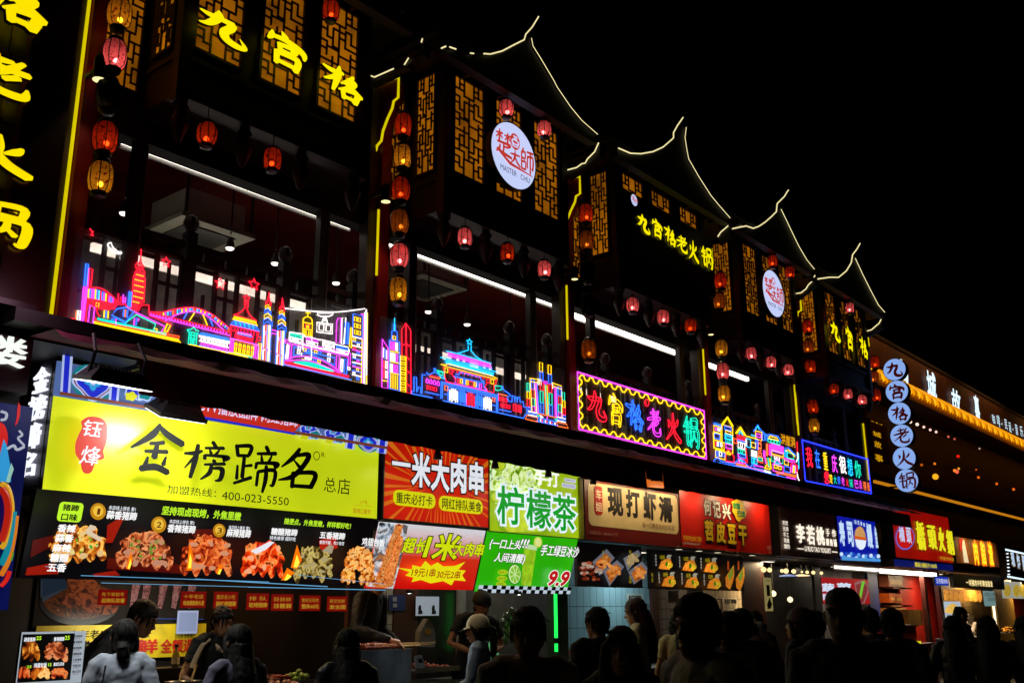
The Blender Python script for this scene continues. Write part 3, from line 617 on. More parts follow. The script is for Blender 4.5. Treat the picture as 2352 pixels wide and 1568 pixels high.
# ================================================================= column of round letter signs, square to the street
XD = 20.95; sd = SP(XD)
t = thing('hanging_sign', 'vertical column of six round white discs with dark red characters', 'sign', sd.hit(2070, 980)); 
cs = [zb(1478,636), zb(1495,783), zb(1511,931), zb(1528,1081), zb(1545,1232), zb(1562,1383)]
DR = em('4a0a08', .55, base='8a1612'); DISC = em('8cb0f0', .92, base='606878')
pts = [sd.ab(q) for q in cs]; a_ = sum(q[0] for q in pts)/6
for i, ((a, b), ch) in enumerate(zip(pts, '九宫格老火锅')):
    r = .232; n = 32; m = MB()
    ring = lambda rr, o: [sd.at(a_+rr*math.cos(2*math.pi*j/n), b+rr*math.sin(2*math.pi*j/n), o) for j in range(n)]
    m.add(ring(r, .002), [tuple(range(n))], DISC); d = m.build('disc', t)
    m = MB(); q = ring(r*1.05, 0)+ring(r*1.05, -.16); m.add(q, [(j, (j+1) % n, n+(j+1) % n, n+j) for j in range(n)]+[tuple(range(n)), tuple(range(2*n-1, n-1, -1))], mt('0c0c0e', .4)); m.build('rim', d)
    m = MB()
    for k, st in enumerate(brush(ch, 1.15)):
        q = [sd.at(a_+(x-.5)*.34, b+(.5-y)*.33, .006+k*.0006) for x, y in st]; m.add(q, [tuple(range(len(q)))], DR)
    m.build('character', d)
m = MB(); m.tube([sd.at(a_, pts[0][1]+.1, -.08), sd.at(a_+.5-.9, pts[0][1]+.1, -.08)], .02, mt('0c0c0e')); m.tube([sd.at(a_, pts[5][1]-.1, -.08), sd.at(a_-.4, pts[5][1]-.1, -.08)], .02, mt('0c0c0e')); m.tube([sd.at(a_, pts[0][1], -.1), sd.at(a_, pts[5][1], -.1)], .03, mt('0c0c0e')); m.build('bracket', t)
# ================================================================= neon pictures on the balcony
def N(c, s=1.25): return em(c, s*1.5, base='202020')
nr, npk, ny, nb, nc, ng, nw, no, nbl, nor = N('ff1830',1.5), N('f040f0',1.3), N('ffc810',1.35), N('2868ff',1.6), N('20c0ff',1.3), N('10d8b0',1.2), N('fff4f0',1.4), N('ff7030',1.3), N('2030ff',2.2), N('ff5028',1.3)
PANEL = bpy.data.materials.new('clear_acrylic'); PANEL.use_nodes = True
_nt = PANEL.node_tree; _o = _nt.nodes['Material Output']; _a = _nt.nodes.new('ShaderNodeBsdfTransparent'); _a.inputs[0].default_value = (.86,.84,.84,1); _d = _nt.nodes.new('ShaderNodeBsdfDiffuse'); _d.inputs[0].default_value = (.6,.6,.6,1)
_x = _nt.nodes.new('ShaderNodeMixShader'); _x.inputs[0].default_value = .24; _nt.links.new(_a.outputs[0], _x.inputs[1]); _nt.links.new(_d.outputs[0], _x.inputs[2]); _nt.links.new(_x.outputs[0], _o.inputs[0])
YN = 7.42; NP = FP(YN)
def npanel(name, label, p0, p1, rim=None):
    s = Sign(name, label, 'neon sign', NP, p0, p1); m = MB()
    m.add([s.pl.at(a, b) for a, b in ((s.a0,s.b0),(s.a1,s.b0),(s.a1,s.b1),(s.a0,s.b1))], [(0,1,2,3)], PANEL); m.build('clear_panel', s.t)
    m = MB(); m.box(s.a0-.02, s.a1+.02, YN-.02, YN+.05, s.b0-.07, s.b0-.02, mt('3a1008', .5)); m.build('rail', s.t); return s
def rc(z, x0, y0, x1, y1, x2=None, y2=None, x3=None, y3=None):
    return [z(x0,y0), z(x1,y1), z(x2,y2), z(x3,y3)]
def par(z, x, y, w, h, sl=.22): return [z(x,y), z(x+w,y+w*sl), z(x+w,y+w*sl+h), z(x,y+h)]   # upright rectangle seen along the facade
def star(z, cx, cy, r, sl=.22):
    return [z(cx+(r if i % 2 == 0 else r*.45)*math.sin(math.pi*i/5)*.9, cy-(r if i % 2 == 0 else r*.45)*math.cos(math.pi*i/5)+sl*(r if i % 2 == 0 else r*.45)*math.sin(math.pi*i/5)) for i in range(10)]
LNE = lambda m, z, *p: (m, False, [z(*q) for q in p])
LC = lambda m, z, *p: (m, True, [z(*q) for q in p])
a = Zm(280,980,880,1400,2240); b = Zm(880,1150,1480,1570,2240)
s = npanel('neon_skyline', 'wide neon skyline with red tower, arch bridge, temple, twin towers and cable car', (178,520), (843,890))
s.tubes('moon', [(nw, True, smooth([zq for zq in [a(590,-30), a(545,0), a(580,70), a(640,120), a(710,138), a(757,122), a(690,105), a(625,50)]], 3))])
s.tubes('star', [(nr, True, star(a, 1418, 262, 76))]); s.tubes('star', [(nr, True, star(a, 2225, 585, 90))]); s.tubes('star', [(nr, True, star(b, 490, -40, 90))])
s.tubes('star', [(nr, False, [Zm(0,900,1500,1900,2352)(*q) for q in [(556,25),(566,42),(578,44),(568,55),(578,70),(560,64)]])])
T = [LNE(nr,a,(1045,70),(1040,200),(1020,275)), LNE(nr,a,(1045,70),(1038,205),(1048,280)), LC(nr,a,(985,270),(1055,290),(1085,335),(1078,372),(962,345),(960,300)), LC(nr,a,(1005,290),(1058,305),(1060,340),(1000,325))]
T += [LC(nr,a,(975,370),(1097,400),(1090,485),(1103,500),(1080,865),(1020,880),(960,985),(890,950),(920,640),(935,460),(955,450),(957,405),(975,400))]
for i in range(6):
    t0 = i/5; T.append(LNE(nr,a,(985+100*t0,400+30*t0),(945+140*t0,470+35*t0),(905+170*t0*.8,880+10*t0)))
T += [LNE(ny,a,(965,445),(1080,475)), LNE(ny,a,(940,520),(1085,555)), LNE(ny,a,(932,602),(1082,640)), LNE(ny,a,(925,685),(1075,722)), LNE(ny,a,(920,768),(1068,805)), LNE(ny,a,(920,850),(1015,872))]
for i in range(5): T.append(LNE(nr,a,(915+i*20,890),(905+i*20,960)))
s.tubes('tower', T)
T = [LC(nb,a,(220,285),(258,295),(225,610),(190,615)), LC(nr,a,(268,355),(320,370),(292,630),(255,640)), LC(npk,a,(185,625),(240,640),(180,1140),(140,1140)), LNE(npk,a,(215,640),(165,1140)), LNE(nr,a,(240,800),(215,1160)), LC(npk,a,(280,900),(350,940),(325,1175),(250,1160)), LNE(npk,a,(265,350),(245,640)),
     LC(nw,a,(100,985),(140,990),(125,1130),(90,1125)), LNE(no,a,(80,985),(70,1120)), LNE(nr,a,(0,1105),(75,1120)), LC(nb,a,(865,700),(905,705),(888,935),(845,925)), LC(nb,a,(875,715),(893,720),(878,920),(858,910))]
for x, y0, y1, c in [(705,730,850,nr),(740,780,870,nr),(778,745,870,npk),(810,785,870,npk)]: T.append(LNE(c,a,(x,y0),(x-5,y1)))
s.tubes('tall_buildings', T)
T = [(nr, False, smooth([a(*q) for q in [(250,655),(370,645),(470,665),(600,760),(715,880)]], 4)), LNE(nr,a,(235,800),(440,835),(600,880),(690,895)), LNE(nr,a,(240,830),(440,860),(660,910))]
top = lambda x: 655+max(0,(x-330))**1.62*.0135; bot = lambda x: 800+(x-240)*.17
for i, c in enumerate([ny,nb,npk,npk,ny,nb,nc,nr,nb,npk,ny,nr,npk,nb,npk,nr,nr]): x = 262+i*26; T.append(LNE(c,a,(x,top(x)+8),(x-8,bot(x))))
for i in range(12): x = 255+i*36; T.append(LNE(nr,a,(x,835+i*7),(x-8,930+i*3)))
T.append(LC(ny,a,(368,865),(412,872),(402,928),(360,920)))
s.tubes('left_bridge', T)
T = [LNE(nr,a,(370,945),(395,1030),(425,1075)), LNE(nr,a,(370,950),(540,970),(640,945),(690,890),(805,890),(840,940),(960,985),(1000,985),(1040,905),(1155,900),(1170,1060),(1500,1190),(1430,1330)),
     LC(nb,a,(680,960),(820,935),(900,985),(940,1000),(820,1150),(605,1055)), LNE(nb,a,(605,1055),(820,1180)), LNE(ng,a,(815,1160),(970,1045),(1260,1185),(1225,1280)), LNE(npk,a,(940,1000),(1395,1220),(1345,1300)),
     LNE(ng,a,(390,1100),(1420,1330)), LNE(ng,a,(395,1115),(1415,1345)), LNE(nr,a,(345,1080),(370,1130)), LC(nor,a,(340,1140),(1615,1370),(1605,1400),(350,1150)), LC(ny,a,(335,1150),(1600,1420),(1635,1470),(335,1180)), LNE(ny,a,(340,1165),(1610,1440)), LC(ny,a,(1435,1180),(1480,1205),(1430,1300),(1385,1300)), LNE(ny,a,(1235,1250),(1280,1260),(1275,1285))]
for x, y, c in [(495,980,ny),(525,985,nb),(555,990,ny),(785,965,nb),(812,970,no),(842,980,nb),(945,1095,npk),(978,1095,nb),(1008,1100,npk),(610,1100,nb),(640,1100,nb),(668,1110,npk)]: T.append(LNE(c,a,(x,y),(x-8,y+(110 if y < 1090 else 105) if y != 1100 else y+40)))
s.tubes('theatre', T)
br = Zm(250,1200,1000,1700,2352)
T = [(nr, False, smooth([br(*q) for q in [(1090,155),(1230,160),(1400,120),(1560,100),(1700,115),(1850,180),(1960,260),(2090,370)]], 4)), (npk, False, smooth([br(*q) for q in [(1270,270),(1400,195),(1560,150),(1680,160),(1800,205),(1920,300),(2010,385)]], 4)),
     LNE(nr,br,(1080,160),(2090,410)), LNE(npk,br,(1085,195),(2085,450))]
import itertools
cc = itertools.cycle([ny,npk,nc,nb,no,nr,nc,nb,ny,npk])
up = [(1230,160),(1400,120),(1560,100),(1700,115),(1850,180),(1960,260),(2090,370)]; lo = [(1250,205),(1400,190),(1560,150),(1680,160),(1800,205),(1920,300),(2040,390)]
U2 = smooth(up, 6); L2 = smooth(lo, 6)
for p, q in zip(U2[1:], L2[1:]): T.append(LNE(next(cc),br,(p[0],p[1]+6),(q[0]*.3+p[0]*.7,q[1]-4)))
for i in range(26): x = 1090+i*38; y = 165+(x-1085)*.247; T.append(LNE(npk,br,(x,y+4),(x-2,y+34)))
for x0, y0, x1, y1, c in [(1550,160,1505,240,nb),(1640,165,1575,265,ny),(1745,185,1800,320,ny),(1830,230,1870,330,nb)]: T.append(LNE(c,br,(x0,y0),(x1,y1)))
s.tubes('arch_bridge', T)
T = [LNE(ng,br,(1550,375),(1590,375),(1630,345),(1660,385),(1695,395)), LNE(ng,br,(1560,400),(1690,425)), LC(ng,br,(1575,400),(1670,420),(1660,570),(1562,555)), LNE(ng,br,(1580,440),(1665,455)), LNE(ng,br,(1575,480),(1660,497)), LNE(ng,br,(1600,410),(1590,555)), LNE(ng,br,(1640,420),(1630,560)), LNE(ng,br,(1615,500),(1610,555)), LNE(ng,br,(1550,375),(1565,405)),
     LC(nb,br,(1720,415),(2060,485),(2080,515),(1700,440)), LNE(nb,br,(1715,428),(2070,500)), LNE(nw,br,(1695,450),(2080,530)), LNE(nw,br,(1700,462),(2075,545)), LNE(nw,br,(1700,515),(2065,600)), LNE(nb,br,(1700,572),(2065,660))]
for i in range(7):
    for j in range(2):
        x = 1725+i*49; y = 478+i*11+j*62; T.append(LC(nw if j == 0 else npk,br,(x,y),(x+30,y+6),(x+27,y+42),(x-3,y+36)))
T += [LNE(ny,br,(1562,560),(2115,668),(2305,722))]
s.tubes('long_hall', T)
T = [(nr, True, star(b, 378, 165, 60)), LC(nr,b,(345,225),(400,225),(395,300),(355,300)), LNE(nr,b,(355,250),(375,235),(395,270)), (nr, False, smooth([b(*q) for q in [(355,300),(320,350),(250,395),(185,415)]], 3)), (nr, False, smooth([b(*q) for q in [(380,300),(400,370),(450,440),(525,500)]], 3)), LNE(nr,b,(185,415),(525,505)),
     LC(ny,b,(195,440),(515,515),(540,575),(170,475)), LNE(ny,b,(190,460),(520,540)), LC(nb,b,(190,500),(520,580),(570,655),(140,550)), LNE(nb,b,(180,525),(540,615)), LNE(nr,b,(135,570),(560,670)), LNE(nr,b,(150,640),(230,660)), LNE(nr,b,(150,570),(140,740)), LNE(nr,b,(225,640),(205,750)), LNE(nr,b,(480,720),(460,820)), LNE(nr,b,(560,670),(520,830)), LC(nr,b,(540,730),(590,745),(575,800),(530,780)),
     LNE(npk,b,(245,665),(455,710)), LNE(no,b,(240,675),(445,722)), LNE(nb,b,(240,690),(460,742)), LNE(npk,b,(130,760),(550,860)), LNE(no,b,(130,770),(545,872)), LC(npk,b,(140,775),(185,785),(165,975),(120,965)), LNE(npk,b,(158,785),(142,970)), LC(npk,b,(490,860),(555,872),(540,1065),(480,1050)), LNE(npk,b,(520,870),(508,1055)), LC(ny,b,(560,835),(600,840),(580,1080),(555,1070)),
     LNE(nr,b,(200,880),(480,945)), LNE(ny,b,(185,965),(465,1030)), LNE(ng,b,(180,985),(460,1050)), LNE(ny,b,(-5,965),(395,1055)), LNE(ny,b,(435,1070),(760,1145),(2090,1435)), LNE(nb,b,(930,1150),(1940,1380))]
for i in range(5): x = 205+i*63; y = 825+i*14; T.append(LC(ny,b,(x,y),(x+28,y+6),(x+18,y+130),(x-10,y+122)))
for i in range(9): x = 155+i*48; T.append(LNE(nr,b,(x,580+i*11),(x-4,640+i*11)))
for i in range(9): x = 240+i*26; T.append(LNE(nr,b,(x,705+i*7),(x-5,775+i*7)))
for i in range(5): x = 210+i*65; T.append(LNE(nc,b,(x,510+i*15),(x+15,560+i*15)))
s.tubes('temple', T)
for dx, dy, x0 in ((0,0,690),(205,85,890)):
    T = [LC(nr,b,(712+dx-(5 if dx else 0),75+dy),(725+dx,200+dy),(742+dx,240+dy),(735+dx,295+dy),(668+dx,265+dy),(670+dx,215+dy),(695+dx,190+dy)), LC(nr,b,(700+dx,195+dy),(728+dx,225+dy),(728+dx,280+dy),(678+dx,250+dy))]
    for i, (c, y, w) in enumerate([(ny,262,38),(nb,318,46),(ny,390,56),(nb,455,66)]):
        x = 700+dx-(4 if not dx else 0); h = 38+i*6; T.append(LC(c,b,(x,y+dy),(x+w,y+dy+48+i*6),(x+w,y+dy+48+i*6+h),(x,y+dy+h),(x-w,y+dy+h+w*.55),(x-w,y+dy+w*.55)))
    for i, c in enumerate([nb,nw,nr,no,nb,ny,nw,nb]): T.append(LNE(c,b,(625+dx+i*17,580+dy+(abs(i-3.5))*4-20),(605+dx+i*17,1075+dy+i*5)))
    for y in (650, 890):
        for i, c in enumerate([nr,nw,nb,nr,nw,no]): T.append(LNE(c,b,(625+dx+i*22,y+dy+i*9),(622+dx+i*22,y+dy+i*9+45),))
    s.tubes('twin_tower', T)
s.tubes('sky_bridge', [LNE(npk,b,(750,635),(830,655)), LNE(npk,b,(750,685),(825,702))])
s.tubes('cable', [(nw, False, smooth([b(*q) for q in [(945,315),(1250,350),(1600,372),(1850,360),(2145,320)]], 4))])
s.tubes('cable_car', [(nw, True, [b(*q) for q in [(1440,385),(1665,385),(1665,410),(1610,435),(1490,435),(1430,410)]]), LNE(nw,b,(1535,440),(1505,525)), LNE(nw,b,(1560,440),(1590,545)), LNE(nw,b,(1515,495),(1580,500)), LNE(nw,b,(1530,470),(1568,475)), LC(nw,b,(1430,522),(1510,535),(1580,548),(1662,550),(1658,695),(1425,665)), LC(nw,b,(1462,552),(1532,560),(1528,650),(1462,640)), LC(nw,b,(1567,565),(1638,572),(1635,662),(1563,655))])
s.tubes('church', [LNE(ny,b,(1295,360),(1290,440)), LNE(ny,b,(1262,378),(1328,388)), (ny, False, smooth([b(*q) for q in [(1225,520),(1225,470),(1290,440),(1350,475),(1358,545)]], 3)), LNE(ny,b,(1218,520),(1365,550)), LC(ny,b,(1222,520),(1360,550),(1352,735),(1218,700)), LNE(ny,b,(1222,620),(1355,645)), LC(nr,b,(1262,550),(1318,560),(1315,625),(1258,615)), LNE(ny,b,(1270,570),(1310,615)), LNE(ny,b,(1310,570),(1268,610)), LC(ny,b,(1240,645),(1265,650),(1262,710),(1236,705)), LC(ny,b,(1305,660),(1332,665),(1330,720),(1302,715)), LNE(nw,b,(1218,700),(1215,930)), LNE(nw,b,(1352,735),(1345,1080))])
T = [LC(nw,b,(1020,670),(1210,700),(1250,735),(1470,785),(1500,785),(1690,830),(1710,855),(1890,895),(1912,940),(1890,1010),(1720,970),(1240,860),(1010,800))]
for x, y, c in [(1025,690,ng),(1270,745,npk),(1515,810,nw),(1720,865,nb)]:
    T += [LC(c,b,(x,y),(x+175,y+40),(x+172,y+85),(x,y+45)), LC(c,b,(x+10,y+10),(x+165,y+45),(x+160,y+75),(x+10,y+38)), LC(nw,b,(x,y+50),(x+170,y+90),(x+168,y+135),(x+10,y+95)), LC(nw,b,(x+40,y+72),(x+125,y+92),(x+120,y+110),(x+40,y+90)), LNE(c,b,(x+85,y+20),(x+85,y+60))]
s.tubes('train', T)
T = [LNE(npk,b,(955,785),(1925,985),(1925,1165)), LNE(npk,b,(950,825),(1895,1035),(1895,1180)), LNE(npk,b,(955,785),(950,825)), LC(npk,b,(1015,855),(1052,870),(1040,1045),(1005,1055)), (nw, True, [b(*q) for q in [(985,850),(1010,870),(990,1065),(960,1070)]]), LC(nb,b,(1090,885),(1380,975),(1100,1015),(1078,1030)), LC(nb,b,(1240,960),(1695,1050),(1690,1165),(1500,1065)), (npk, False, smooth([b(*q) for q in [(955,1095),(1090,1040),(1250,1030),(1420,1060),(1600,1140),(1790,1275)]], 4)), (npk, False, smooth([b(*q) for q in [(955,1105),(1150,1085),(1350,1105),(1550,1180),(1760,1270)]], 4)),
     (ng, True, smooth([b(*q) for q in [(1085,1120),(1250,1115),(1450,1160),(1680,1255),(1450,1215),(1250,1165),(1085,1120)]], 3)), (ng, False, smooth([b(*q) for q in [(1120,1128),(1350,1150),(1640,1245)]], 3)), (ng, False, smooth([b(*q) for q in [(1120,1124),(1400,1180),(1640,1250)]], 3)), LC(nr,b,(950,1108),(1905,1325),(1900,1345),(948,1140)), LNE(nr,b,(950,1124),(1900,1335)),
     LC(npk,b,(1720,1025),(1768,1035),(1755,1225),(1712,1215)), LC(nw,b,(1790,1068),(1818,1075),(1808,1262),(1780,1235)), LC(nb,b,(1842,1070),(1885,1080),(1870,1300),(1832,1285))]
for x, y, c in [(1150,880,nw),(1140,940,nw),(1232,905,ny),(1300,905,nb),(1395,935,ny),(1455,955,nb),(1595,985,nw),(1590,1055,nw),(1380,1065,nb),(1445,1080,ny)]: T.append(LC(c,b,(x,y),(x+34,y+8),(x+28,y+55),(x-4,y+47)))
T += [LC(nw,b,(1250,1045),(1340,1060),(1330,1080),(1250,1065)), LNE(ny,b,(1205,1075),(1250,1085)), LNE(nw,b,(1200,980),(1195,1030))]
s.tubes('river_bridge', T)
T = [LC(npk,b,(1745,460),(1790,460),(1775,830),(1715,820),(1722,520)), LC(nw,b,(1800,460),(1860,455),(1830,850),(1792,840)), LC(nb,b,(1850,520),(1905,530),(1895,850),(1845,835)), LC(nb,b,(1860,535),(1893,545),(1885,835),(1855,825)), LC(ny,b,(1932,600),(1955,605),(1945,905),(1912,885)), LC(nb,b,(1970,395),(2115,430),(2105,750),(1960,720)), LNE(nw,b,(1955,735),(2100,770)), LC(nw,b,(2140,390),(2168,330),(2170,1445),(2115,1440)), LNE(nw,b,(2150,400),(2140,1440)), LNE(npk,b,(2130,400),(2110,1435)), LNE(ny,b,(2182,380),(2168,1450)), LNE(ny,b,(2105,780),(2090,1440)), LNE(npk,b,(2085,400),(2130,412))]
for i in range(3):
    for j in range(2): x = 1990+j*52; y = 440+i*98+j*14; T.append(LC(ny,b,(x,y),(x+34,y+8),(x+32,y+66),(x-2,y+58)))
for i, (x, y, c) in enumerate([(1975,765,ny),(2030,845,nw),(1975,890,nr),(2028,965,nb),(1970,1010,nw),(2025,1090,npk),(1970,1135,nb),(2020,1210,ny),(1965,1265,nw),(2022,1340,nb),(1890,1190,nw)]): T.append(LC(c,b,(x,y),(x+32,y+8),(x+30,y+42),(x-2,y+34)))
for i, c in enumerate([nb,nw,npk,nw,nb,nw,npk,nb,nw]): T.append(LNE(c,b,(1955,805+i*62),(2095,840+i*62)))
s.tubes('tower_blocks', T)

c1 = Zm(1500,1250,1950,1650,1764); c2 = Zm(1900,1330,2350,1730,1764)
s = npanel('neon_gate', 'neon picture of a blue gate hall between towers on the second balcony', (873,725), (1300,985))
T = [LC(npk,c1,(95,420),(185,560),(180,1190),(85,1175)), LNE(nw,c1,(115,555),(110,705)), LNE(nb,c1,(140,575),(138,720)), LNE(nw,c1,(162,595),(160,735)), LNE(ny,c1,(95,1065),(180,1080))]
for x, y, c in [(105,760,nr),(145,765,nw),(105,905,nr),(145,915,nw)]: T.append(LC(c,c1,(x,y),(x+28,y+6),(x+26,y+118),(x-2,y+112)))
T += [LNE(nc,c1,(288,90),(285,290)), LNE(nb,c1,(275,185),(272,290)), LNE(nb,c1,(296,185),(300,290)), LC(nb,c1,(245,290),(325,300),(328,450),(240,430)), LC(ny,c1,(262,370),(302,378),(300,430),(262,422)), LC(nb,c1,(205,430),(365,465),(365,1230),(205,1195)), LNE(ny,c1,(215,605),(355,635)), LNE(ny,c1,(215,770),(355,800)), LNE(ny,c1,(215,945),(350,975))]
for r_, y in enumerate((455, 630, 805)):
    for j in range(3): x = 222+j*42; T.append(LC(npk if (j+r_) % 3 != 2 and not (r_ == 1 and j == 0) else nw,c1,(x,y+j*10),(x+26,y+j*10+5),(x+26,y+j*10+130),(x,y+j*10+124)))
for j in range(4): T.append(LNE(ny,c1,(228+j*34,965+j*8),(228+j*34,1185+j*8)))
s.tubes('spire_tower', T)
T = [LC(nr,c1,(465,170),(540,285),(542,1270),(475,1255),(475,470),(462,470)), LC(nr,c1,(460,170),(398,275),(402,700),(470,700)), LNE(nr,c1,(470,180),(475,1250)), LNE(nr,c1,(405,520),(460,490)), LNE(nr,c1,(480,495),(540,545)), LNE(nr,c1,(480,700),(540,760)), LNE(nr,c1,(480,910),(540,965)), LNE(nr,c1,(480,1115),(542,1170)), LC(ny,c1,(375,675),(465,695),(460,1250),(378,1230))]
for i in range(7): T.append(LC(ny,c1,(388,700+i*78),(450,712+i*78),(448,748+i*78),(388,735+i*78)))
s.tubes('bank_tower', T)
T = [LNE(nb,c1,(555,1275),(560,1230),(590,1240),(590,1010),(630,1015),(635,1250),(660,1170),(695,1175),(700,1270),(715,1270),(720,970),(775,985)), LNE(nb,c1,(555,1275),(880,1340)), LNE(nb,c1,(765,1245),(985,1295)), (nb, False, smooth([c1(*q) for q in [(790,935),(820,975),(920,940),(1000,990),(1060,1030),(1075,1060)]], 3)), LNE(nb,c1,(905,880),(920,940)), LC(nb,c1,(905,880),(930,880),(930,910),(905,905)), LNE(no,c1,(835,1005),(1000,1045)), LNE(nr,c1,(850,990),(1000,1025)), LC(ng,c1,(945,905),(1065,935),(1060,1040),(1010,1020)), LC(ng,c1,(965,925),(1045,945),(1040,985),(990,970)), LNE(nb,c1,(1020,1085),(1010,1350))]
for j in range(4): x = 780+j*57; y = 1040+j*14; T.append((npk, True, [c1(x,y+58), c1(x+2,y+12), c1(x+18,y-8), c1(x+34,y+20), c1(x+36,y+66)]))
for j in range(3): T.append((nr, True, par(c1, 795+j*58, 1145+j*14, 34, 52)))
s.tubes('left_wing', T)
T = [(nc, True, star(c1, 1462, 465, 52)), LNE(nc,c1,(1440,520),(1445,590)), LNE(nc,c1,(1490,530),(1485,600)), LNE(nc,c1,(1270,645),(1445,590)), (nc, False, [c1(1485,600), c1(1560,690), c2(90,440)]), (nc, False, [c1(1095,605), c1(1270,645), c2(235,485)])]
for off, col, l, r2, w in [(630,npk,1115,225,9),(655,npk,1130,220,9),(680,npk,1120,235,9)]:
    x0, y0 = c1(l, off); x1, y1 = c2(r2, 545-(680-off)*.9); T.append((col, False, [(x0,y0), (x1,y1)]))
for i in range(40):
    f_ = i/39; x0, y0 = c1(1135, 640); x1, y1 = c2(215, 505); T.append((npk, False, [(x0+(x1-x0)*f_, y0+(y1-y0)*f_), (x0+(x1-x0)*f_, y0+(y1-y0)*f_+8)], .004))
for l, lo_, r2, ro, col in [(1010,705,325,625,nc),(1070,745,275,640,nc),(1075,780,270,665,nc),(1095,735,250,570,nb)]: T.append((col, False, [c1(l,lo_), c1(l+60,lo_+8), c2(r2-60,ro-20), c2(r2,ro)]))
for i in range(40):
    f_ = i/39; x0, y0 = c1(1105, 752); x1, y1 = c2(260, 630); T.append((nc, False, [(x0+(x1-x0)*f_, y0+(y1-y0)*f_), (x0+(x1-x0)*f_, y0+(y1-y0)*f_+9)], .004))
T += [(ny, False, [c1(1015,815), c1(1070,825), c1(1130,808), c2(240,680), c2(330,725)]), (ny, False, [c1(1060,840), c2(300,735)]), (nr, False, [c1(1060,850), c2(330,750)]), LNE(nr,c1,(1060,850),(1075,1010),(1100,1085)), LNE(nr,c1,(1200,885),(1190,980),(1240,1040),(1240,1090)), LNE(nr,c1,(1100,1085),(1215,1115)), (npk, False, [c1(1215,1115), c1(1740,1235)]), LC(ny,c1,(1075,872),(1120,882),(1118,945),(1075,935)), LC(nr,c1,(1145,895),(1190,905),(1188,960),(1145,950))]
for j in range(9): x = 1215+j*58; T.append(LNE(nr,c1,(x,900+j*13),(x-3,935+j*13)))
T += [LNE(nr,c2,(310,745),(305,820),(280,810),(275,945),(165,915),(170,880),(130,870),(165,800)), LC(ny,c2,(228,735),(272,745),(272,810),(228,798)), LC(nr,c2,(165,725),(212,735),(210,795),(165,785)),
  LNE(nb,c1,(1245,965),(1300,975),(1310,935),(1640,1020),(1640,1060),(1690,1080)), LNE(nb,c1,(1225,1000),(1700,1110)), LNE(nb,c1,(1245,1010),(1240,1100)), LNE(nb,c2,(90,760),(125,790),(115,840),(160,905))]
for x, y, c in [(1275,1035,nr),(1320,1040,ny),(1365,1050,nb),(1410,1060,ny),(1535,1090,ny),(1580,1105,nb),(1622,1115,npk)]: T.append((c, True, par(c1, x, y, 28, 72)))
T.append((nr, True, par(c1, 1452, 1075, 66, 72)))
s.tubes('upper_hall', T)
T = [(nb, False, [c1(1015,1085), c2(330,985)]), (nb, False, [c1(1020,1110), c2(320,1000)]), (nb, False, [c1(1125,1165), c2(320,1025)]), LNE(nb,c1,(1040,1110),(1035,1350)), LNE(nb,c1,(1130,1165),(1125,1380)), (nb, False, [c1(1050,1385), c2(740,1345), c2(770,1285), c2(800,1265), c2(795,1190)]), LNE(nb,c2,(320,1000),(315,1235)), LNE(nb,c2,(340,960),(335,1240)), LC(no,c1,(1075,1145),(1118,1155),(1118,1225),(1075,1215)), LC(no,c2,(258,1015),(292,1022),(290,1085),(258,1078)), LNE(nb,c1,(1070,1280),(1120,1290)), LNE(nb,c2,(245,1135),(300,1150))]
for x, y, c, z_ in [(1155,1185,nw,c1),(1290,1215,nb,c1),(1420,1250,nr,c1),(1560,1280,nb,c1),(118,1000,nw,c2)]:
    for j in range(5): T.append((c, False, [z_(x+j*29, y+j*6+(30 if j in (0,4) else 0)), z_(x+j*29, y+j*6+(200 if j in (0,4) else 150))], .0055))
    for j in range(5): T.append((c, False, [z_(x, y+32+j*30), z_(x+116, y+56+j*30)], .0055))
    T.append((c, False, [z_(x+30, y+215), z_(x+35, y+175), z_(x+85, y+188), z_(x+88, y+225)]))
s.tubes('gate_wall', T)
T = [LC(ng,c2,(295,835),(390,845),(405,890),(340,910),(300,900)), LNE(nb,c2,(395,890),(410,840),(430,900),(510,955),(545,990),(500,1000)), LNE(nb,c2,(490,1010),(505,1075),(560,1090),(565,990),(600,1000),(600,1090),(615,1010),(640,1015),(640,1095),(655,1010),(680,1015),(690,1095),(735,1080),(745,1165),(800,1175)), LNE(no,c2,(345,960),(485,995)), LNE(nr,c2,(345,1005),(345,960)), LNE(nb,c2,(360,1205),(545,1245))]
for j in range(3): x = 355+j*45; y = 1005+j*12; T.append((nr, True, [c2(x,y+58), c2(x+2,y+12), c2(x+16,y), c2(x+34,y+20), c2(x+36,y+66)])); T.append((nr, True, par(c2, 390+j*52, 1110+j*12, 30, 55))); T.append((nr, True, par(c2, 583+j*46, 1120+j*12, 30, 105)))
s.tubes('right_wing', T)
T = []
for x, y, h, c in [(992,468,140,ny),(1000,615,140,nb),(1005,775,125,nr),(1002,915,180,ng),(1008,1095,165,nb),(1127,508,140,ny),(1133,655,140,nb),(1137,810,125,nr),(1142,950,175,ng),(1148,1135,160,nb),(862,735,145,nb),(866,890,130,nr),(868,1030,115,ng),(874,1155,85,npk),(1285,850,135,nb),(1288,995,120,nr),(1288,1125,115,ng),(1290,1255,75,npk)]: T.append((c, True, par(c2, x, y, 46, h)))
for x, y, h, c in [(795,792,125,ng),(798,925,105,ny),(800,1040,115,nr),(815,1170,45,nb),(1348,935,120,ng),(1355,1065,105,ny),(1360,1175,115,nr),(1362,1300,40,nb)]: T.append((c, True, par(c2, x, y, 36, h)))
T += [LC(ny,c2,(840,720),(1000,740),(1000,785),(845,770)), LC(ny,c2,(1190,790),(1335,840),(1338,890),(1190,835)), LC(npk,c2,(1062,765),(1112,775),(1112,808),(1062,798))]
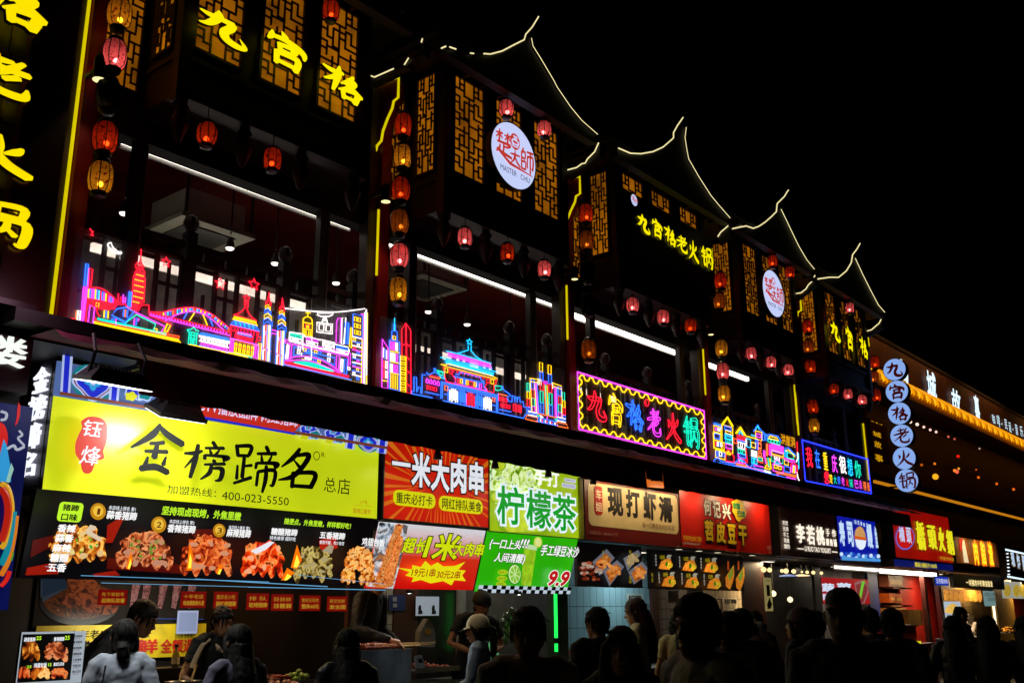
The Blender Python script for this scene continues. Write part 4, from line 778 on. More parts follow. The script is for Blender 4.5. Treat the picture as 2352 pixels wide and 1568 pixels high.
for x0, x1, c in [(920,955,npk),(935,970,npk),(950,985,nb),(1070,1090,no),(1085,1110,ng),(1110,1130,ny),(1235,1240,npk),(1250,1255,npk),(1265,1268,nb),(845,870,ny),(910,945,ny),(1335,1345,ny)]: T.append((c, False, smooth([c2(x0, 790+(x0-920)*.2), c2((x0*.35+x1*.65)-2, 1050+(x0-920)*.2), c2(x1, 1255+(x1-950)*.22)], 3)))
for y, c in [(1235,nw),(1262,nb),(1290,nw)]: T.append((c, False, [c2(815,y), c2(950,y+28)])); T.append((c, False, [c2(1265,y+88), c2(1400,y+118)]))
T += [LC(no,c2,(795,1295),(955,1330),(960,1400),(770,1355)), LC(no,c2,(1260,1400),(1415,1435),(1440,1500),(1275,1465)), LNE(no,c2,(955,1268),(1260,1335)), LNE(nb,c2,(970,1335),(1265,1400)), LNE(nb,c2,(950,1390),(1275,1460)), LC(ng,c2,(955,1285),(985,1290),(975,1320)), LC(nw,c2,(1000,1300),(1050,1330),(1020,1335)), LC(ng,c2,(1230,1350),(1265,1355),(1260,1385)), LNE(npk,c2,(1115,1320),(1110,1355))]
for i in range(11): T.append(LNE([nb,nw,nr][i % 3],c2,(985+i*25,1350+i*6),(985+i*25,1395+i*6)))
s.tubes('monument', T)

d = Zm(2280,1460,2880,1880,2240)
s = npanel('neon_stamp_sign', 'stamp shaped neon sign with pink frame, scalloped yellow border and six coloured characters', d(85,100), d(2020,1405))
s.tubes('outer_frame', [LC(npk,d,(92,105),(1985,685),(2020,1400),(120,955))], .011)
def scallop(p, q, n, dx, dy):
    out = []
    for i in range(n):
        for f_, k in ((0,0),(.28,0),(.36,.55),(.5,1),(.72,1),(.86,.55),(.94,0)):
            t_ = (i+f_)/n; out.append((p[0]+(q[0]-p[0])*t_+dx*k, p[1]+(q[1]-p[1])*t_+dy*k))
    return out
pts = scallop((150,150),(1930,690),13,0,62)+[(1960,735)]+scallop((1975,760),(2005,1320),4,-38,0)+[(1985,1370)]+scallop((1950,1365),(170,940),13,0,-55)+[(135,880)]+scallop((128,860),(112,190),4,45,0)+[(125,185)]
s.tubes('scalloped_border', [(ny, True, [d(*q) for q in pts])], .009)
for ch, q0, q1, cm in [('九',(240,355),(530,850),nr),('宫',(545,400),(785,930),ny),('格',(810,490),(1080,995),nb),('老',(1130,630),(1350,1080),npk),('火',(1405,690),(1640,1165),nr),('锅',(1665,745),(1910,1250),ng)]:
    m = MB(); a0, a1, b0, b1 = s.rect(d(*q0), d(*q1))
    for st in brush(ch): m.tube([s.pl.at(a0+(a1-a0)*x, b1-(b1-b0)*y, .02) for x, y in st], .006, cm, 5, True)
    m.build('character', s.t)
s.tubes('registered_mark', [(nr, True, [d(1130+32*math.cos(i/14*2*math.pi), 562+52*math.sin(i/14*2*math.pi)) for i in range(14)])], .006)
s.text('R', d(1112,535), d(1148,590), nr)

h = Zm(2820,1640,3220,1940,2091)
s = npanel('neon_stilt_houses', 'crowded neon picture of coloured stilt houses with pointed gables', (1634,955), (1836,1106))
T = []
def q4(c, x, y, w, hh, sl=.28, r=.008): T.append((c, True, par(h, x, y, w, hh, sl), r))
for c, x, y, w, hh in [(ny,160,320,140,130),(npk,190,370,40,40),(nw,235,380,50,40),(ny,160,465,140,150),(nb,175,480,105,100),(ny,165,620,210,160),(nr,190,655,25,75),(nw,228,665,25,80),(nb,265,670,25,80),(nw,308,680,25,80),(ny,195,820,200,160),(nb,210,850,40,100),(nw,275,870,50,80),(nb,340,895,50,60),(ny,330,300,225,550),(nb,390,330,130,70),(ny,410,425,110,60),(nc,395,490,150,100),(nc,410,530,120,60),(nc,412,590,135,90),(ng,455,610,40,70),(npk,415,700,130,80),(nor,580,590,65,90),(nr,650,520,170,70),(nr,670,550,50,35),(nr,745,570,60,35),(nb,660,620,160,30),(nw,670,660,140,120),(nw,720,690,40,70),(ng,670,810,150,80),(ng,720,830,45,50),(nb,680,905,145,60),(nr,680,1000,150,80),(nc,840,590,90,170),(nw,825,610,20,130),(ny,950,670,85,100),(nb,1040,610,40,200),(no,1085,615,60,60),(no,1090,700,60,80),(no,1095,800,50,50),(no,1100,890,55,60),(nw,950,840,110,110),(nw,975,850,25,95),(nw,1020,860,20,95),(nc,955,990,110,110),(nc,990,1000,25,100),(nor,1075,960,110,110),(ng,1095,990,80,50),(ny,1035,430,130,170),(npk,1055,490,85,60),(nb,1175,500,50,120),(nb,1240,500,40,120),(ng,1295,600,60,60),(ng,1360,610,50,65),(ng,1430,630,50,65),(ng,1495,650,50,65),(npk,1360,700,255,140),(ny,1375,840,240,70),(nor,1360,920,260,15),(ng,1365,930,60,130),(nw,1435,955,30,60),(nw,1490,970,40,60),(ng,1540,970,65,130),(npk,1400,1120,210,140),(ny,1425,1140,60,60),(ny,1510,1165,60,60),(nb,1640,1165,120,110),(npk,1640,1000,215,40),(ny,1640,1040,80,90),(ng,1700,880,130,110),(nc,1650,830,40,140),(npk,1205,840,25,130),(nr,1300,710,40,220),(npk,1330,720,25,220),(no,1265,700,15,250)]: q4(c, x, y, w, hh)
for i in range(5): T.append(LNE(npk,h,(1405+i*45,705+i*13),(1400+i*45,835+i*13)))
for i in range(3): T.append(LNE(npk,h,(1365,735+i*38),(1610,800+i*38)))
for c, *p in [(ny,(330,300),(447,140),(565,335)),(ny,(345,310),(447,165),(545,335)),(ny,(620,480),(718,350),(830,530)),(ny,(640,490),(718,385),(805,530)),(nc,(690,500),(720,440),(765,520)),(nb,(1000,440),(1078,310),(1130,400),(1290,550)),(nc,(1040,400),(1078,330),(1110,400)),(nb,(1290,550),(1325,505),(1500,545),(1565,640)),(ny,(1310,590),(1340,540),(1480,580),(1510,635),(1310,590)),(nb,(1650,800),(1720,785),(1870,940)),(ny,(1670,850),(1725,830),(1860,970)),(nr,(410,900),(462,820),(580,960),(585,1090),(410,1060),(410,900)),(ny,(425,910),(465,855),(510,930),(425,910)),(nb,(170,1040),(240,985),(320,1070),(590,1120)),(nb,(590,1110),(725,1000),(880,1170)),(nc,(690,1080),(720,1035),(765,1085)),(npk,(660,1100),(790,1115)),(no,(625,1110),(860,1170)),(no,(635,1140),(840,1190)),(nb,(925,1190),(970,1130),(1030,1220),(1195,1250)),(npk,(1010,1150),(1190,1190)),(ny,(1225,1210),(1275,1130),(1340,1240),(1225,1210)),(nw,(1215,1260),(1350,1300)),(nw,(1220,1280),(1350,1320)),(npk,(1410,1130),(1480,1010),(1570,1130)),(nc,(1445,1100),(1480,1035),(1530,1130),(1445,1100)),(nr,(1770,1300),(1780,1120),(1830,1090),(1910,1170),(1900,1330)),(npk,(1800,1300),(1810,1140),(1870,1170),(1870,1320)),(ny,(1820,1310),(1830,1160),(1855,1180),(1850,1320)),(nr,(1905,660),(1910,870)),(nw,(1910,880),(1920,1000),(1890,1080)),(nc,(1930,900),(1940,1230)),(nb,(150,1090),(950,1220),(1200,1290),(1950,1490)),(nb,(160,1060),(150,1100)),(no,(1460,1280),(1880,1370)),(no,(1480,1310),(1880,1400)),(npk,(870,1190),(1200,1280)),(nb,(165,270),(300,310)),(nb,(165,290),(300,330),(320,395)),(ny,(150,470),(165,800)),(nw,(1900,1290),(1920,1410),(1950,1480)),(nc,(945,520),(1030,540)),(ny,(840,545),(1060,600)),(no,(1250,1000),(1290,1200)),(ng,(1290,990),(1320,1190)),(ny,(1330,1000),(1360,1230)),(npk,(1215,900),(1250,1120)),(nr,(830,790),(860,1100)),(npk,(670,900),(690,1100))]: T.append((c, False, [h(*q) for q in p]))
for i in range(18): x = 190+i*95; y = 1075+(x-190)*.235; T.append(LNE(nc if i % 2 else nb,h,(x,y),(x+2,y+42)))
for i in range(16): x = 185+i*26; T.append(LNE(ny,h,(x,800+i*5),(x,830+i*5)) if 230 < x < 380 else LNE(npk,h,(1480+i*26,1340+i*6),(1480+i*26,1375+i*6)))
s.tubes('houses', T, .009)
s.text('洪崖洞', h(1575,485), h(1885,785), em('ffb010', 1.25), .0, name='lettering')
m = MB(); q = [s.q(p_, -.01) for p_ in (h(1480,430), h(1905,560), h(1915,830), h(1490,690))]; m.add(q, [(0,1,2,3)], mt('5a3010', .6)); m.build('back_plate', s.t)

w = Zm(3180,1740,3530,2000,2111)
s = npanel('neon_message_sign', 'dark neon sign with blue frame and two rows of coloured characters', w(145,110), w(1820,1410))
s.tubes('outer_frame', [LC(nbl,w,(148,115),(1735,580),(1820,1405),(225,1100))], .012)
for ch, q0, q1, cm in [('我',(240,265),(435,790),nr),('在',(460,325),(612,810),nb),('重',(655,390),(795,850),ny),('庆',(860,440),(1022,920),npk),('很',(1040,480),(1238,945),nw),('想',(1235,540),(1395,995),nc),('你',(1405,595),(1592,1045),ng)]:
    s.text(ch, w(*q0), w(*q1), cm, .005, name='character')
for ch, q0, q1, cm in [('楚',(805,930),(895,1165),ny),('大',(905,965),(990,1180),ng),('师',(1000,985),(1078,1200),nb),('老',(1092,1005),(1178,1210),npk),('火',(1198,1035),(1275,1240),nr),('锅',(1280,1050),(1372,1265),ng),('巴',(1405,1075),(1505,1285),npk),('适',(1510,1085),(1590,1300),npk),('得',(1605,1110),(1695,1340),no),('板',(1700,1125),(1782,1355),no)]:
    s.text(ch, w(*q0), w(*q1), cm, .0, name='character')
s.tubes('emblem', [(nr, True, smooth([w(735+40*math.cos(i/10*6.283), 970+90*math.sin(i/10*6.283)) for i in range(10)], 2)), (nr, True, [w(740+18*math.cos(i/10*6.283), 970+40*math.sin(i/10*6.283)) for i in range(10)]), (nr, True, [w(750+45*math.cos(i/10*6.283), 1120+40*math.sin(i/10*6.283)) for i in range(10)])], .009)
# ================================================================= shop signs along the ground floor
def ramp(z0, z1, cols, s=1., emit=True):                 # a print whose ink runs from one colour to another over its height
    m = bpy.data.materials.new('two_tone_print'); m.use_nodes = True; nt = m.node_tree; b = nt.nodes['Principled BSDF']; L = nt.links.new
    tc = nt.nodes.new('ShaderNodeTexCoord'); sp = nt.nodes.new('ShaderNodeSeparateXYZ'); mr = nt.nodes.new('ShaderNodeMapRange'); mr.inputs[1].default_value = z0; mr.inputs[2].default_value = z1
    r = nt.nodes.new('ShaderNodeValToRGB'); e = r.color_ramp.elements
    for i, c in enumerate(cols):
        q = e[i] if i < 2 else e.new(.5)
        q.position = i/(len(cols)-1); q.color = (*lin(c), 1)
    L(tc.outputs['Object'], sp.inputs[0]); L(sp.outputs[2], mr.inputs[0]); L(mr.outputs[0], r.inputs[0]); L(r.outputs[0], b.inputs['Base Color'])
    if emit: L(r.outputs[0], b.inputs['Emission Color']); b.inputs['Emission Strength'].default_value = s
    return m
Y0 = 7.5; SPL = FP(Y0)
BLK = mt('08080a', .5); STEEL = mt('8a8a88', .3, metal=.8); 
WEM = em('ffffff', .95); WTXT = em('f4f8ff', .85); INK = mt('070b0e', .95, var=.05)
ys = Zm(0,1400,1600,2100,2352); ym = Zm(0,1950,1000,2731,2008); yn = Zm(700,1950,1700,2731,2008); y4 = Zm(1400,1700,2400,2400,2240); y5 = Zm(1600,2200,2600,2731,2352); y6 = Zm(2200,1750,3200,2450,2240); y7 = Zm(2500,2200,3300,2731,2352); y8 = Zm(3000,1900,4096,2731,2068)
def poly_circle(z, cx, cy, rx, ry, n=20, sl=.0): return [z(cx+rx*math.cos(2*math.pi*i/n), cy+ry*math.sin(2*math.pi*i/n)+sl*rx*math.cos(2*math.pi*i/n)) for i in range(n)]
# --- big yellow sign
YB = em('dcf018', .68, base='c8c020', var=.1, scale=1.1, rough=.3); s = Sign('shop_sign', 'big backlit yellow shop sign with black brush characters and painted blue border', 'sign', SPL, ys(338,62), ys(2215,990), YB, .35, side=mt('3a3838', .4))
BLU = em('2030d8', .75); LBL = em('c0d0ff', .75); TEAL = em('108890', .7); CYN = em('30a8e8', .75); DKR = em('8a1830', .7); NAVY = em('1828a0', .6)
s.box('border_strip', ys(332,62), ys(2245,578), em('5a78b8', .55))
def medal(cx, cy, k=1):
    m = MB()
    for c_, r_, lob in ((TEAL,1.25,.0),(LBL,1.12,.1),(DKR,1.0,.1),(LBL,.93,.1),(BLU,.85,.1),(CYN,.42,.25),(LBL,.16,0)):
        s.flat('', [ys(cx+k*108*r_*(1+lob*math.cos(4*t))*math.cos(t), cy+k*95*r_*(1+lob*math.cos(4*t))*math.sin(t)+.17*k*108*r_*math.cos(t)) for t in [2*math.pi*i/32 for i in range(32)]], c_, mb=m)
    m.build('medallion', s.t)
def cloud(cx, cy, k=1):
    m = MB()
    for c_, dx, dy, r_ in ((LBL,0,0,.9),(BLU,0,0,.78),(LBL,50,30,.55),(TEAL,50,30,.45),(em('d8d820',.8),-40,40,.4),(LBL,-10,-30,.35),(CYN,-10,-30,.27),(em('c85030',.7),-10,-30,.1)):
        s.flat('', [ys(cx+dx*k+k*90*r_*(1+.12*math.cos(5*t))*math.cos(t), cy+dy*k+k*70*r_*(1+.12*math.cos(5*t))*math.sin(t)) for t in [2*math.pi*i/30 for i in range(30)]], c_, mb=m)
    m.build('cloud_scroll', s.t)
medal(540, 195, .92); cloud(800, 235, .95); cloud(1000, 320, .7); cloud(1800, 480, .7); cloud(1940, 505, .7); medal(2135, 545, .5)
for x, y in ((372, 150), (655, 240), (2040, 520), (2225, 545)):
    m = MB(); s.flat('', [ys(x-32,y-130 if x < 900 else y-60), ys(x+28,y-120 if x < 900 else y-50), ys(x+10,y+120 if x < 600 else y+70), ys(x-48,y+110 if x < 600 else y+60)], LBL, mb=m); s.flat('', [ys(x-20,y-128 if x < 900 else y-58), ys(x+12,y-122 if x < 900 else y-52), ys(x-4,y+118 if x < 600 else y+66), ys(x-34,y+112 if x < 600 else y+62)], BLU, mb=m); m.build('border_bar', s.t)
s.flat('brown_line', [ys(318,252), ys(2245,572), ys(2243,588), ys(316,270)], em('8a4830', .6))
s.flat('red_cartouche', [ys(1060,280), ys(1745,430), ys(1690,490), ys(1120,390)], em('d03020', .8)); s.flat('blue_line', [ys(1130,392), ys(1700,492), ys(1695,505), ys(1120,405)], BLU)
s.text('CCTV播放品牌 网红猪蹄', ys(1085,270), ys(1712,462), em('e0d8ff', .9), .012)
for ch, p0, p1 in [('金',(742,420),(1022,758)),('榜',(1048,524),(1292,786)),('蹄',(1343,548),(1582,852)),('名',(1603,568),(1818,836))]: s.brush(ch, ys(*p0), ys(*p1), INK, fat=1.05)
s.text('总', ys(1865,748), ys(1932,842), INK, .0); s.text('店', ys(1945,755), ys(2014,856), INK)
m = MB(); m.tube([s.q(ys(1857+18*math.cos(i/16*6.283), 621+24*math.sin(i/16*6.283)), .012) for i in range(16)], .004, INK, 4, True); m.build('registered_mark', s.t); s.text('R', ys(1848,606), ys(1866,636), INK)
s.text('加盟热线：', ys(942,795), ys(1225,872), INK); s.text('400-023-5550', ys(1262,834), ys(1652,918), INK)
OR = em('d87818', .6, base='a05010'); s.text('17号', ys(2074,884), ys(2116,914), OR); s.flat('thin_line', [ys(2030,912), ys(2140,921), ys(2140,923), ys(2030,914)], OR); s.text('较场口夜市', ys(2030,930), ys(2132,972), OR, .01)
s.flat('red_seal', smooth([ys(*q) for q in [(430,430),(475,402),(545,408),(584,448),(583,540),(563,600),(566,645),(520,662),(498,718),(470,734),(440,720),(425,660),(400,620),(398,560),(420,500),(437,465),(430,430)]], 3), em('e04030', .85))
s.text('钰', ys(450,415), ys(553,527), WTXT, .01, .15); s.text('烽', ys(428,565), ys(540,690), WTXT, .01, .15)
# --- its side, facing up the street
ss = SP(s.a0-.004); a_ = ss.ab(ys(232,790))[0]
s = Sign('side_sign', 'narrow dark side board with four white glowing characters left of the big yellow sign', 'sign', ss, ys(238,62), ys(226,792), mt('4a4654', .5), .012)
for ch, p0, p1 in [('金',(212,102),(300,248)),('榜',(182,268),(282,410)),('蹄',(150,432),(250,582)),('名',(132,600),(222,745))]: um = (p0[0]+p1[0])/2; vm = (p0[1]+p1[1])/2; y0_ = ss.ab(ys(p0[0],vm))[0]; y1_ = ss.ab(ys(p1[0],vm))[0]; z1_ = ss.ab(ys(um,p0[1]))[1]; z0_ = ss.ab(ys(um,p1[1]))[1]; s.rect = lambda a, b, q=(y0_, y1_, z0_, z1_): q; s.text(ch, 0, 0, em('f0f4ff', 1.1), .02, name='character', th=.02)
# --- slanted menu lightbox
def slant(yt, zt, yb, zb_): return Pl((0, yt, zt), (1,0,0), (0, yt-yb, zt-zb_))
SL1 = slant(7.5, 2.62, 7.61, 2.02)
MB_ = em('060408', .6, base='060408'); s = Sign('menu_lightbox', 'long black menu lightbox with six roast meat pictures under the yellow sign', 'sign', SL1, ym(296,10), yn(1527,782), MB_, .06)
GRN = em('c8ff30', .85); GOLD = em('d09018', .8); RS = em('b01c08', .6); RS2 = em('600c04', .6)
def blob(z, cx, cy, w, h, mat, seed, name='food_picture', fingers=True, hi=None, dots=None, top=None):
    rr = random.Random(seed); pts = []
    for i in range(26):
        t = math.pi*i/25; k = 1+rr.uniform(-.09, .09); pts.append((cx-w*.94*math.cos(t)*k, cy-h*.72*math.sin(t)**.8*k+h*.12))
    n = 5 if fingers else 3
    for j in range(n):
        x1 = cx+w-2*w*(j+.15)/n; x2 = cx+w-2*w*(j+.55)/n; x3 = cx+w-2*w*(j+.95)/n; d_ = h*(.42+rr.uniform(-.08,.1))
        pts += [(x1, cy+d_*.8), (x2, cy+d_), (x3, cy+d_*.55)]
    m = MB(); s.flat('', [z(*q) for q in smooth(pts+[pts[0]], 3)[:-1]], mat, mb=m)
    for _ in range(9):
        if hi: x = cx+rr.uniform(-.75,.75)*w; y = cy+rr.uniform(-.4,.3)*h; a = rr.uniform(.06,.2)*w; b_ = rr.uniform(.04,.1)*h; s.flat('', [z(x+a*math.cos(t)*rr.uniform(.6,1.2), y+b_*math.sin(t)) for t in [i*.785 for i in range(8)]], hi, mb=m)
    for _ in range(26):
        if dots: x = cx+rr.uniform(-.6,.6)*w; y = cy+rr.uniform(-.42,.12)*h; a = rr.uniform(.03,.07)*w; s.flat('', [z(x+a*math.cos(t), y+a*math.sin(t)) for t in [i*1.05 for i in range(6)]], rr.choice(dots), mb=m)
    m.build(name, s.t)
for q, c_ in [([(860,300),(960,240),(990,250),(900,440),(850,440)],RS),([(260,420),(420,380),(430,460),(240,560)],RS2),([(215,640),(420,600),(470,690),(200,700)],RS),([(860,560),(1500,620),(1500,690),(850,650)],RS2),([(740,690),(920,660),(960,700),(760,712)],RS),([(1500,330),(1720,330),(1760,400),(1560,410)],RS2)]: s.flat('red_glow_print', [ym(*p) for p in q], c_)
s.flat('red_glow_print', [yn(*p) for p in [(1150,420),(1280,380),(1300,480),(1160,520)]], em('c01408',.75))
P1 = pic(['140501','6a2806','c06a14','f0bc58','6a2a08'], 11); P2 = pic(['100402','561c0c','a84c24','e0905c','4a180a'], 11); P3 = pic(['180401','701606','bc4418','f08c48','681c08'], 11); P4 = pic(['300401','a81804','f04408','ffa050','7a0e02'], 10); P5 = pic(['0c0602','403010','8a7434','ccb86c','2c1e0a'], 11); P6 = pic(['3a0e02','9a3c08','e08020','ffd080','a04810'], 14)
blob(ym, 620, 480, 240, 300, P1, 1, hi=em('f0c888',.8), dots=[em('e8d060',.85), em('f0e088',.8), em('58b020',.8)], fingers=True)
s.flat('bone_picture', [ym(*p) for p in [(640,350),(690,285),(735,300),(735,325),(700,340),(790,400),(760,420)]], em('e8d0b0',.8))
blob(ym, 1125, 520, 230, 300, P2, 2, hi=em('d89878',.7), dots=[em('70a030',.7), em('b8a050',.7)])
blob(ym, 1590, 545, 220, 300, P3, 3, hi=em('e8a078',.75), dots=[em('e06020',.8)])
blob(yn, 600, 570, 180, 280, P4, 4, hi=em('ffb080',.9)); s.flat('bone_picture', [yn(*p) for p in [(500,480),(650,405),(690,410),(620,470),(540,505)]], em('f0f0f8',.9))
blob(yn, 1000, 600, 165, 270, P5, 5, hi=em('c8b880',.7)); s.flat('bone_picture', [yn(*p) for p in [(1060,480),(1120,430),(1155,440),(1140,500)]], em('c0b090',.7))
blob(yn, 1360, 560, 125, 190, P6, 6, hi=em('ffc870',.85), fingers=False); blob(yn, 1260, 680, 65, 130, P6, 7, fingers=False, dots=[em('f0d830',.9)]); blob(yn, 1390, 690, 70, 130, P6, 8, fingers=False)
for z_, pts in [(ym,[(1345,620),(1375,400),(1400,500),(1390,620)]),(ym,[(1580,640),(1610,570),(1640,580),(1610,650)]),(ym,[(860,600),(905,460),(915,540),(890,610)]),(yn,[(770,600),(820,420),(860,540),(820,610)]),(yn,[(690,700),(740,600),(800,640),(740,690)])]:
    m = MB(); s.flat('', [z_(*p) for p in pts], em('ff7808',1.0), mb=m); cx = sum(p[0] for p in pts)/4; cy = sum(p[1] for p in pts)/4; s.flat('', [z_(cx+(p[0]-cx)*.55, cy+(p[1]-cy)*.55+20) for p in pts], em('ffe040',1.3), mb=m); m.build('flame_picture', s.t)
for q in [(ym(500,650),ym(2000,708),6),(ym(215,578),ym(330,588),4),(ym(660,708),yn(420,745),5),(yn(0,680),yn(1060,745),8),(yn(420,745),yn(1525,775),7),(yn(820,655),yn(1525,730),4)]: s.flat('grill_bar_print', [q[0], q[1], (q[1][0], q[1][1]+q[2]*.25), (q[0][0], q[0][1]+q[2]*.25)], em('70b8e8', .8))
s.box('tag', ym(330,72), ym(492,238), GRN, .2); s.text('猪蹄', ym(355,90), ym(475,152), BLK, .03); s.text('口味', ym(343,162), ym(462,228), BLK, .03)
for i, t in enumerate(['香辣','蒜香','麻辣','糖醋','五香']): s.text(t, ym(316-i*21,246+i*76), ym(446-i*20,318+i*76), WEM, .03)
for x, y, r_ in [(625,150,62),(1105,255,60),(1585,302,50)]: m = MB(); s.flat('', poly_circle(ym,x,y,r_,r_+4), GOLD, mb=m); s.flat('', poly_circle(ym,x,y-4,r_*.66,r_*.7), em('f0c040',.95), mb=m); m.build('medal', s.t)
for t, x, y in [('1',612,125),('2',1090,230),('3',1572,278)]: s.text(t, ym(x+(6 if t == '1' else 0),y), ym(x+(20 if t == '1' else 28),y+48), em('7a4008',.6), .02)
for t, p0, p1, mm, bd in [('本店线上排名 第1',ym(706,100),ym(912,150),WTXT,.01),('蒜香猪蹄',ym(692,138),ym(918,222),WEM,.03),('坚持现卤现烤，外焦里嫩',ym(1130,105),ym(1748,226),GRN,.03),('本店线上排名 第2',ym(1185,210),ym(1378,255),WTXT,.01),('香辣猪蹄',ym(1172,245),ym(1382,325),WEM,.03),('本店线上排名 第3',ym(1655,258),ym(1818,300),WTXT,.01),('麻辣猪蹄',ym(1642,282),ym(1822,360),WEM,.03),
   ('随便点，外焦里嫩，样样都好吃！',yn(695,203),yn(1218,295),GRN,.025),('糖醋猪蹄',yn(588,278),yn(788,348),WEM,.03),('特色推荐 超好吃',yn(574,340),yn(776,386),WTXT,.01),('五香猪蹄',yn(975,308),yn(1168,378),WEM,.03),('香而不腻，老少皆宜',yn(970,378),yn(1162,420),WTXT,.01),('鸡翅包饭',yn(1312,358),yn(1486,432),WEM,.02),('手工制作 外焦里嫩',yn(1322,418),yn(1472,450),WTXT,.0)]: s.text(t, p0, p1, mm, bd)
s2 = Sign('side_sign', 'dark slanted side board with four dim characters left of the menu lightbox', 'sign', SP(s.a0-.006), ym(120,160), ym(105,720), mt('141010', .6), .01)
for i, ch in enumerate('十年老店'): s2.text(ch, ym(128-i*20,228+i*120), ym(178-i*20,318+i*122), mt('5a4c44', .5), .02, name='character')
# --- red skewer sign and lemon tea sign
s = Sign('shop_sign', 'red sign with orange rays and five big white characters over the skewer stall', 'sign', SPL, y4(312,128), y4(1236,916), em('c01a08', .8, var=.22, scale=1.4), .3, rim=(.014, STEEL))
rr = random.Random(3); cx, cy = s.pl.ab(y4(820,560)); m = MB(); o = s.nx()
for i in range(46):
    t = 2*math.pi*(i+rr.random()*.6)/46; w_ = rr.uniform(.008,.035); r0 = rr.uniform(.22,.4)
    def edge(tt):
        dx, dy = math.cos(tt), math.sin(tt); k = min([v for v in ((s.a1-cx)/dx if dx > 0 else 9e9, (s.a0-cx)/dx if dx < 0 else 9e9, (s.b1-cy)/dy if dy > 0 else 9e9, (s.b0-cy)/dy if dy < 0 else 9e9)]); return cx+dx*k*.995, cy+dy*k*.995
    e0, e1 = edge(t-w_), edge(t+w_); k = r0
    m.add([s.pl.at(cx+math.cos(t)*k, cy+math.sin(t)*k*.5, o), s.pl.at(*e0, o), s.pl.at(*e1, o)], [(0,1,2)], em('e07018', .75))
m.build('rays', s.t)
for ch, p0, p1 in [('一',(373,318),(537,378)),('米',(550,232),(712,568)),('大',(722,262),(880,602)),('肉',(895,292),(1032,614)),('串',(1055,320),(1186,632))]: s.text(ch, y4(*p0), y4(*p1), em('e8ecf4', .9), .035, edge=BLK, edgew=.045, name='character')
for p0, p1, t, t0, t1 in [((375,573),(752,752),'重庆必打卡',(400,598),(724,730)),((782,626),(1174,802),'网红排队美食',(810,648),(1162,784))]: s.box('pill', y4(*p0), y4(*p1), em('d8d808', .85), .45); s.text(t, y4(*t0), y4(*t1), BLK, .012)
s = Sign('shop_sign', 'lime green lemon tea sign with three large green white edged characters', 'sign', SPL, y4(1242,306), y4(2058,1014), em('a0c010', .85, var=.25, scale=1.5), .3, rim=(.012, STEEL))
s.flat('lime_photo', [y4(*p) for p in [(1248,318),(1700,392),(1700,560),(1500,640),(1300,700),(1250,560)]], pic(['3a6a08','88b020','d0e880','e8f8d8','5a9010'], 9))
for x, y, r_ in [(1560,830,250),(1310,640,60),(1330,360,60)]:
    m = MB(); s.flat('', [q for q in [y4(x+r_*math.cos(t), min(y+r_*.9*math.sin(t), 960+ (x+r_*math.cos(t)-1500)*.08)) for t in [i*.196 for i in range(32)]] if True], em('8ab810',.7), mb=m); s.flat('', [y4(x+r_*.82*math.cos(t), min(y+r_*.74*math.sin(t), 950+(x-1500)*.08)) for t in [i*.196 for i in range(32)]], em('c8dc30',.8,var=.2,scale=8), mb=m); m.build('lime_slice_picture', s.t)
s.text('手打', y4(1645,388), y4(1866,562), WEM, .03)
for ch, p0, p1 in [('柠',(1306,532),(1552,902)),('檬',(1564,572),(1792,934)),('茶',(1800,610),(2012,958))]: s.text(ch, y4(*p0), y4(*p1), em('08a020', .85), .02, edge=em('e4f0ff', .95), edgew=.06, name='character')
for t, p0, p1 in [('新鲜材料',(1905,472),(2010,520)),('安全无添加',(1882,514),(2008,574))]: s.box('pill', y4(*p0), y4(*p1), em('d8d8f0', .85), .45); s.text(t, y4(p0[0]+10,p0[1]+8), y4(p1[0]-10,p1[1]-8), em('283a70',.5), .0)
# --- slanted lightboxes below them
SL2 = slant(7.5, 2.60, 7.68, 1.98)
s = Sign('menu_lightbox', 'slanted red and white lightbox with yellow burst and skewer photo', 'sign', SL2, y4(258,862), y4(1102,1475), ramp(2.0, 2.6, ['d00c08','d83018','d8d8e0'], .8), .05)
s.flat('skewer_photo', [y4(*p) for p in [(262,868),(520,890),(470,1150),(385,1462),(145,1440)]], pic(['202428','8a98a8','c8d0d8','404850','a0683a'], 5))
rr = random.Random(5); m = MB()
for j in range(16):
    f_ = j/15; x = 432-(432-265)*f_; y = 912+500*f_; w_ = 35+55*f_; s.flat('', [y4(x+w_*math.cos(t)*rr.uniform(.8,1.15), y+34*math.sin(t)) for t in [i*.698 for i in range(9)]], pic(['4a1408','b85018','e89848','782408','f0c080'], 22), mb=m)
    if j > 3: s.flat('', [y4(x+58+w_*.5*math.cos(t), y-30+34*math.sin(t)) for t in [i*.785 for i in range(8)]], pic(['5a2010','d07030','f0a860'], 22), mb=m)
m.build('meat_skewer_photo', s.t)
YG = em('d0e010', .95)
for t, p0, p1 in [('超长',(458,988),(648,1142)),('1米',(664,944),(918,1204)),('大肉串',(908,1026),(1152,1168))]: s.text(t, y4(*p0), y4(*p1), YG, .03, .1, edge=BLK, edgew=.035)
s.flat('yellow_burst', [y4(*p) for p in [(390,1262),(520,1275),(525,1238),(600,1255),(640,1200),(690,1245),(750,1213),(800,1250),(905,1245),(1000,1208),(935,1280),(1003,1288),(970,1330),(1005,1382),(900,1373),(875,1420),(800,1380),(690,1402),(600,1370),(515,1390),(535,1350),(460,1330),(500,1300)]], em('e8e010', .95))
s.text('19元1串', y4(528,1260), y4(722,1346), em('b02010',.7), .012); s.text('30元2串', y4(750,1282), y4(944,1362), em('b02010',.7), .012)
s = Sign('menu_lightbox', 'slanted bright green lightbox with a lime drink and black white checked lower edge', 'sign', SL2, y4(1228,942), y4(1943,1500), em('2cb408', .85, var=.1, scale=2), .05)
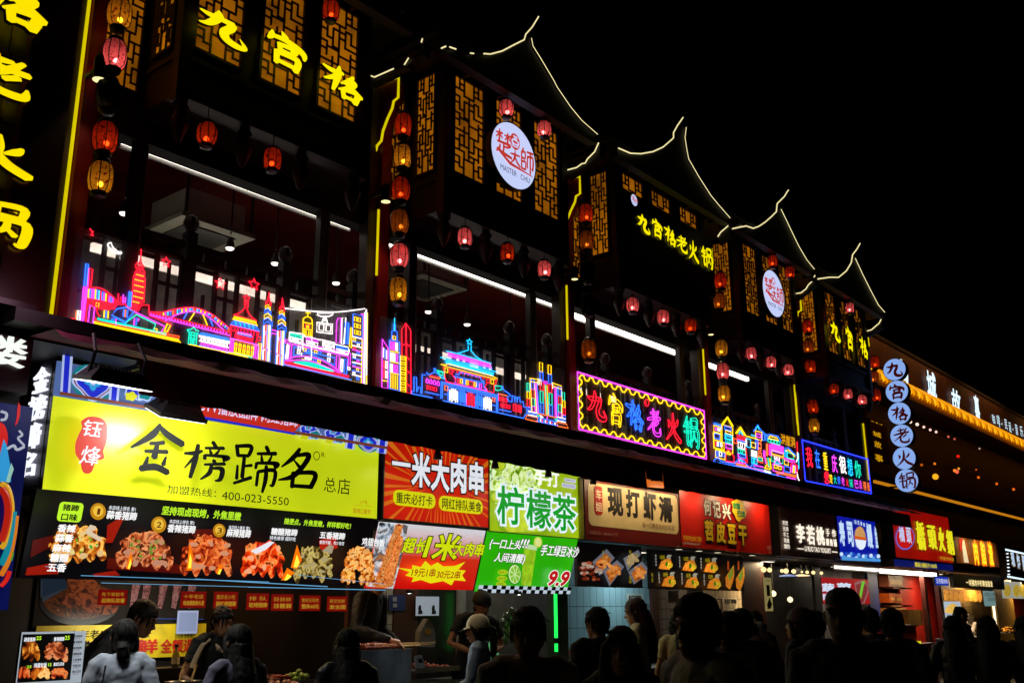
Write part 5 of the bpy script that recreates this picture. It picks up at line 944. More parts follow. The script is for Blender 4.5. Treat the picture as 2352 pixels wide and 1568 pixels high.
m = MB(); s.flat('', [y4(*p) for p in [(1560,1075),(1670,1090),(1620,1440),(1530,1430)]], em('98c820',.85,var=.3,scale=14), mb=m); s.flat('', [y4(*p) for p in [(1556,1060),(1675,1075),(1670,1120),(1555,1100)]], em('c8e8b0',.8), mb=m); s.flat('', poly_circle(y4,1680,1045,38,48), em('c8d848',.85), mb=m); s.flat('', poly_circle(y4,1680,1045,28,38), em('e8e890',.85), mb=m); m.build('drink_picture', s.t)
m = MB(); s.flat('', poly_circle(y4,1465,1330,62,95,24), em('3a9010',.8), mb=m); s.flat('', poly_circle(y4,1468,1330,54,84,24), em('d8f0b0',.85), mb=m)
for i in range(8): t = i*.785; s.flat('', [y4(1468+8*math.cos(t), 1330+10*math.sin(t)), y4(1468+46*math.cos(t-.32), 1330+72*math.sin(t-.32)), y4(1468+49*math.cos(t), 1330+76*math.sin(t)), y4(1468+46*math.cos(t+.32), 1330+72*math.sin(t+.32))], em('88c830',.85), mb=m)
m.build('lime_slice_picture', s.t)
for i, (x, y, t) in enumerate([(1355,1310,'纯手工'),(1345,1365,'纯天然'),(1335,1415,'鲜甜爽口')]): s.flat('oval', poly_circle(y4,x,y,46,24), em('b8d820',.85)); s.text(t, y4(x-32,y-14), y4(x+32,y+15), em('4a7010',.5))
for t, p0, p1, sh_ in [('{一口上头',(1240,1002),(1500,1120),.1),('!!!',(1508,1008),(1572,1092),.2),('人间清醒}',(1278,1128),(1536,1238),.1),('手工绿豆冰沙',(1694,1056),(2014,1178),.1)]: s.text(t, y4(*p0), y4(*p1), WEM, .02, sh_, edge=BLK, edgew=.04)
s.text('9.9', y4(1768,1290), y4(1922,1432), em('c81818',.85), .04, .15, edge=WEM, edgew=.04)
m = MB(); a0, a1, b0, b1 = s.a0, s.a1, s.b0, s.b0+.085; o = s.nx(); n = 22; vs = []
for i in range(n):
    for j in range(2): q = [(a0+(a1-a0)*(i+dx)/n, b0+(b1-b0)*(j+dy)/2) for dx, dy in ((0,0),(1,0),(1,1),(0,1))]; m.add([s.pl.at(a, b, o) for a, b in q], [(0,1,2,3)], em('c8d8e8',.8) if (i+j) % 2 else BLK)
m.build('checked_edge', s.t)
for xx, nm, e_ in ((7.5, 'red and white', 16), (9.3, 'bright green', 22)):  # added fill lamps that throw light out onto the customers
    p = Vector((xx, 7.62, 1.93)); t = thing('downlight', 'small downlight under the lower edge of the %s lightbox' % nm, 'downlight', p, 'downlights under the lightboxes'); m = MB(); m.lathe([(.035,0),(.04,.02),(.03,.04)], p, BLK, 10); m.build('housing', t); m = MB(); m.lathe([(.01,-.004),(.03,-.002)], p, em('f4fff4',1.4), 10); m.build('lens', t); lamp('down', 'SPOT', p-Vector((0,0,.015)), e_, (.9,1,.95), p+Vector((-.45,-.9,-.75)), t, .03, 120, .9)
# --- front lit shrimp sign and red bean curd sign
s = Sign('shop_sign', 'front lit cream and dark red sign with four black rounded characters', 'sign', SPL, y6(306,368), y6(1172,982), mt('6a1210', .45, var=.1), .3); sh1 = s
s.box('cream_panel', y6(335,392), y6(1152,866), mt('d8c490', .4, var=.06), .16)
for ch, p0, p1 in [('现',(508,438),(656,712)),('打',(672,456),(806,724)),('虾',(826,478),(952,744)),('滑',(966,518),(1100,764))]: s.text(ch, y6(*p0), y6(*p1), mt('0c0806', .5), .045, name='character')
s.box('red_label', y6(390,428), y6(466,690), mt('b01c14', .4), .2); s.text('车', y6(402,458), y6(455,560), mt('e8dcc0'), .02); s.text('姐', y6(400,570), y6(460,665), mt('e8dcc0'), .02)
s.text('每一口都是新鲜的味道', y6(818,752), y6(1106,836), mt('6a4a28'), 0, .1); s.text('加盟热线：400-662-5757', y6(345,828), y6(602,884), mt('b08878'))
s = Sign('shop_sign', 'front lit bright red sign with white and yellow black edged characters', 'sign', SPL, y6(1156,468), y6(1990,1046), mt('c01c10', .4, var=.08), .3); sh2 = s
YP = mt('e8c818', .5, var=.05); WP = mt('e8e4dc', .5, var=.05)
for ch, p0, p1 in [('何',(1370,545),(1446,702)),('记',(1450,562),(1528,722)),('兴',(1534,584),(1616,738))]: s.text(ch, y6(*p0), y6(*p1), WP, .035, edge=BLK, edgew=.05, name='character')
for ch, p0, p1 in [('苕',(1376,732),(1465,930)),('皮',(1474,748),(1568,945)),('豆',(1576,768),(1662,955)),('干',(1672,780),(1760,966))]: s.text(ch, y6(*p0), y6(*p1), YP, .045, edge=BLK, edgew=.06, name='character')
s.flat('yellow_splash', [y6(*p) for p in [(1612,575),(1640,560),(1665,540),(1690,565),(1728,580),(1725,620),(1748,660),(1738,715),(1700,730),(1685,755),(1655,735),(1640,690),(1618,660),(1625,620)]], YP); s.text('软糯', y6(1622,578), y6(1690,645), mt('2a8a48'), .05); s.text('巴适', y6(1662,648), y6(1736,715), mt('2a8a48'), .05)
s.text('不好吃你打我!', y6(1174,870), y6(1342,935), YP, .02); s.text('合作热线:400-662-5757', y6(1174,928), y6(1330,968), WP); s.text('15', y6(1932,968), y6(1960,1006), WP); s.text('号', y6(1938,1016), y6(1960,1036), WP)
for sg, pts, pw in ((sh1, (.2,.5,.82), 22), (sh2, (.12,.5,.86), 26)):
    for f_ in pts:
        x = sg.a0+(sg.a1-sg.a0)*f_; p = Vector((x, 7.18, sg.b1+.06))
        t = thing('sign_spotlight', 'small warm spotlight above the %s sign, %s one of three' % ('cream' if sg is sh1 else 'bright red bean curd', ['left','middle','right'][pts.index(f_)]), 'spotlight', p, 'spotlights over the front lit signs')
        m = MB(); m.lathe([(.02,.1),(.035,.06),(.045,0)], p, BLK, 10); m.tube([p+Vector((0,0,.1)), p+Vector((0,.05,.3))], .01, BLK); m.build('housing', t)
        lamp('spot', 'SPOT', p-Vector((0,0,.01)), pw, (1,.72,.4), (x, 7.5, sg.b1-.22), t, .05, 165, 1.)
m = MB(); q = [at(*y6(a, b), 7.42) for a, b in [(868,300),(1010,325),(1022,450),(880,440)]]; t = thing('lit_panel', 'small orange lit panel above the gap in the awning', 'panel', q[3]); m.prism(q, (0,.03,0), em('d86818',.7,var=.4,scale=6)); m.build('panel', t)
t = thing('sign_pillar', 'yellow green edge strip between the lemon tea and shrimp signs', 'pillar', at(*y6(285,900), 7.46)); m = MB(); q0 = at(*y6(268,358), 7.46); q1 = at(*y6(308,905), 7.46); m.box(q0.x, q1.x, 7.46, 7.6, q1.z, q0.z, mt('8a8410', .5)); m.build('strip', t)
for xx, nm, e_, c_ in ((7.25, 'red skewer sign, left one', 9, (1,.8,.55)), (8.15, 'red skewer sign, right one', 9, (1,.8,.55)), (9.1, 'lime green sign, left one', 12, (.95,1,.95)), (10.0, 'lime green sign, right one', 12, (.95,1,.95))):
    p = Vector((xx, 7.0, 3.24)); t = thing('sign_spotlight', 'small spotlight under the awning above the '+nm, 'spotlight', p, 'spotlights over the lit signs')
    m = MB(); m.lathe([(.02,.1),(.035,.06),(.045,0)], p, BLK, 10); m.tube([p+Vector((0,0,.1)), p+Vector((0,.05,.3))], .01, BLK); m.build('housing', t); lamp('spot', 'SPOT', p-Vector((0,0,.01)), e_, c_, (xx, 7.15, 2.2), t, .04, 170, 1.)
# --- dim menu boards
s = Sign('menu_board', 'dim black menu board with four paper trays of fried snacks', 'menu board', FP(7.62), y6(240,928), y6(832,1345), em('0a0808', .5, base='0a0808'), .05)
FO = pic(['6a2408','b85818','d88838','8a3810'], 26, .55); TRAY = em('8a90a0', .42)
for q in [[(378,1110),(505,995),(578,1075),(440,1235)],[(458,1195),(585,1095),(648,1155),(515,1330)],[(625,1080),(760,1005),(782,1045),(665,1195)],[(655,1200),(775,1110),(828,1165),(822,1230),(705,1315)]]:
    m = MB(); s.flat('', [y6(*p) for p in q], TRAY, mb=m); cx = sum(p[0] for p in q)/len(q); cy = sum(p[1] for p in q)/len(q); o_ = random.Random(cx)
    s.flat('', [y6(cx+(p[0]-cx)*.75, cy+(p[1]-cy)*.75+8) for p in q], FO if q[0][0] != 625 else pic(['5a4830','a89870','c8b890'],26,.5), mb=m)
    for _ in range(14): x = cx+o_.uniform(-45,45); y = cy+o_.uniform(-45,55); s.flat('', [y6(x+16*math.cos(t), y+14*math.sin(t)) for t in [i*1.05 for i in range(6)]], pic(['c06820','e09848','f0b868'],40,.6) if q[0][0] != 625 else pic(['a89060','c8b888'],40,.5), mb=m)
    m.build('snack_tray_picture', s.t)
o_ = random.Random(4); m = MB()
for _ in range(40): x = o_.uniform(205,365); y = 1195+o_.uniform(-75,80); s.flat('', [y6(x+20*math.cos(t), y+14*math.sin(t)) for t in [i*1.05 for i in range(6)]], o_.choice([em('c85838',.5), em('d8a890',.5), em('8a3018',.5), em('e0d0c0',.45)]), mb=m)
m.build('shrimp_picture', s.t)
YT = em('c8b010', .55)
for t, p0, p1 in [('虾滑',(372,1010),(385,1105)),('鲜虾',(612,1010),(632,1080)),('香酥',(608,1240),(632,1310)),('鲜香',(808,1210),(824,1300))]:
    for i, ch in enumerate(t): h_ = (p1[1]-p0[1])/2; s.text(ch, y6(p0[0],p0[1]+i*h_), y6(p1[0],p0[1]+(i+.9)*h_), YT)
s = Sign('menu_board', 'dim black menu board with six priced snack packets and two wraps', 'menu board', FP(7.62), y6(888,995), y6(1742,1372), em('060506', .5, base='060506'), .05)
PK = [pic(['8a2c08','d06818','e8a030','a84010'],30,.6), pic(['7a4808','d0a018','e8c838','4a8018'],22,.6)]
pr_ = ['15元','15元','15元','10元','15元','12元']
for i, (x, y) in enumerate([(1035,1120),(1240,1135),(1425,1148),(1040,1275),(1238,1285),(1430,1295)]):
    m = MB(); s.flat('', [y6(x+a, y+b) for a, b in [(-65,50),(-40,-15),(10,-40),(22,-68),(40,-65),(45,-30),(60,10),(62,25),(30,62)]], PK[0], mb=m); s.flat('', [y6(x+a, y+b) for a, b in [(25,-10),(60,5),(62,30),(30,60),(10,35)]], PK[1], mb=m); s.flat('', [y6(x+a, y+b) for a, b in [(10,-40),(5,-58),(20,-75),(55,-70),(40,-52),(45,-35)]], em('b8b4a0',.5), mb=m); s.flat('', [y6(x+5+12*math.cos(t), y+10+24*math.sin(t)) for t in [k*.9 for k in range(7)]], em('4a8a18',.55), mb=m); m.build('snack_packet_picture', s.t)
    s.text(pr_[i], y6(x-55,y-70), y6(x-12,y-30), YT, .03)
    for k, ch in enumerate(['原味苕皮','香辣苕皮','酸辣苕皮','土豆苕皮','脆皮苕皮','豆干苕皮'][i]): s.text(ch, y6(x-100,y-75+k*26), y6(x-88,y-52+k*26), em('c8c8c0',.5), .03)
for x in (1560, 1650):
    m = MB(); s.flat('', [y6(x+a, 1240+b+(x-1560)*.15) for a, b in [(-35,10),(10,-60),(40,-100),(45,-20),(35,40),(5,120),(-30,90)]], PK[0], mb=m); s.flat('', [y6(x+a, 1230+b+(x-1560)*.15) for a, b in [(-15,0),(20,-60),(35,-80),(30,0),(0,50)]], em('88a030',.55,var=.5,scale=30), mb=m); s.flat('', [y6(x+a-12, 1140+b) for a, b in [(-6,-35),(6,-35),(8,45),(-8,45)]], em('c05018',.55), mb=m); m.build('wrap_picture', s.t)
# --- slatted yoghurt sign
s = Sign('shop_sign', 'brown slatted sign with three white glowing characters and small lettering', 'sign', SPL, y8(208,225), y8(664,642), mt('4a342e', .6), .2)
m = MB(); n = 30
for i in range(n): z0 = s.b0+(s.b1-s.b0)*i/n; m.box(s.a0, s.a1, Y0-.014, Y0-.002, z0, z0+(s.b1-s.b0)/n*.55, mt('a08078', .5))
m.build('slats', s.t); s.lay = .018
WH2 = em('fff4e0', 1.05)
for ch, p0, p1 in [('李',(334,362),(408,514)),('若',(410,372),(484,528)),('桃',(484,385),(556,532)),('手',(560,400),(592,462)),('作',(606,408),(640,468)),('酸',(562,475),(586,530)),('奶',(590,478),(612,534)),('铺',(616,480),(642,538))]: s.text(ch, y8(*p0), y8(*p1), WH2, .03 if ch in '李若桃' else 0, name='character', th=.01)
s.text('LI RUO TAO YOGURT', y8(400,532), y8(600,590), WH2, .02); 
for p0, p1 in [((345,548),(395,560)),((604,572),(648,584))]: s.box('dash', y8(*p0), y8(*p1), WH2)
for i in range(5): s.text(['天然','无添','手工','现做','酸奶'][i], y8(228+i*3,340+i*44), y8(272+i*3,380+i*44), WH2, .01)
# --- blue sushi sign
s = Sign('shop_sign', 'glowing blue sushi sign with pale characters, a sushi roll and white waves', 'sign', SPL, y8(648,250), y8(972,655), em('0a1aa8', .8, var=.15, scale=2), .2)
LB = em('c8e4ff', .95)
for ch, p0, p1 in [('寿',(665,338),(722,535)),('司',(724,345),(784,540)),('鳗',(872,358),(930,552)),('鱼',(932,382),(966,548))]: s.text(ch, y8(*p0), y8(*p1), LB, .04, name='character')
m = MB(); s.flat('', [y8(*p) for p in [(785,470),(790,420),(808,392),(828,384),(850,400),(866,440),(872,480)]], em('d8a060',.85,var=.25,scale=40), mb=m); s.flat('', [y8(*p) for p in [(785,455),(872,470),(874,490),(786,480)]], em('e06020',.9), mb=m); s.flat('', [y8(*p) for p in [(788,482),(872,492),(866,535),(848,558),(825,560),(800,535)]], em('e8f4ff',.95), mb=m); m.build('sushi_picture', s.t)
for i, ch in enumerate('日式寿司'): s.text(ch, y8(782+i*21,338+i*7-(6 if i in (1,2) else 0)), y8(798+i*21,368+i*7), LB, .03)
o_ = random.Random(8); m = MB()
for i in range(16): x = 682+i*18; y = 605+(x-680)*.06+o_.uniform(-18,14); s.flat('', [y8(x+14*math.cos(t), y+16*math.sin(t)) for t in [k*.7 for k in range(9)]], [LB, em('60a8f0',.85), em('2050c8',.8)][i % 3], mb=m)
s.flat('', [y8(*p) for p in [(674,612),(968,632),(968,652),(674,640)]], em('50a0e8',.8), mb=m); m.build('waves', s.t)
# --- red hotpot sign with blue lower bar
s = Sign('shop_sign', 'red hotpot sign with four yellow raised characters and a round emblem', 'sign', SPL, y8(1058,228), y8(1534,662), em('a80e06', .62, base='a01408', var=.2, scale=1.2), .25, rim=(.015, BLK))
for ch, p0, p1 in [('橋',(1240,342),(1322,568)),('頭',(1326,372),(1404,562)),('火',(1404,388),(1466,578)),('鍋',(1466,408),(1534,604))]: s.text(ch, y8(*p0), y8(*p1), em('e8e020', .95), .02, edge=mt('4a3a08'), name='character', th=.03)
m = MB(); s.flat('', poly_circle(y8,1165,470,72,92), em('5070e0',.8), mb=m); s.flat('', poly_circle(y8,1165,468,66,84), em('d01818',.8), mb=m); m.build('emblem', s.t); s.text('橋', y8(1112,385), y8(1165,505), em('c8d8ff',.9), .02); s.text('頭', y8(1166,390), y8(1215,515), em('c8d8ff',.9), .02)
s.text('老重庆味道', y8(1424,608), y8(1534,648), em('d8b020',.7))
s = Sign('shop_sign', 'dark blue bar sign with small yellow lettering below the red hotpot sign', 'sign', FP(7.48), y8(1086,630), y8(1535,722), em('081468', .6), .2); s.text('橋頭火鍋始于1900年', y8(1240,652), y8(1412,705), em('e0d030',.85), .02)
# --- far shops
s = Sign('shop_sign', 'ochre sign with thick glowing orange characters beside the hotpot sign', 'sign', SPL, y8(1536,458), y8(1882,692), mt('8a5010', .5), .2); far1 = s
for ch, p0, p1 in [('肉',(1676,492),(1730,672)),('脂',(1730,498),(1786,676)),('渣',(1786,505),(1840,682))]: s.text(ch, y8(*p0), y8(*p1), em('ffd020', 1.2), .03, edge=em('ff7008',1.1), edgew=.06, name='character')
s.flat('white_wedge', [y8(*p) for p in [(1590,490),(1612,486),(1648,660),(1612,656)]], em('e8d8b0',.8)); s.flat('red_wedge', [y8(*p) for p in [(1572,478),(1600,480),(1595,570),(1580,570)]], em('d02010',.8))
[lamp('spot', 'SPOT', s.local(f_,0,.5), 32, (1,.65,.25), s.local(f_,.8,0), s.t, .05, 140, .9) for f_ in (.2,.5,.8)]
s = Sign('shop_sign', 'long black board with a row of small warm lit characters', 'sign', FP(7.6), y8(1530,740), y8(1925,862), mt('0c0806', .6), .1); s.text('一块猪肉中的黄金脂渣', y8(1626,782), y8(1832,842), em('ffe8a0', 1.0), .02)
s = Sign('shop_sign', 'black sign edged with white light dots at the far right end', 'sign', FP(7.4), y8(1924,548), y8(2120,790), mt('0a0a10', .5), .2)
m = MB()
for i in range(7): m.lathe([(.001,-.02),(.03,-.01),(.035,.01)], s.q(y8(1936+i*2, 590+i*26), .02), em('f0f8ff',1.5), 8)
m.build('light_dots', s.t)
for p0, p1 in [((1925,552),(2110,606)),((1940,755),(2115,800))]: s.flat('light_bar', [y8(*p0), y8(p1[0],p1[1]-12), y8(*p1), y8(p0[0],p0[1]+14)], em('d8f0ff',1.3))
for ch, p0, p1 in [('现',(1962,580),(2002,690)),('炸',(2004,590),(2042,705)),('酥',(2044,600),(2082,720)),('肉',(2086,612),(2120,735))]: s.text(ch, y8(*p0), y8(*p1), em('b8d8f8',.95), .03, edge=em('b08018',.6), edgew=.04, name='character')
s = Sign('shop_sign', 'small blue hanging sign with white lettering under the white tube light', 'sign', FP(7.3), y8(1392,760), y8(1502,832), em('1838c0', .75), .05); s.text('正宗重庆味', y8(1402,775), y8(1492,818), WTXT, .0)
# white tube light of the hotpot shop
a = at(*y8(985,718), 7.35); b = at(*y8(1400,752), 7.35); led(a.x, b.x, 7.35, (a.z+b.z)/2, 'very bright white tube light under the blue bar of the hotpot shop', .04)
a = at(*y8(640,692), 7.4); b = at(*y8(985,715), 7.4); led(a.x, b.x, 7.4, (a.z+b.z)/2, 'thin white tube light under the blue sushi sign', .02)

# ================================================================= flood lamps in front of the yellow sign
def flood(c, w, label, parts_dark, tilt, energy, aim):
    t = thing('floodlight', label, 'floodlight', c, 'floodlights in front of the yellow sign'); m = MB()
    ex = Vector((1,0,0)); ey = Vector((0, math.cos(tilt), math.sin(tilt))); ez = ex.cross(ey)
    P_ = lambda x, y, z: c+ex*x+ey*y+ez*z
    def bx(m, x0, x1, y0, y1, z0, z1, mm, tp=1): q = [P_(x*(tp if z == z1 else 1), y*(tp if z == z1 else 1), z) for z in (z0, z1) for y in (y0, y1) for x in (x0, x1)]; m.add(q, [(0,2,3,1),(4,5,7,6),(0,1,5,4),(2,6,7,3),(0,4,6,2),(1,3,7,5)], mm)
    bx(m, -w, w, -.14, .14, -.012, .02, mt('9a9a92', .4)); bx(m, -w*.95, w*.95, -.12, .12, .02, .09, mt('7a8284', .45), .75)
    for i in range(13): x = -w*.7+w*1.4*i/12; bx(m, x-.006, x+.006, -.09, .09, .09, .105, mt('5a6264', .45))
    m.build('housing', t)
    m = MB(); bx(m, -w*.96, w*.96, -.125, .125, -.018, -.013, em('f8fcff', 4)); m.build('lens', t)
    m = MB()
    for x in (-w*.8, w*.8): m.tube([P_(x, 0, .05), P_(x, -.02, .2), P_(x*.9, .1, .32)], .014, mt('60646a', .4))
    m.build('yoke', t)
    l_ = lamp('beam', 'AREA', P_(0, 0, -.04), energy, (1,1,.95), P_(0, aim, -1), t, w*1.8, sy=.24)
    if aim < 0: l_.data.spread = R(95)
flood(Vector(at(404, 950, 7.05)), .21, 'grey floodlight tilted toward the yellow sign above its first brush character', 0, R(24), 15, .55)
flood(Vector(at(262, 880, 6.55)), .24, 'dark floodlight with bright white edge in front of the painted blue border', 0, R(12), 10, -.25)

# ================================================================= left neighbour
t = thing('neighbour_building', 'dark building at the left edge with carved dark wall panels', 'building', (1,8,0))
m = MB(); m.box(-6, 3.2, 7.4, 12, 0, 11, mt('120606', .5, var=.4)); m.build('wall', t)
m = MB()
for i in range(5):
    for j in range(9): x = 1.0+i*.42; z = 4.3+j*.55; m.box(x, x+.3, 7.385, 7.4, z, z+.02, WOOD); m.box(x+.1, x+.12, 7.385, 7.4, z, z+.4, WOOD)
m.build('carved_panel', t)
m = MB(); m.box(2.9, 3.25, 7.3, 7.45, 3.9, 10, mt('3a0a06', .4)); m.build('edge_post', t)
s = Sign('sign_lettering', 'column of huge glowing yellow brush characters on the dark wall at the left edge', 'lettering', FP(7.3), (-90,-75), (60,573))
for ch, p0, p1 in [('格',(-62,-85),(92,90)),('老',(-90,95),(62,246)),('火',(-98,283),(62,420)),('锅',(-105,438),(46,576))]: s.brush(ch, p0, p1, em('ffe400',1.0,base='806000'), th=.05, edge=mt('7a3a04', .4), fat=1.5)
s = Sign('name_board', 'dark purple board with one large white character at the left edge', 'sign', FP(7.15), (-70,665), (62,905), mt('2a0812', .35, var=.3), .15); s.text('楼', (-62,758), (53,850), em('f4fff4', 1.0), .02, name='character', th=.03)
lamp('board_lamp', 'AREA', s.local(.6, -.1, .5), 2.0, (.9,.5,.7), s.local(.6, .6, 0), s.t, .4)
s = Sign('mural', 'blue illuminated mural with red sun, pale mountain, chilli and curling dragon', 'mural', FP(7.2), (-60,915), (18,1400), em('081468', .38, var=.4, scale=2), .08)
v = Zm(0,1400,450,2731,530); L_ = s.flat
L_('sun_picture', poly_circle(v, 0, 415, 36, 75), em('d81810',.8)); L_('chilli_picture', [v(*p) for p in [(86,245),(95,262),(92,310),(80,345),(68,358),(76,320),(80,275)]], em('d01810',.8)); L_('mountain_picture', [v(*p) for p in [(-20,620),(0,480),(15,418),(30,450),(45,540),(50,620)]], em('30a0e0',.8)); L_('mountain_picture', [v(*p) for p in [(25,620),(50,530),(62,560),(40,625)]], em('a0d8c8',.7))
m = MB()
for mm, r_, pts in [(em('d8a018',.8),.02,[(0,630),(30,650),(48,720),(45,800),(20,900),(0,930)]),(em('b82010',.8),.03,[(0,650),(25,690),(35,760),(20,850),(0,900)]),(em('108898',.8),.022,[(0,1010),(30,940),(50,850),(60,760)]),(em('d87818',.8),.018,[(0,1060),(35,990),(60,880),(72,780)]),(em('c0c8d8',.7),.01,[(30,465),(60,450),(75,470),(110,455)]),(em('c0c8d8',.7),.008,[(85,380),(100,400),(80,415),(100,440),(110,450)]),(em('c0c8d8',.7),.01,[(0,290),(25,300),(20,325),(0,330)]),(em('d82010',.8),.016,[(0,1110),(25,1080),(40,1040)]),(em('3a9828',.7),.015,[(45,930),(50,960),(42,990)])]: m.tube([s.q(p, .015) for p in smooth([v(*p) for p in pts], 4)], r_, mm, 5)
m.build('dragon_picture', s.t)

# ================================================================= tile roofed building at the right
t = thing('tile_roof_building', 'building with brown lit fascia and glowing orange roof tiles at the right', 'building', (30,9,0)); YR = 8.5
m = MB(); m.box(21.4, 60, 9.3, 14, 0, 7.2, mt('2a0c08', .6)); m.box(21.4, 60, YR, 14, 7.25, 8.52, mt('5a2c14', .7, var=.35, scale=2)); m.build('wall', t)
m = MB(); m.box(21.3, 60, YR-.06, 14.1, 8.52, 8.6, SOOT); m.build('coping', t)
m = MB()
for i in range(150):
    x = 21.5+i*.22; mm = [em('f09800',1.05), em('c87000',.8), em('ffac18',1.25)][(i*7) % 3]  # tiles emit by their colour, in place of LED light falling on them
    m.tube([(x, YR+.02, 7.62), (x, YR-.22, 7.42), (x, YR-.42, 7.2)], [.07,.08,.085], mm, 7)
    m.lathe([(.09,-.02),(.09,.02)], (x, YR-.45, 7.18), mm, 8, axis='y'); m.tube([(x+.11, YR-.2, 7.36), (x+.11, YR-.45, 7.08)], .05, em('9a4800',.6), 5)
m.build('glowing_tiles', t)
m = MB(); a = at(*zb(1350,1395), 8.2); b = at(*zb(2070,1567), 8.2); m.box(a.x, 60, 8.2, 8.26, (a.z+b.z)/2-.03, (a.z+b.z)/2+.03, em('d88818', .75)); m.box(21.5, 60, 8.24, 9.3, (a.z+b.z)/2+.03, (a.z+b.z)/2+.2, WOODD); m.build('canopy_edge', t)
for x in (24, 29, 35, 42): lamp('fascia_light', 'AREA', (x, YR-.5, 8.75), 6, (1,.45,.12), (x, YR+.1, 8.0), t, 4.5, sy=.1)
s = Sign('sign_lettering', 'four white glowing characters on the brown fascia of the tile roofed building', 'lettering', FP(YR-.06), Zm(3300,1200,4096,1731,2351)(800,640), Zm(3300,1200,4096,1731,2351)(1830,1450)); zr = Zm(3300,1200,4096,1731,2351); WB = em('d4f0ff', 1.3)
for ch, p0, p1 in [('山',(790,650),(985,1000)),('城',(1165,808),(1322,1218)),('故',(1464,1028),(1608,1350)),('事',(1730,1105),(1832,1452))]: s.text(ch, zr(*p0), zr(*p1), WB, .03, .12, name='character', th=.03, thm=BLK)
s = Sign('sign_lettering', 'row of small white glowing lettering at the right end of the brown fascia', 'lettering', FP(YR-.06), zr(1955,1345), zr(2500,1620))
for ch, p0, p1 in [('咖',(1958,1340),(2008,1470)),('啡',(2012,1345),(2068,1510)),('·',(2074,1450),(2086,1475)),('民',(2104,1400),(2150,1535)),('谣',(2150,1430),(2196,1570)),('·',(2204,1515),(2214,1540)),('音',(2226,1452),(2275,1600)),('乐',(2280,1475),(2335,1620)),('酒',(2340,1500),(2390,1660)),('馆',(2395,1530),(2450,1690))]: s.text(ch, zr(*p0), zr(*p1), WB, .0, .1, name='character', th=.02, thm=BLK)
s = Sign('vertical_sign', 'dark red vertical board with yellow characters behind the round discs', 'sign', FP(8.6), zb(1312,960), zb(1452,1272), mt('5a0e08', .5), .08)
for ch, p0, p1 in [('山',(1322,978),(1396,1012)),('城',(1330,1045),(1390,1100)),('故',(1340,1112),(1392,1172)),('事',(1344,1200),(1402,1265))]: s.text(ch, zb(*p0), zb(*p1), em('d8a010', .8), .02, name='character')
for i, (x, y, r_, c_) in enumerate([(1586,988,.05,'ffe8d8'),(1632,1005,.05,'ffe8d8'),(1677,1023,.04,'ffd8c8'),(1720,1042,.04,'ffd0c0'),(1760,1056,.04,'ffd8c8'),(1842,1088,.035,'d06050'),(1884,1103,.035,'c05040'),(1755,1357,.09,'ffb020'),(1885,1316,.05,'ff8030'),(1900,1324,.06,'ff6040'),(1912,1303,.04,'e09030'),(1908,1220,.05,'e01808'),(1750,1270,.04,'e07018'),(1662,1278,.04,'b05010'),(2045,1362,.045,'e06010'),(2168,1405,.045,'e06010'),(2282,1442,.05,'e86010'),(2052,1168,.03,'c0a090'),(2030,1310,.03,'c05010')]):
    p = at(*zb(x, y), 8.9); tt = thing('bulb_light', 'small glowing bulb on the dark front of the tile roofed building, number %d along from the left' % (i+1), 'bulb', p, 'scattered bulbs on the tile roofed building')
    tt['label'] = 'small %s bulb glowing on the dark front below the orange tiles' % ('pale' if i < 5 or i == 17 else 'large orange' if i == 7 else 'red' if i in (5,6,11) else 'orange')
    m = MB(); m.lathe([(.002,-r_),(r_*.7,-r_*.7),(r_,0),(r_*.7,r_*.7),(.002,r_)], p, em(c_, 1.1), 10); m.build('bulb', tt, True); m = MB(); m.tube([p, p+Vector((0,.3,r_*2))], .008, BLK, 4); m.build('wire', tt)
# ================================================================= stalls behind the signs
YB_ = 8.8; BP = FP(YB_)
def tiles(c, grout, sx=.1, sz=.2, rough=.25):
    m = bpy.data.materials.new('wall_tiles'); m.use_nodes = True; nt = m.node_tree; b = nt.nodes['Principled BSDF']; L = nt.links.new
    tc = nt.nodes.new('ShaderNodeTexCoord'); sp = nt.nodes.new('ShaderNodeSeparateXYZ'); cb = nt.nodes.new('ShaderNodeCombineXYZ'); br = nt.nodes.new('ShaderNodeTexBrick')
    br.offset = 0; br.inputs['Scale'].default_value = 1; br.inputs['Brick Width'].default_value = sx; br.inputs['Row Height'].default_value = sz; br.inputs['Mortar Size'].default_value = .004
    br.inputs['Color1'].default_value = (*lin(c), 1); br.inputs['Color2'].default_value = (*[x*.88 for x in lin(c)], 1); br.inputs['Mortar'].default_value = (*lin(grout), 1)
    L(tc.outputs['Object'], sp.inputs[0]); L(sp.outputs[0], cb.inputs[0]); L(sp.outputs[2], cb.inputs[1]); L(cb.outputs[0], br.inputs['Vector']); L(br.outputs[0], b.inputs['Base Color']); b.inputs['Roughness'].default_value = rough; return m
def X(p, y=YB_): return at(*p, y).x
TB = tiles('8cb0b8', '28383c', .17, .3); TW = tiles('c8b898', '3a3026', .14, .16); TG = tiles('98988c', '3a3834', .12, .16)
GREY = mt('504c48', .5); DARK = mt('0e0a09', .6); BRN = mt('3a1c10', .5)
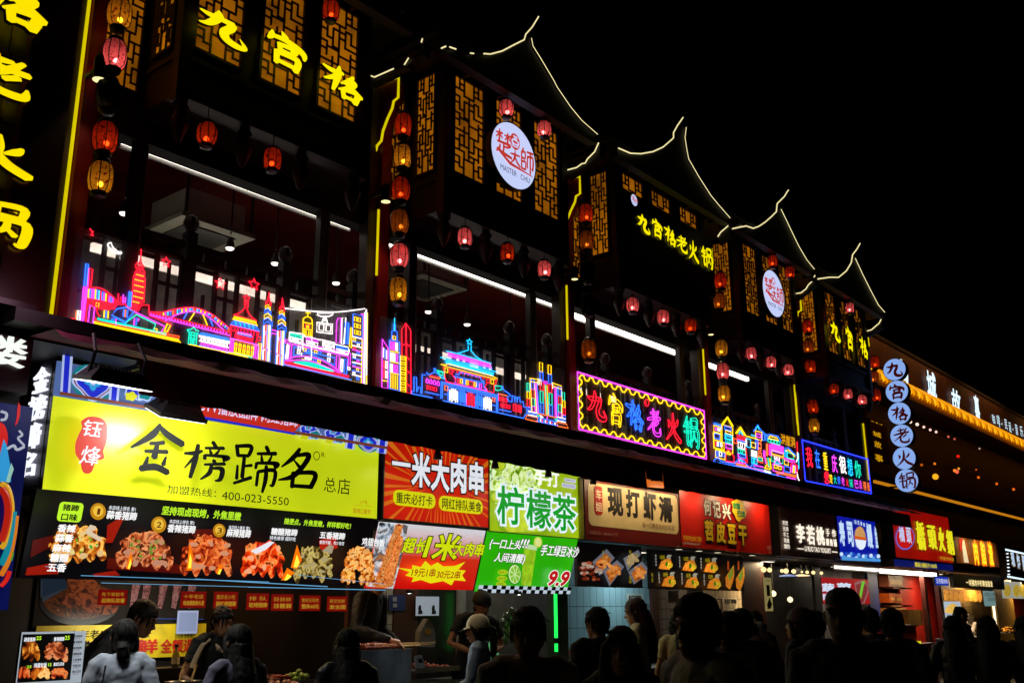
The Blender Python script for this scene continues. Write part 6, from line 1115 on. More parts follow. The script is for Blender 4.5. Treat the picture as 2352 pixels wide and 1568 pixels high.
def stall(label, segs, counters, cx0, cx1, light=None):
    t = thing('food_stall', label, 'food stall', ((cx0+cx1)/2, 7.6, .15))
    for u0, u1, z0, z1, mm, y in segs:
        m = MB(); a = X((u0, 1400), y); b = X((u1, 1400), y); m.box(a, b, y, y+.06, z0, z1, mm); m.build('back_wall', t)
    for x0, x1, y0, y1, z0, z1, mm in counters:
        m = MB(); m.box(x0, x1, y0, y1, z0, z1-.03, mm); m.box(x0-.01, x1+.01, y0-.02, y1+.01, z1-.03, z1, STEEL); m.build('counter', t)
    m = MB(); m.box(cx0, cx1, 7.72, 8.86, 2.62, 2.68, GREY); m.build('ceiling', t)
    if light:
        for (x, y, e, c_) in light:
            l = thing('ceiling_light', 'flat ceiling lamp inside the '+label.split(' with')[0], 'light', (x, y, 2.6), 'flat ceiling lamps inside the stalls'); m = MB(); m.box(x-.18, x+.18, y-.06, y+.06, 2.59, 2.62, mt('c8c8c0', .4)); m.build('housing', l)
            m = MB(); m.box(x-.16, x+.16, y-.05, y+.05, 2.583, 2.59, em('fff0d8', 1.5)); m.build('diffuser', l); lamp('ceiling_lamp', 'AREA', (x, y, 2.575), e, c_, (x, y, 0), l, .3)
    return t
a1 = X((100,1400),7.5)
stall('roast meat stall with steel back wall and yellow banner', [(-40,420,.15,2.65,DARK,YB_),(420,800,.15,2.65,mt('1e160c', .35, metal=.3, var=.6, scale=1.6),YB_),(800,835,.15,2.65,BRN,8.4)], [(3.5,6.86,7.42,7.85,.15,1.08,mt('2a2624', .4, metal=.4))], 3.5, 8.2, [(4.9,8.3,9,(1,.62,.3)),(6.6,8.35,10,(1,.62,.3)),(5.6,7.9,7,(1,.6,.28))])  # third lamp in the list is an added warm light for the cook's face
stall('skewer and lime drink stall with grey walls', [(835,905,.15,2.65,TG,YB_),(905,960,.15,2.65,BRN,YB_-.02),(960,1052,.15,2.65,mt('2c2c28', .15, var=.5, scale=2),YB_),(1052,1070,.15,2.65,mt('8a8680', .5),YB_-.03),(1070,1275,.15,2.65,mt('4a453e', .6),YB_)], [(6.95,8.75,7.42,7.85,.15,1.05,mt('2a0e0a', .4)),(8.8,10.2,7.42,7.85,.15,1.05,DARK)], 8.2, 11.9, [(8.6,8.3,5,(1,.85,.7)),(10.2,8.3,5,(1,.95,.8))])
stall('shrimp stall with pale blue tiled wall', [(1298,1500,.15,2.65,TB,YB_),(1500,1514,.15,2.65,BRN,YB_-.06)], [(10.6,12.9,7.42,7.85,.15,1.0,mt('7a5a30', .5))], 11.9, 14.8, [(13.0,8.3,16,(.75,.95,1))])
stall('bean curd stall with cream tiled walls', [(1494,1582,.15,2.65,tiles('7a7064','2a241e',.14,.16),YB_),(1582,1616,.15,2.65,DARK,YB_-.02),(1616,1712,.15,2.65,TW,YB_),(1712,1760,.15,2.65,BRN,8.3)], [(13.0,15.6,7.42,7.85,.15,1.0,mt('6a100c', .5))], 14.8, 19.0, [(17.3,8.25,30,(1,.72,.4)),(15.2,8.25,5,(1,.8,.6))])
stall('yoghurt shop with dark glass front', [(1760,1876,.15,2.65,mt('2a2a2c', .25, var=.3),YB_),(1876,1890,.15,2.65,DARK,8.5)], [], 19.0, 23.2, [(20.6,8.3,5,(1,.85,.65))])
stall('sushi and vegetable shop with grey lower wall', [(1890,2000,.15,2.65,mt('9a9494', .5),YB_),(2000,2022,.15,2.65,mt('0a1a70', .5),8.6)], [], 23.2, 26.5, [(24.5,8.2,7,(1,.95,.9))])
stall('red walled hotpot shop with gift boxes', [(2022,2072,.15,2.6,mt('6a3a20', .5),9.2),(2072,2160,.15,2.6,mt('a01408', .45, var=.2),8.9)], [(22.7,24.2,7.6,8.3,.15,1.0,mt('a01408', .4))], 26.5, 31, [(27,8.2,36,(1,.8,.5)),(24.5,7.9,34,(1,.85,.6))])
stall('fried snack shop at the far right with ochre walls', [(2160,2290,.15,2.6,mt('8a6a3a', .5),8.6),(2290,2330,.15,2.6,mt('8a6a20', .5),8.2),(2330,2420,.15,2.6,mt('7a1008', .5),8.6)], [(25.5,28.5,7.5,8.0,.15,1.05,mt('3a2a1a', .5))], 31, 40, [(30,8.1,55,(1,.74,.38)),(34,8.0,60,(1,.7,.38))])
# --- pictures and notices on the walls
s = Sign('wall_poster', 'large hotpot photograph on the back wall of the roast meat stall', 'poster', FP(YB_-.02), ym(308,690), ym(1000,1112), em('0c0808',.2,var=.3,rough=.95), .01)
m = MB(); s.flat('', poly_circle(ym,640,920,325,185,30), em('06080c',.4), mb=m); s.flat('', poly_circle(ym,640,905,295,150,30), pic(['040101','180802','4a220a','0c0402','6a4018'],9,.5), mb=m); s.flat('', [ym(330+20*math.cos(t), 0) for t in (0,)]+[ym(*p) for p in [(320,880),(520,770),(540,800),(335,920)]], em('2a3848',.4), mb=m); m.build('pot_picture', s.t)
for i, (x, y, w_, h_) in enumerate([(700,850,110,130),(560,900,70,60),(760,960,80,50),(600,760,70,80),(850,960,90,60)]): s.flat('food_picture', poly_circle(ym,x,y,w_,h_,12), pic(['100302','3a1208','6a3418','180602'],12,.5))
s = Sign('wall_poster', 'meat photograph strip behind the red tags in the roast meat stall', 'poster', FP(YB_-.02), ym(1035,770), ym(1640,1060), em('080608',.3,rough=.95), .01)
for x in (1080,1170,1300,1410,1530): s.flat('meat_picture', [ym(x-20,775), ym(x+45,780), ym(x+20,880), ym(x-5,970), ym(x-40,960)], pic(['2a1418','5a383c','7a5c60','3a1014'],18,.5))
s.flat('grill_print', [ym(1100,1045), ym(1630,1050), ym(1630,1056), ym(1100,1051)], em('3050a0',.5))
s = Sign('banner', 'yellow banner with black and red characters at the back of the roast meat stall', 'banner', FP(YB_-.04), ym(295,1108), ym(1640,1345), mt('c8b818', .5, em=0), .01)
s.text('十年老店 味道巴适', ym(560,1142), ym(1200,1200), INK, .01); s.text('承诺', ym(560,1230), ym(715,1330), INK, .03); s.text('不新鲜', ym(720,1225), ym(1260,1325), mt('b01c10', .5), .03); s.text('全额退款', ym(1292,1215), ym(1636,1312), mt('b01c10', .5), .03); s.text('可快递 免费真空', ym(1400,1172), ym(1560,1205), INK)
lamp('banner_lamp', 'AREA', s.local(.5, .02, .35), 3.4, (1,.95,.8), s.local(.5, .6, 0), s.t, .9, sy=.1)  # light without a fixture, added to brighten the banner
s = Sign('paper_sheet', 'pale blue blank sheet of paper taped over the yellow banner', 'paper', FP(YB_-.06), ym(1428,985), ym(1582,1168), em('b0c0e8',.55), .003); s.box('margin', ym(1440,1000), ym(1570,1150), em('98acd8',.5))
TAGM = mt('b81810', .5)
for p0, p1, t1, t2 in [(ym(795,815),ym(1015,940),'先下单取号','后排队取餐'),(ym(1455,830),ym(1650,962),'十年老店','味道遵循骨头里'),(ym(1720,832),ym(1905,970),'重庆名小吃','网红烤猪蹄'),(yn(578,845),yn(750,978),'排 队','取烤猪蹄'),(yn(776,852),yn(944,985),'蒜香 香辣 麻辣','五香 糖醋 藤椒'),(yn(1002,862),yn(1165,986),'脆皮五花肉','整条60元'),(yn(1224,870),yn(1378,990),'真空包邮','发全国')]:
    s = Sign('price_tag', 'red hanging tag reading '+t2+' in yellow under the menu lightbox', 'tag', FP(7.8), p0, p1, em('90100a',.45,base='b81810'), .004, group='red tags under the menu lightbox'); h_ = p1[1]-p0[1]; w_ = p1[0]-p0[0]
    Yt = em('d8b030', .5)
    s.text(t1, (p0[0]+w_*.1,p0[1]+h_*.18), (p1[0]-w_*.1,p0[1]+h_*.45), Yt, .0); s.text(t2, (p0[0]+w_*.08,p0[1]+h_*.56), (p1[0]-w_*.08,p0[1]+h_*.86), Yt, .02)
s = Sign('standing_menu', 'white framed standing menu with food pictures on the left end of the counter', 'menu', FP(7.1), ym(175,1158), ym(650,1562), em('c0ccd8',.6), .03)
s.box('picture_area', ym(180,1175), ym(560,1540), em('0a0808',.3))
for x, y, w_, h_, mm in [(245,1320,75,150,P1),(450,1325,100,150,P2),(190,1490,50,90,P3),(320,1490,80,110,P6),(470,1490,70,80,P3)]: blob(ym, x, y, w_, h_, mm, x, fingers=False)
for t, p0, p1, mm in [('蒜香猪蹄',ym(188,1200),ym(275,1232),WTXT),('25',ym(285,1190),ym(322,1220),GRN),('香辣猪蹄',ym(425,1196),ym(505,1228),WTXT),('25',ym(512,1186),ym(548,1218),GRN),('25',ym(205,1425),ym(240,1445),GRN),('鸡翅包饭',ym(262,1405),ym(362,1438),WTXT),('15',ym(375,1405),ym(398,1430),GRN),('脆皮五花肉',ym(418,1400),ym(498,1425),WTXT)]: s.text(t, p0, p1, mm, .02)
for i, t in enumerate(['蒜香猪蹄','香辣猪蹄','麻辣猪蹄','糖醋猪蹄','五香猪蹄','鸡翅包饭','脆皮五花肉']): s.text(t, ym(580-i*4,1180+i*47), ym(645-i*4,1198+i*47), INK, .02); s.text('25元/份', ym(580-i*4,1202+i*47), ym(628-i*4,1214+i*47), mt('a02018'))
# --- goods on the counters
def lump(name, label, cat, c, n, sx, sy, mats, rad, seed, kind='ball', tray=None, group=None):
    t = thing(name, label, cat, c); rr = random.Random(seed); m = MB()
    for i in range(n):
        p = Vector(c)+Vector((rr.uniform(-sx, sx), rr.uniform(-sy, sy), 0)); k = 1-abs(p.x-c[0])/sx; p.z += rad*.7+k*rr.uniform(0, rad*3); mm = rr.choice(mats)
        if kind == 'ball': r_ = rad*rr.uniform(.7,1.2); m.lathe([(r_*.1,-r_*.7),(r_*.8,-r_*.4),(r_,0),(r_*.75,r_*.5),(r_*.1,r_*.75)], p, mm, 7)
        else: a = rr.uniform(-.4,.4); L_ = rad*rr.uniform(4,7); m.tube(smooth([p+Vector((-L_*math.cos(a),-L_*math.sin(a),rr.uniform(-.5,.5)*rad)), p+Vector((0,0,rad*.6)), p+Vector((L_*math.cos(a),L_*math.sin(a),rr.uniform(-.5,.5)*rad))],3), [rad*.5,rad,rad*.9,rad]*3, mm, 7)
    m.build('pile', t, True)
    m = MB(); m.box(c[0]-sx-.08, c[0]+sx+.08, c[1]-sy-.06, c[1]+sy+.06, c[2]-.02, c[2], STEEL); m.box(c[0]-sx-.09, c[0]+sx+.09, c[1]-sy-.07, c[1]-sy-.06, c[2]-.02, c[2]+.03, STEEL); m.build('tray', t); return t
p = at(*yn(780,1470), 7.65); lump('sausage_tray', 'steel tray piled with long dark red sausages on the roast meat counter', 'food tray', (p.x,7.66,1.12), 14, .16, .06, [mt('5a1c0c', .3, var=.4), mt('7a2c12', .3, var=.4)], .022, 1, 'tube')
p = at(*yn(990,1460), 7.65); lump('pepper_tray', 'small heap of green peppers beside the sausages', 'food tray', (p.x,7.66,1.12), 16, .13, .07, [mt('6a8a28', .35), mt('88a040', .35)], .034, 2)
p = at(*yn(840,1520), 7.5); lump('meat_tray', 'tray of pale pink cut meat in front of the sausages', 'food tray', (p.x,7.5,1.1), 26, .22, .05, [mt('b87858', .4, var=.4), mt('d09a78', .4)], .022, 3)
p = at(*y5(280,1045), 7.62); lump('meat_tray', 'tray of raw red meat skewers behind the small card stand', 'food tray', (p.x,7.66,1.16), 40, .24, .1, [mt('9a3a28', .35, var=.4), mt('c87858', .35)], .022, 4)
p = at(*y5(1620,1000), 8.0); lump('meat_tray', 'tray of bright red shrimp paste blocks beside the green lit post', 'food tray', (p.x,8.0,1.1), 34, .16, .12, [mt('d8402a', .35, var=.3), mt('e86a48', .35)], .045, 5)
p = at(*y8(1950,1225), 7.6); lump('snack_tray', 'tray of yellow fried snacks at the far right counter', 'food tray', (p.x,7.6,1.1), 20, .3, .1, [mt('c88828', .4)], .05, 6)
def pot(u, v, lab):
    c = at(*ym(u, v), 7.5); c = Vector((c.x, 7.5, 1.06)); t = thing('metal_pot', lab, 'pot', c, 'pots of sauce on the roast meat counter')
    m = MB(); m.lathe([(.075,0),(.09,.02),(.095,.14),(.105,.15),(.095,.15),(.088,.13),(.01,.125)], c, STEEL, 20); m.build('pot', t, True)
    m = MB(); m.tube([c+Vector((.0,0,.1)), c+Vector((.06,.02,.24)), c+Vector((.07,.02,.27))], [.008,.01,.02], mt('d8a860', .4)); m.build('spoon', t)
pot(1430,1500,'left steel sauce pot with a wooden spoon on the roast meat counter'); pot(1525,1500,'right steel sauce pot with a wooden spoon on the roast meat counter')
c = at(*ym(1405,1440), 8.2); BZ = c.z; t = thing('oil_bottle', 'small glass oil bottle with dark cap behind the sauce pots', 'bottle', (c.x,8.2,BZ)); m = MB(); m.lathe([(.03,0),(.034,.015),(.034,.1),(.014,.14),(.014,.17)], (c.x,8.2,BZ), mt('8a7a30', .15), 14); m.build('glass', t, True); m = MB(); m.lathe([(.017,.17),(.017,.195),(.001,.195)], (c.x,8.2,BZ), BLK, 12); m.build('cap', t); m = MB(); m.lathe([(.035,.03),(.035,.085)], (c.x,8.2,BZ), mt('d8d0b0'), 14); m.build('paper_label', t); m = MB(); m.box(c.x-.3, c.x+.3, 8.1, 8.4, .15, BZ, DARK); m.build('shelf', t)
# grill box with skewers
p = at(*yn(1690,1380), 7.45); t = thing('skewer_grill', 'steel grill box on the skewer stall counter', 'grill', (p.x,7.5,1.05)); m = MB(); a = at(*yn(1492,1390), 7.4); b = at(*yn(1900,1390), 7.4); zt = at(*yn(1700,1305), 7.4).z; m.box(a.x, b.x, 7.4, 7.7, 1.05, zt, mt('7a7c7c', .3, metal=.7, var=.3)); m.build('box', t); m = MB(); m.box(a.x-.01, b.x+.01, 7.39, 7.71, zt, zt+.012, STEEL); m.build('rim', t)
for i in range(7):
    t = thing('meat_skewer', 'long meat skewer lying on the steel grill box', 'skewer', (a.x,7.42+i*.03,zt), 'meat skewers on the grill'); rr = random.Random(i); y = 7.42+i*.035; x0 = a.x+rr.uniform(0,.1); x1 = b.x-.12+rr.uniform(-.06,.06); z = zt+.03+(i % 2)*.02
    m = MB(); n = 16
    for j in range(n): q = Vector((x0+(x1-x0)*j/n, y, z)); r_ = rr.uniform(.014,.022); m.lathe([(r_*.3,-r_),(r_,-r_*.3),(r_,r_*.4),(r_*.3,r_)], q, mt('b05838', .4, var=.4), 7)
    m.build('meat', t, True); m = MB(); m.tube([(x0, y, z), (x1+.36+rr.uniform(-.08,.08), y+rr.uniform(-.05,.05), z+.005)], .006, mt('c8a060', .5)); m.build('stick', t)
c = at(*y5(195,1100), 7.38); t = thing('card_stand', 'small white card stand leaning on the skewer counter', 'card stand', c); pl = Pl(at(*y5(195,1060), 7.38), (1,0,0), (0,-.25,1)); m = MB(); q = [pl.hit(*y5(a, b)) for a, b in [(152,1110),(240,1095),(205,985),(142,995)]]; m.prism(q, (0,.015,0), mt('c8d0d8', .4)); m.build('card', t); m = MB(); q = [pl.hit(*y5(a, b))-Vector((0,.004,0)) for a, b in [(175,1060),(220,1052),(200,1015),(165,1022)]]; m.add(q, [(0,1,2,3)], INK); m.build('dark_window', t)
c = at(*y5(265,780), 7.9); t = thing('plastic_bag', 'white plastic bag with yellow round mark hanging in the skewer stall', 'bag', c); m = MB(); q = [at(*y5(a, b), 7.9) for a, b in [(200,905),(325,908),(335,860),(330,760),(300,680),(280,640),(265,640),(235,690),(195,760),(190,850)]]; m.prism(q, (0,.08,0), mt('8a8a84', .4, var=.2)); m.build('bag', t); m = MB(); m.add([at(*y5(265+30*math.cos(i*.39), 762+30*math.sin(i*.39)), 7.893) for i in range(16)], [tuple(range(16))], mt('b8901c', .5)); m.build('round_mark', t); s = None
s = Sign('wall_poster', 'white picture of black bottles on the wall of the skewer stall', 'poster', FP(YB_-.05), y5(150,432), y5(366,612), em('a8b4c0',.5), .01)
for x in (185, 312): s.flat('bottle_picture', [y5(x+a, b) for a, b in [(-18,600),(-14,560),(-18,545),(-8,515),(10,515),(14,560),(25,575),(24,595),(5,600)]], INK)
s = Sign('wall_poster', 'dark blue notice at the left of the skewer stall', 'poster', FP(YB_-.03), yn(1720,860), yn(1848,985), mt('1a2a5a', .5), .01); s.box('white_square', yn(1748,875), yn(1780,910), mt('8a8a90')); s.box('white_square', yn(1748,928), yn(1780,958), mt('8a8a90'))
# cups of lime drink, green menu, green light tube
for i, (x0, y0, x1, y1) in enumerate([(1032,568,1120,700),(985,615,1080,740),(940,672,1030,790),(890,748,985,850)]):
    a = at(*y5(x0, y0), 7.9-.03*i); b = at(*y5(x1, y1), 8.1-.03*i); d_ = (b-a); t = thing('lime_drink_cup', 'tilted clear cup of green lime drink, %s of the stacked row' % ['topmost','second','third','lowest'][i], 'cup', b, 'stacked lime drink cups')
    m = MB(); m.tube([a+d_*f_ for f_ in (.14,.16,.5,.98,1)], [.05,.068,.062,.052,.02], mt('6a9a20', .15, var=.5, scale=25), 14); m.build('drink', t, True)
    m = MB(); m.tube([a+d_*f_ for f_ in (0,.03,.08,.13)], [.02,.045,.062,.07], mt('4a5a40', .15), 14); m.build('dome_lid', t, True); m = MB(); m.tube([a+d_*-.02, a+d_*.06], .012, BLK, 6); m.build('straw_hole', t)
s = Sign('menu_tablet', 'glowing pale green menu board leaning behind the capped woman', 'menu', Pl(at(*y5(660,880), 7.75), (1,0,0), (0,.2,1)), y5(575,738), y5(935,1010), em('58b070',.6), .02); s.box('panel_print', y5(612,820), y5(700,905), em('c8e0a8',.6)); s.box('panel_print', y5(650,955), y5(740,1005), em('c8e0a8',.6)); s.text('菜单', y5(645,750), y5(690,785), INK)
gt = mt('0c2a12', .4); a = at(*y5(1450,380), 7.9); b = at(*y5(1463,950), 7.9); t = thing('light_tube', 'vertical bright green light tube on the post by the lime drinks', 'light', (a.x,7.9,b.z)); m = MB(); m.tube([(a.x, 7.88, a.z), (a.x, 7.88, b.z)], .022, em('20ff58', 1.4), 8); m.build('tube', t); m = MB(); m.box(a.x+.04, a.x+.26, 7.88, 8.05, .15, 2.6, mt('2c3a28', .5)); m.build('post', t); m = MB(); m.box(a.x-.03, a.x+.05, 7.84, 7.9, at(*y5(1460,850),7.9).z-.03, at(*y5(1460,822),7.9).z, BLK); m.build('clamp', t)
for u0, u1, y, lab in [(y5(2128,405),y5(2290,560),YB_-.02,'recruitment notice with two large black characters on the blue tiled wall'),(y7(1142,555),y7(1330,705),YB_-.02,'recruitment notice with two large black characters on the cream tiled wall')]:
    s = Sign('wall_notice', lab, 'notice', FP(y), u0, u1, mt('a8b0a8' if 'blue' in lab else 'd8ccb0', .6), .003); w_ = u1[0]-u0[0]; h_ = u1[1]-u0[1]; s.text('招聘', (u0[0]+w_*.1,u0[1]+h_*.1), (u1[0]-w_*.1,u0[1]+h_*.5), INK, .02)
    for i in range(3): s.box('print_line', (u0[0]+w_*.2,u0[1]+h_*(.6+i*.12)), (u1[0]-w_*.2,u0[1]+h_*(.63+i*.12)), mt('5a5a54'))
s = Sign('paper_sheet', 'blank cream sheet hanging under the menu board of the bean curd stall', 'paper', FP(7.7), y7(505,468), y7(632,620), mt('a89c88', .6), .003)
s = Sign('hanging_banner', 'narrow cream hanging banner with small drawing in front of the yoghurt shop', 'banner', FP(7.2), y7(1622,318), y7(1745,712), em('b8a868',.42), .01); s.box('print_block', y7(1658,405), y7(1705,535), mt('4a463a', .6)); s.text('李若桃', y7(1648,340), y7(1702,365), INK); s.flat('plant_drawing', [y7(*p) for p in [(1675,690),(1665,640),(1680,590),(1700,545),(1705,590),(1725,630),(1710,680)]], mt('6a4a28', .6))
# small lamps under the far signs
k = 0
for (x, y) in [(1155,998),(1335,1013),(1503,1027),(1812,1052)]:
    p = at(*y6(x, y), 7.4); k += 1; t = thing('downlight', 'round downlight under the red bean curd sign, %s of four' % ['first','second','third','fourth'][k-1], 'downlight', p, 'downlights under the bean curd sign'); m = MB(); m.lathe([(.06,0),(.06,.03),(.02,.04)], p, BLK, 12); m.build('housing', t); m = MB(); m.lathe([(.01,-.006),(.052,-.003)], p, em('fff0d0',1.3), 12); m.build('lens', t); lamp('down', 'SPOT', p-Vector((0,0,.02)), 5, (1,.8,.55), p-Vector((0,-.15,1)), t, .04, 120)
k = 0
for (x, y, r_) in [(1632,225,.045),(1700,230,.04),(1845,240,.03),(1893,242,.045),(1985,247,.04),(2080,253,.02),(2143,256,.03),(2215,260,.035),(2310,266,.03)]:
    p = at(*y7(x, y), 7.5); k += 1; t = thing('bulb_light', 'warm bulb in the row under the slatted yoghurt sign', 'bulb', p, 'row of warm bulbs under the yoghurt sign'); m = MB(); m.lathe([(.002,-r_),(r_*.8,-r_*.6),(r_,0),(r_*.8,r_*.6),(.002,r_)], p, em('ffdc98',1.5), 10); m.build('bulb', t, True); m = MB(); m.tube([p+Vector((0,0,r_)), p+Vector((0,0,.12))], .01, BLK, 5); m.build('socket', t)
for i, (x, y, w_) in enumerate([(1920,303,.16),(2075,300,.15)]):
    p = at(*y7(x, y), 7.9); t = thing('pendant_lamp', ['bluish','bright warm'][i]+' flat round pendant lamp inside the yoghurt shop window', 'lamp', p); m = MB(); m.lathe([(.01,-.004),(w_,-.002),(w_,.01),(.03,.03)], p, em(['8098d0','ffe0a8'][i],[.8,1.3][i]), 18); m.build('shade', t); m = MB(); m.tube([p, p+Vector((0,0,.3))], .008, BLK, 5); m.build('cord', t)
for i, (x, y) in enumerate([(1745,508),(1942,577)]):
    p = at(*y7(x, y), 8.3); t = thing('pendant_lamp', ['round bulb glowing beside the cream banner','round bulb glowing in the middle of the yoghurt shop window'][i], 'lamp', p); m = MB(); r_ = .055; m.lathe([(.002,-r_),(r_*.7,-r_*.7),(r_,0),(r_*.7,r_*.7),(.002,r_)], p, em('ffe8b8',1.5), 12); m.build('bulb', t, True); m = MB(); m.tube([p+Vector((0,0,r_)), p+Vector((0,0,.9))], .008, BLK, 5); m.build('cord', t)
s = Sign('wall_poster', 'bright red poster with white characters and a green celery picture in the vegetable shop', 'poster', FP(8.1), y8(535,768), y8(908,970), em('a81018',.8), .02)
s.text('蔬', y8(538,812), y8(640,880), em('d8e8ff',.9), .04); s.text('菜', y8(650,808), y8(768,888), em('d8e8ff',.9), .04); s.text('鲜嫩蔬菜', y8(545,890), y8(640,945), em('d8e8ff',.9), .03)
m = MB(); s.flat('', [y8(*p) for p in [(785,810),(815,800),(850,790),(890,830),(892,880),(860,965),(830,965),(800,900)]], em('a07070',.7), mb=m); s.flat('', [y8(*p) for p in [(795,820),(820,820),(850,800),(885,840),(880,880),(850,960),(835,960),(805,890)]], em('8a2830',.7), mb=m); s.flat('', [y8(*p) for p in [(840,800),(865,795),(850,850),(835,930),(820,900)]], em('70c830',.85), mb=m); m.build('celery_picture', s.t)
# hotpot shop interior
t = thing('display_shelf', 'shelf with red and orange gift boxes in the hotpot shop', 'shelf', at(*y8(1070,1140), 9.1)); m = MB()
for y in (850, 985, 1130): a = at(*y8(1005, y), 9.15); b = at(*y8(1150, y), 9.15); m.box(a.x, b.x, 8.9, 9.15, a.z-.02, a.z+.02, mt('a06a40', .5))
m.build('shelf', t)
for i, (x0, y0, x1, y1, c_) in enumerate([(1025,890,1068,960,'c05010'),(1070,895,1115,965,'c85818'),(1018,1000,1072,1095,'b87028'),(1078,1000,1148,1090,'c08a50'),(1020,760,1120,840,'a05838')]):
    a = at(*y8(x0, y1), 8.95); b = at(*y8(x1, y0), 8.95); t = thing('gift_box', 'orange gift box on the shelf of the hotpot shop, %s' % ['left one on the middle board','right one on the middle board','left one on the lower board','right one on the lower board','large one on the top'][i], 'box', a, 'gift boxes on the shelf'); m = MB(); m.box(a.x, b.x, 8.85, 9.1, a.z, b.z, mt(c_, .4)); m.build('carton', t); m = MB(); m.box(a.x+.1, b.x-.1, 8.843, 8.85, a.z+.06, b.z-.1, mt('e0a040', .4)); m.build('paper_label', t)
a = at(*y8(1166,1135), 8.0); b = at(*y8(1265,1012), 8.0); t = thing('cardboard_box', 'plain yellowish cardboard box standing on the red counter', 'box', a); m = MB(); m.box(a.x, b.x, 7.9, 8.2, a.z, b.z, mt('c89038', .6, var=.1)); m.build('carton', t); m = MB(); m.box(b.x-.13, b.x-.04, 7.894, 7.9, a.z+.1, a.z+.35, mt('8a5a20')); m.build('paper_label', t)
a = at(*y8(1115,1480), 7.6); b = at(*y8(1250,1140), 7.6); t = thing('red_counter', 'tall red counter block in the hotpot shop doorway', 'counter', (a.x,7.7,.15)); m = MB(); m.box(a.x, b.x, 7.6, 8.2, .15, b.z, mt('a81408', .4, var=.15)); m.build('body', t); m = MB(); m.box(a.x-.03, b.x+.03, 7.57, 8.22, b.z, b.z+.04, mt('7a0c06', .3)); m.build('top', t)
s = Sign('neon_word', 'small glowing yellow lettering on the glass of the hotpot shop', 'sign', FP(7.55), y8(1248,1248), y8(1296,1318)); s.text('橋頭', y8(1248,1248), y8(1294,1300), em('d8e020',1.0), .03, name='character'); s.text('火鍋', y8(1254,1302), y8(1294,1316), em('d8e020',1.0), .02)
for x in (1290, 1395):
    a = at(*y8(x, 745), 7.9); b = at(*y8(x+25, 1480), 7.9); t = thing('door_frame', 'dark red door jamb of the hotpot shop, %s one' % ('left' if x == 1290 else 'right'), 'door frame', (a.x,7.9,.15)); m = MB(); m.box(a.x, a.x+.18, 7.85, 7.95, .15, 2.6, mt('5a0c08' if x == 1395 else '3a1008', .4)); m.build('jamb', t); m = MB(); m.box(a.x+.18, a.x+.2, 7.87, 7.93, .15, 2.6, mt('8a2010')); m.build('stop', t)
# fried snack shop
s = Sign('menu_board', 'fried snack photograph over the far right counter', 'menu board', FP(8.3), y8(1455,856), y8(1752,950), pic(['3a1a08','b06820','e0a048','7a3a10'],12,.6), .03); s.lay += .002
for i in range(8): s.flat('snack_picture', poly_circle(y8,1480+i*36,905+i*2,15,38,9), pic(['8a4810','d89030','f0c060'],20,.7))
s = Sign('menu_screen', 'white lit screen showing a heap of fried chips', 'screen', FP(8.2), y8(1460,950), y8(1602,1078), em('b8c8d8',.75), .04); s.flat('chips_picture', [y8(*p) for p in [(1466,1030),(1490,985),(1530,962),(1570,990),(1595,1030),(1560,1042),(1500,1042)]], pic(['8a5010','e0a838','f0d070','c07818'],40,.85)); s.text('酥香脆', y8(1485,1050), y8(1575,1068), INK)
s = Sign('wall_notice', 'pale blue notice with two rows of characters above the far right counter', 'notice', FP(8.0), y8(1756,870), y8(1858,986), em('8ab0b0',.5), .01); s.text('收银台点餐', y8(1766,880), y8(1850,915), mt('7a2a20')); s.text('自助取餐', y8(1790,920), y8(1850,950), mt('7a2a20'))
s = Sign('wall_poster', 'two cream kraft posters behind the far right counter', 'poster', FP(8.5), y8(1602,955), y8(1765,1070), mt('a88a58', .6), .01); s.box('print_block', y8(1620,975), y8(1680,1050), mt('c8b080')); s.box('print_block', y8(1700,980), y8(1750,1055), mt('c8b080'))
a = at(*y8(1838,985), 7.5); b = at(*y8(1862,1180), 7.5); t = thing('light_tube', 'short slanted white light tube at the edge of the far right shop', 'light', b); m = MB(); m.tube([a, b], .03, em('fff4d0',1.5), 8); m.build('tube', t); m = MB(); m.tube([a+Vector((.05,.05,0)), b+Vector((.05,.05,0))], .03, mt('a89040')); m.build('housing', t)
a = at(*y8(1680,1190), 7.6); b = at(*y8(1672,1060), 7.6); t = thing('cash_register', 'white touch screen till on a stand at the far right counter', 'till', a); m = MB(); m.tube([a, at(*y8(1700,1120), 7.6)], .06, mt('c8b8b0', .4), 8); m.build('stand', t); m = MB(); m.prism([at(*y8(*p), 7.55) for p in [(1640,1110),(1680,1130),(1690,1060),(1652,1048)]], (0,.06,0), mt('d8c8c0', .4)); m.build('screen', t); m = MB(); m.box(a.x-.2, a.x+.15, 7.5, 7.7, a.z-.04, a.z, mt('a8a098')); m.build('base', t)
s = Sign('wall_poster', 'food photographs in white frames on the far right edge', 'poster', FP(7.9), y8(1890,795), y8(2068,930), em('c8c8b8',.5), .02)
for x in (1940, 2010, 2060): s.flat('food_picture', poly_circle(y8,x,870,28,48,12), pic(['5a3a10','c89830','e8d050','6a8a20'],20,.6))
s = Sign('stand_banner', 'standing banner with red, yellow green bands at the right edge', 'banner', FP(7.0), y8(1945,1265), y8(2030,1470), em('a81828',.5), .03); s.box('green_band', y8(1948,1398), y8(2028,1440), em('98b018',.6)); s.text('特价', y8(1958,1300), y8(2020,1360), em('d0d0f0',.8), .04)
m = None
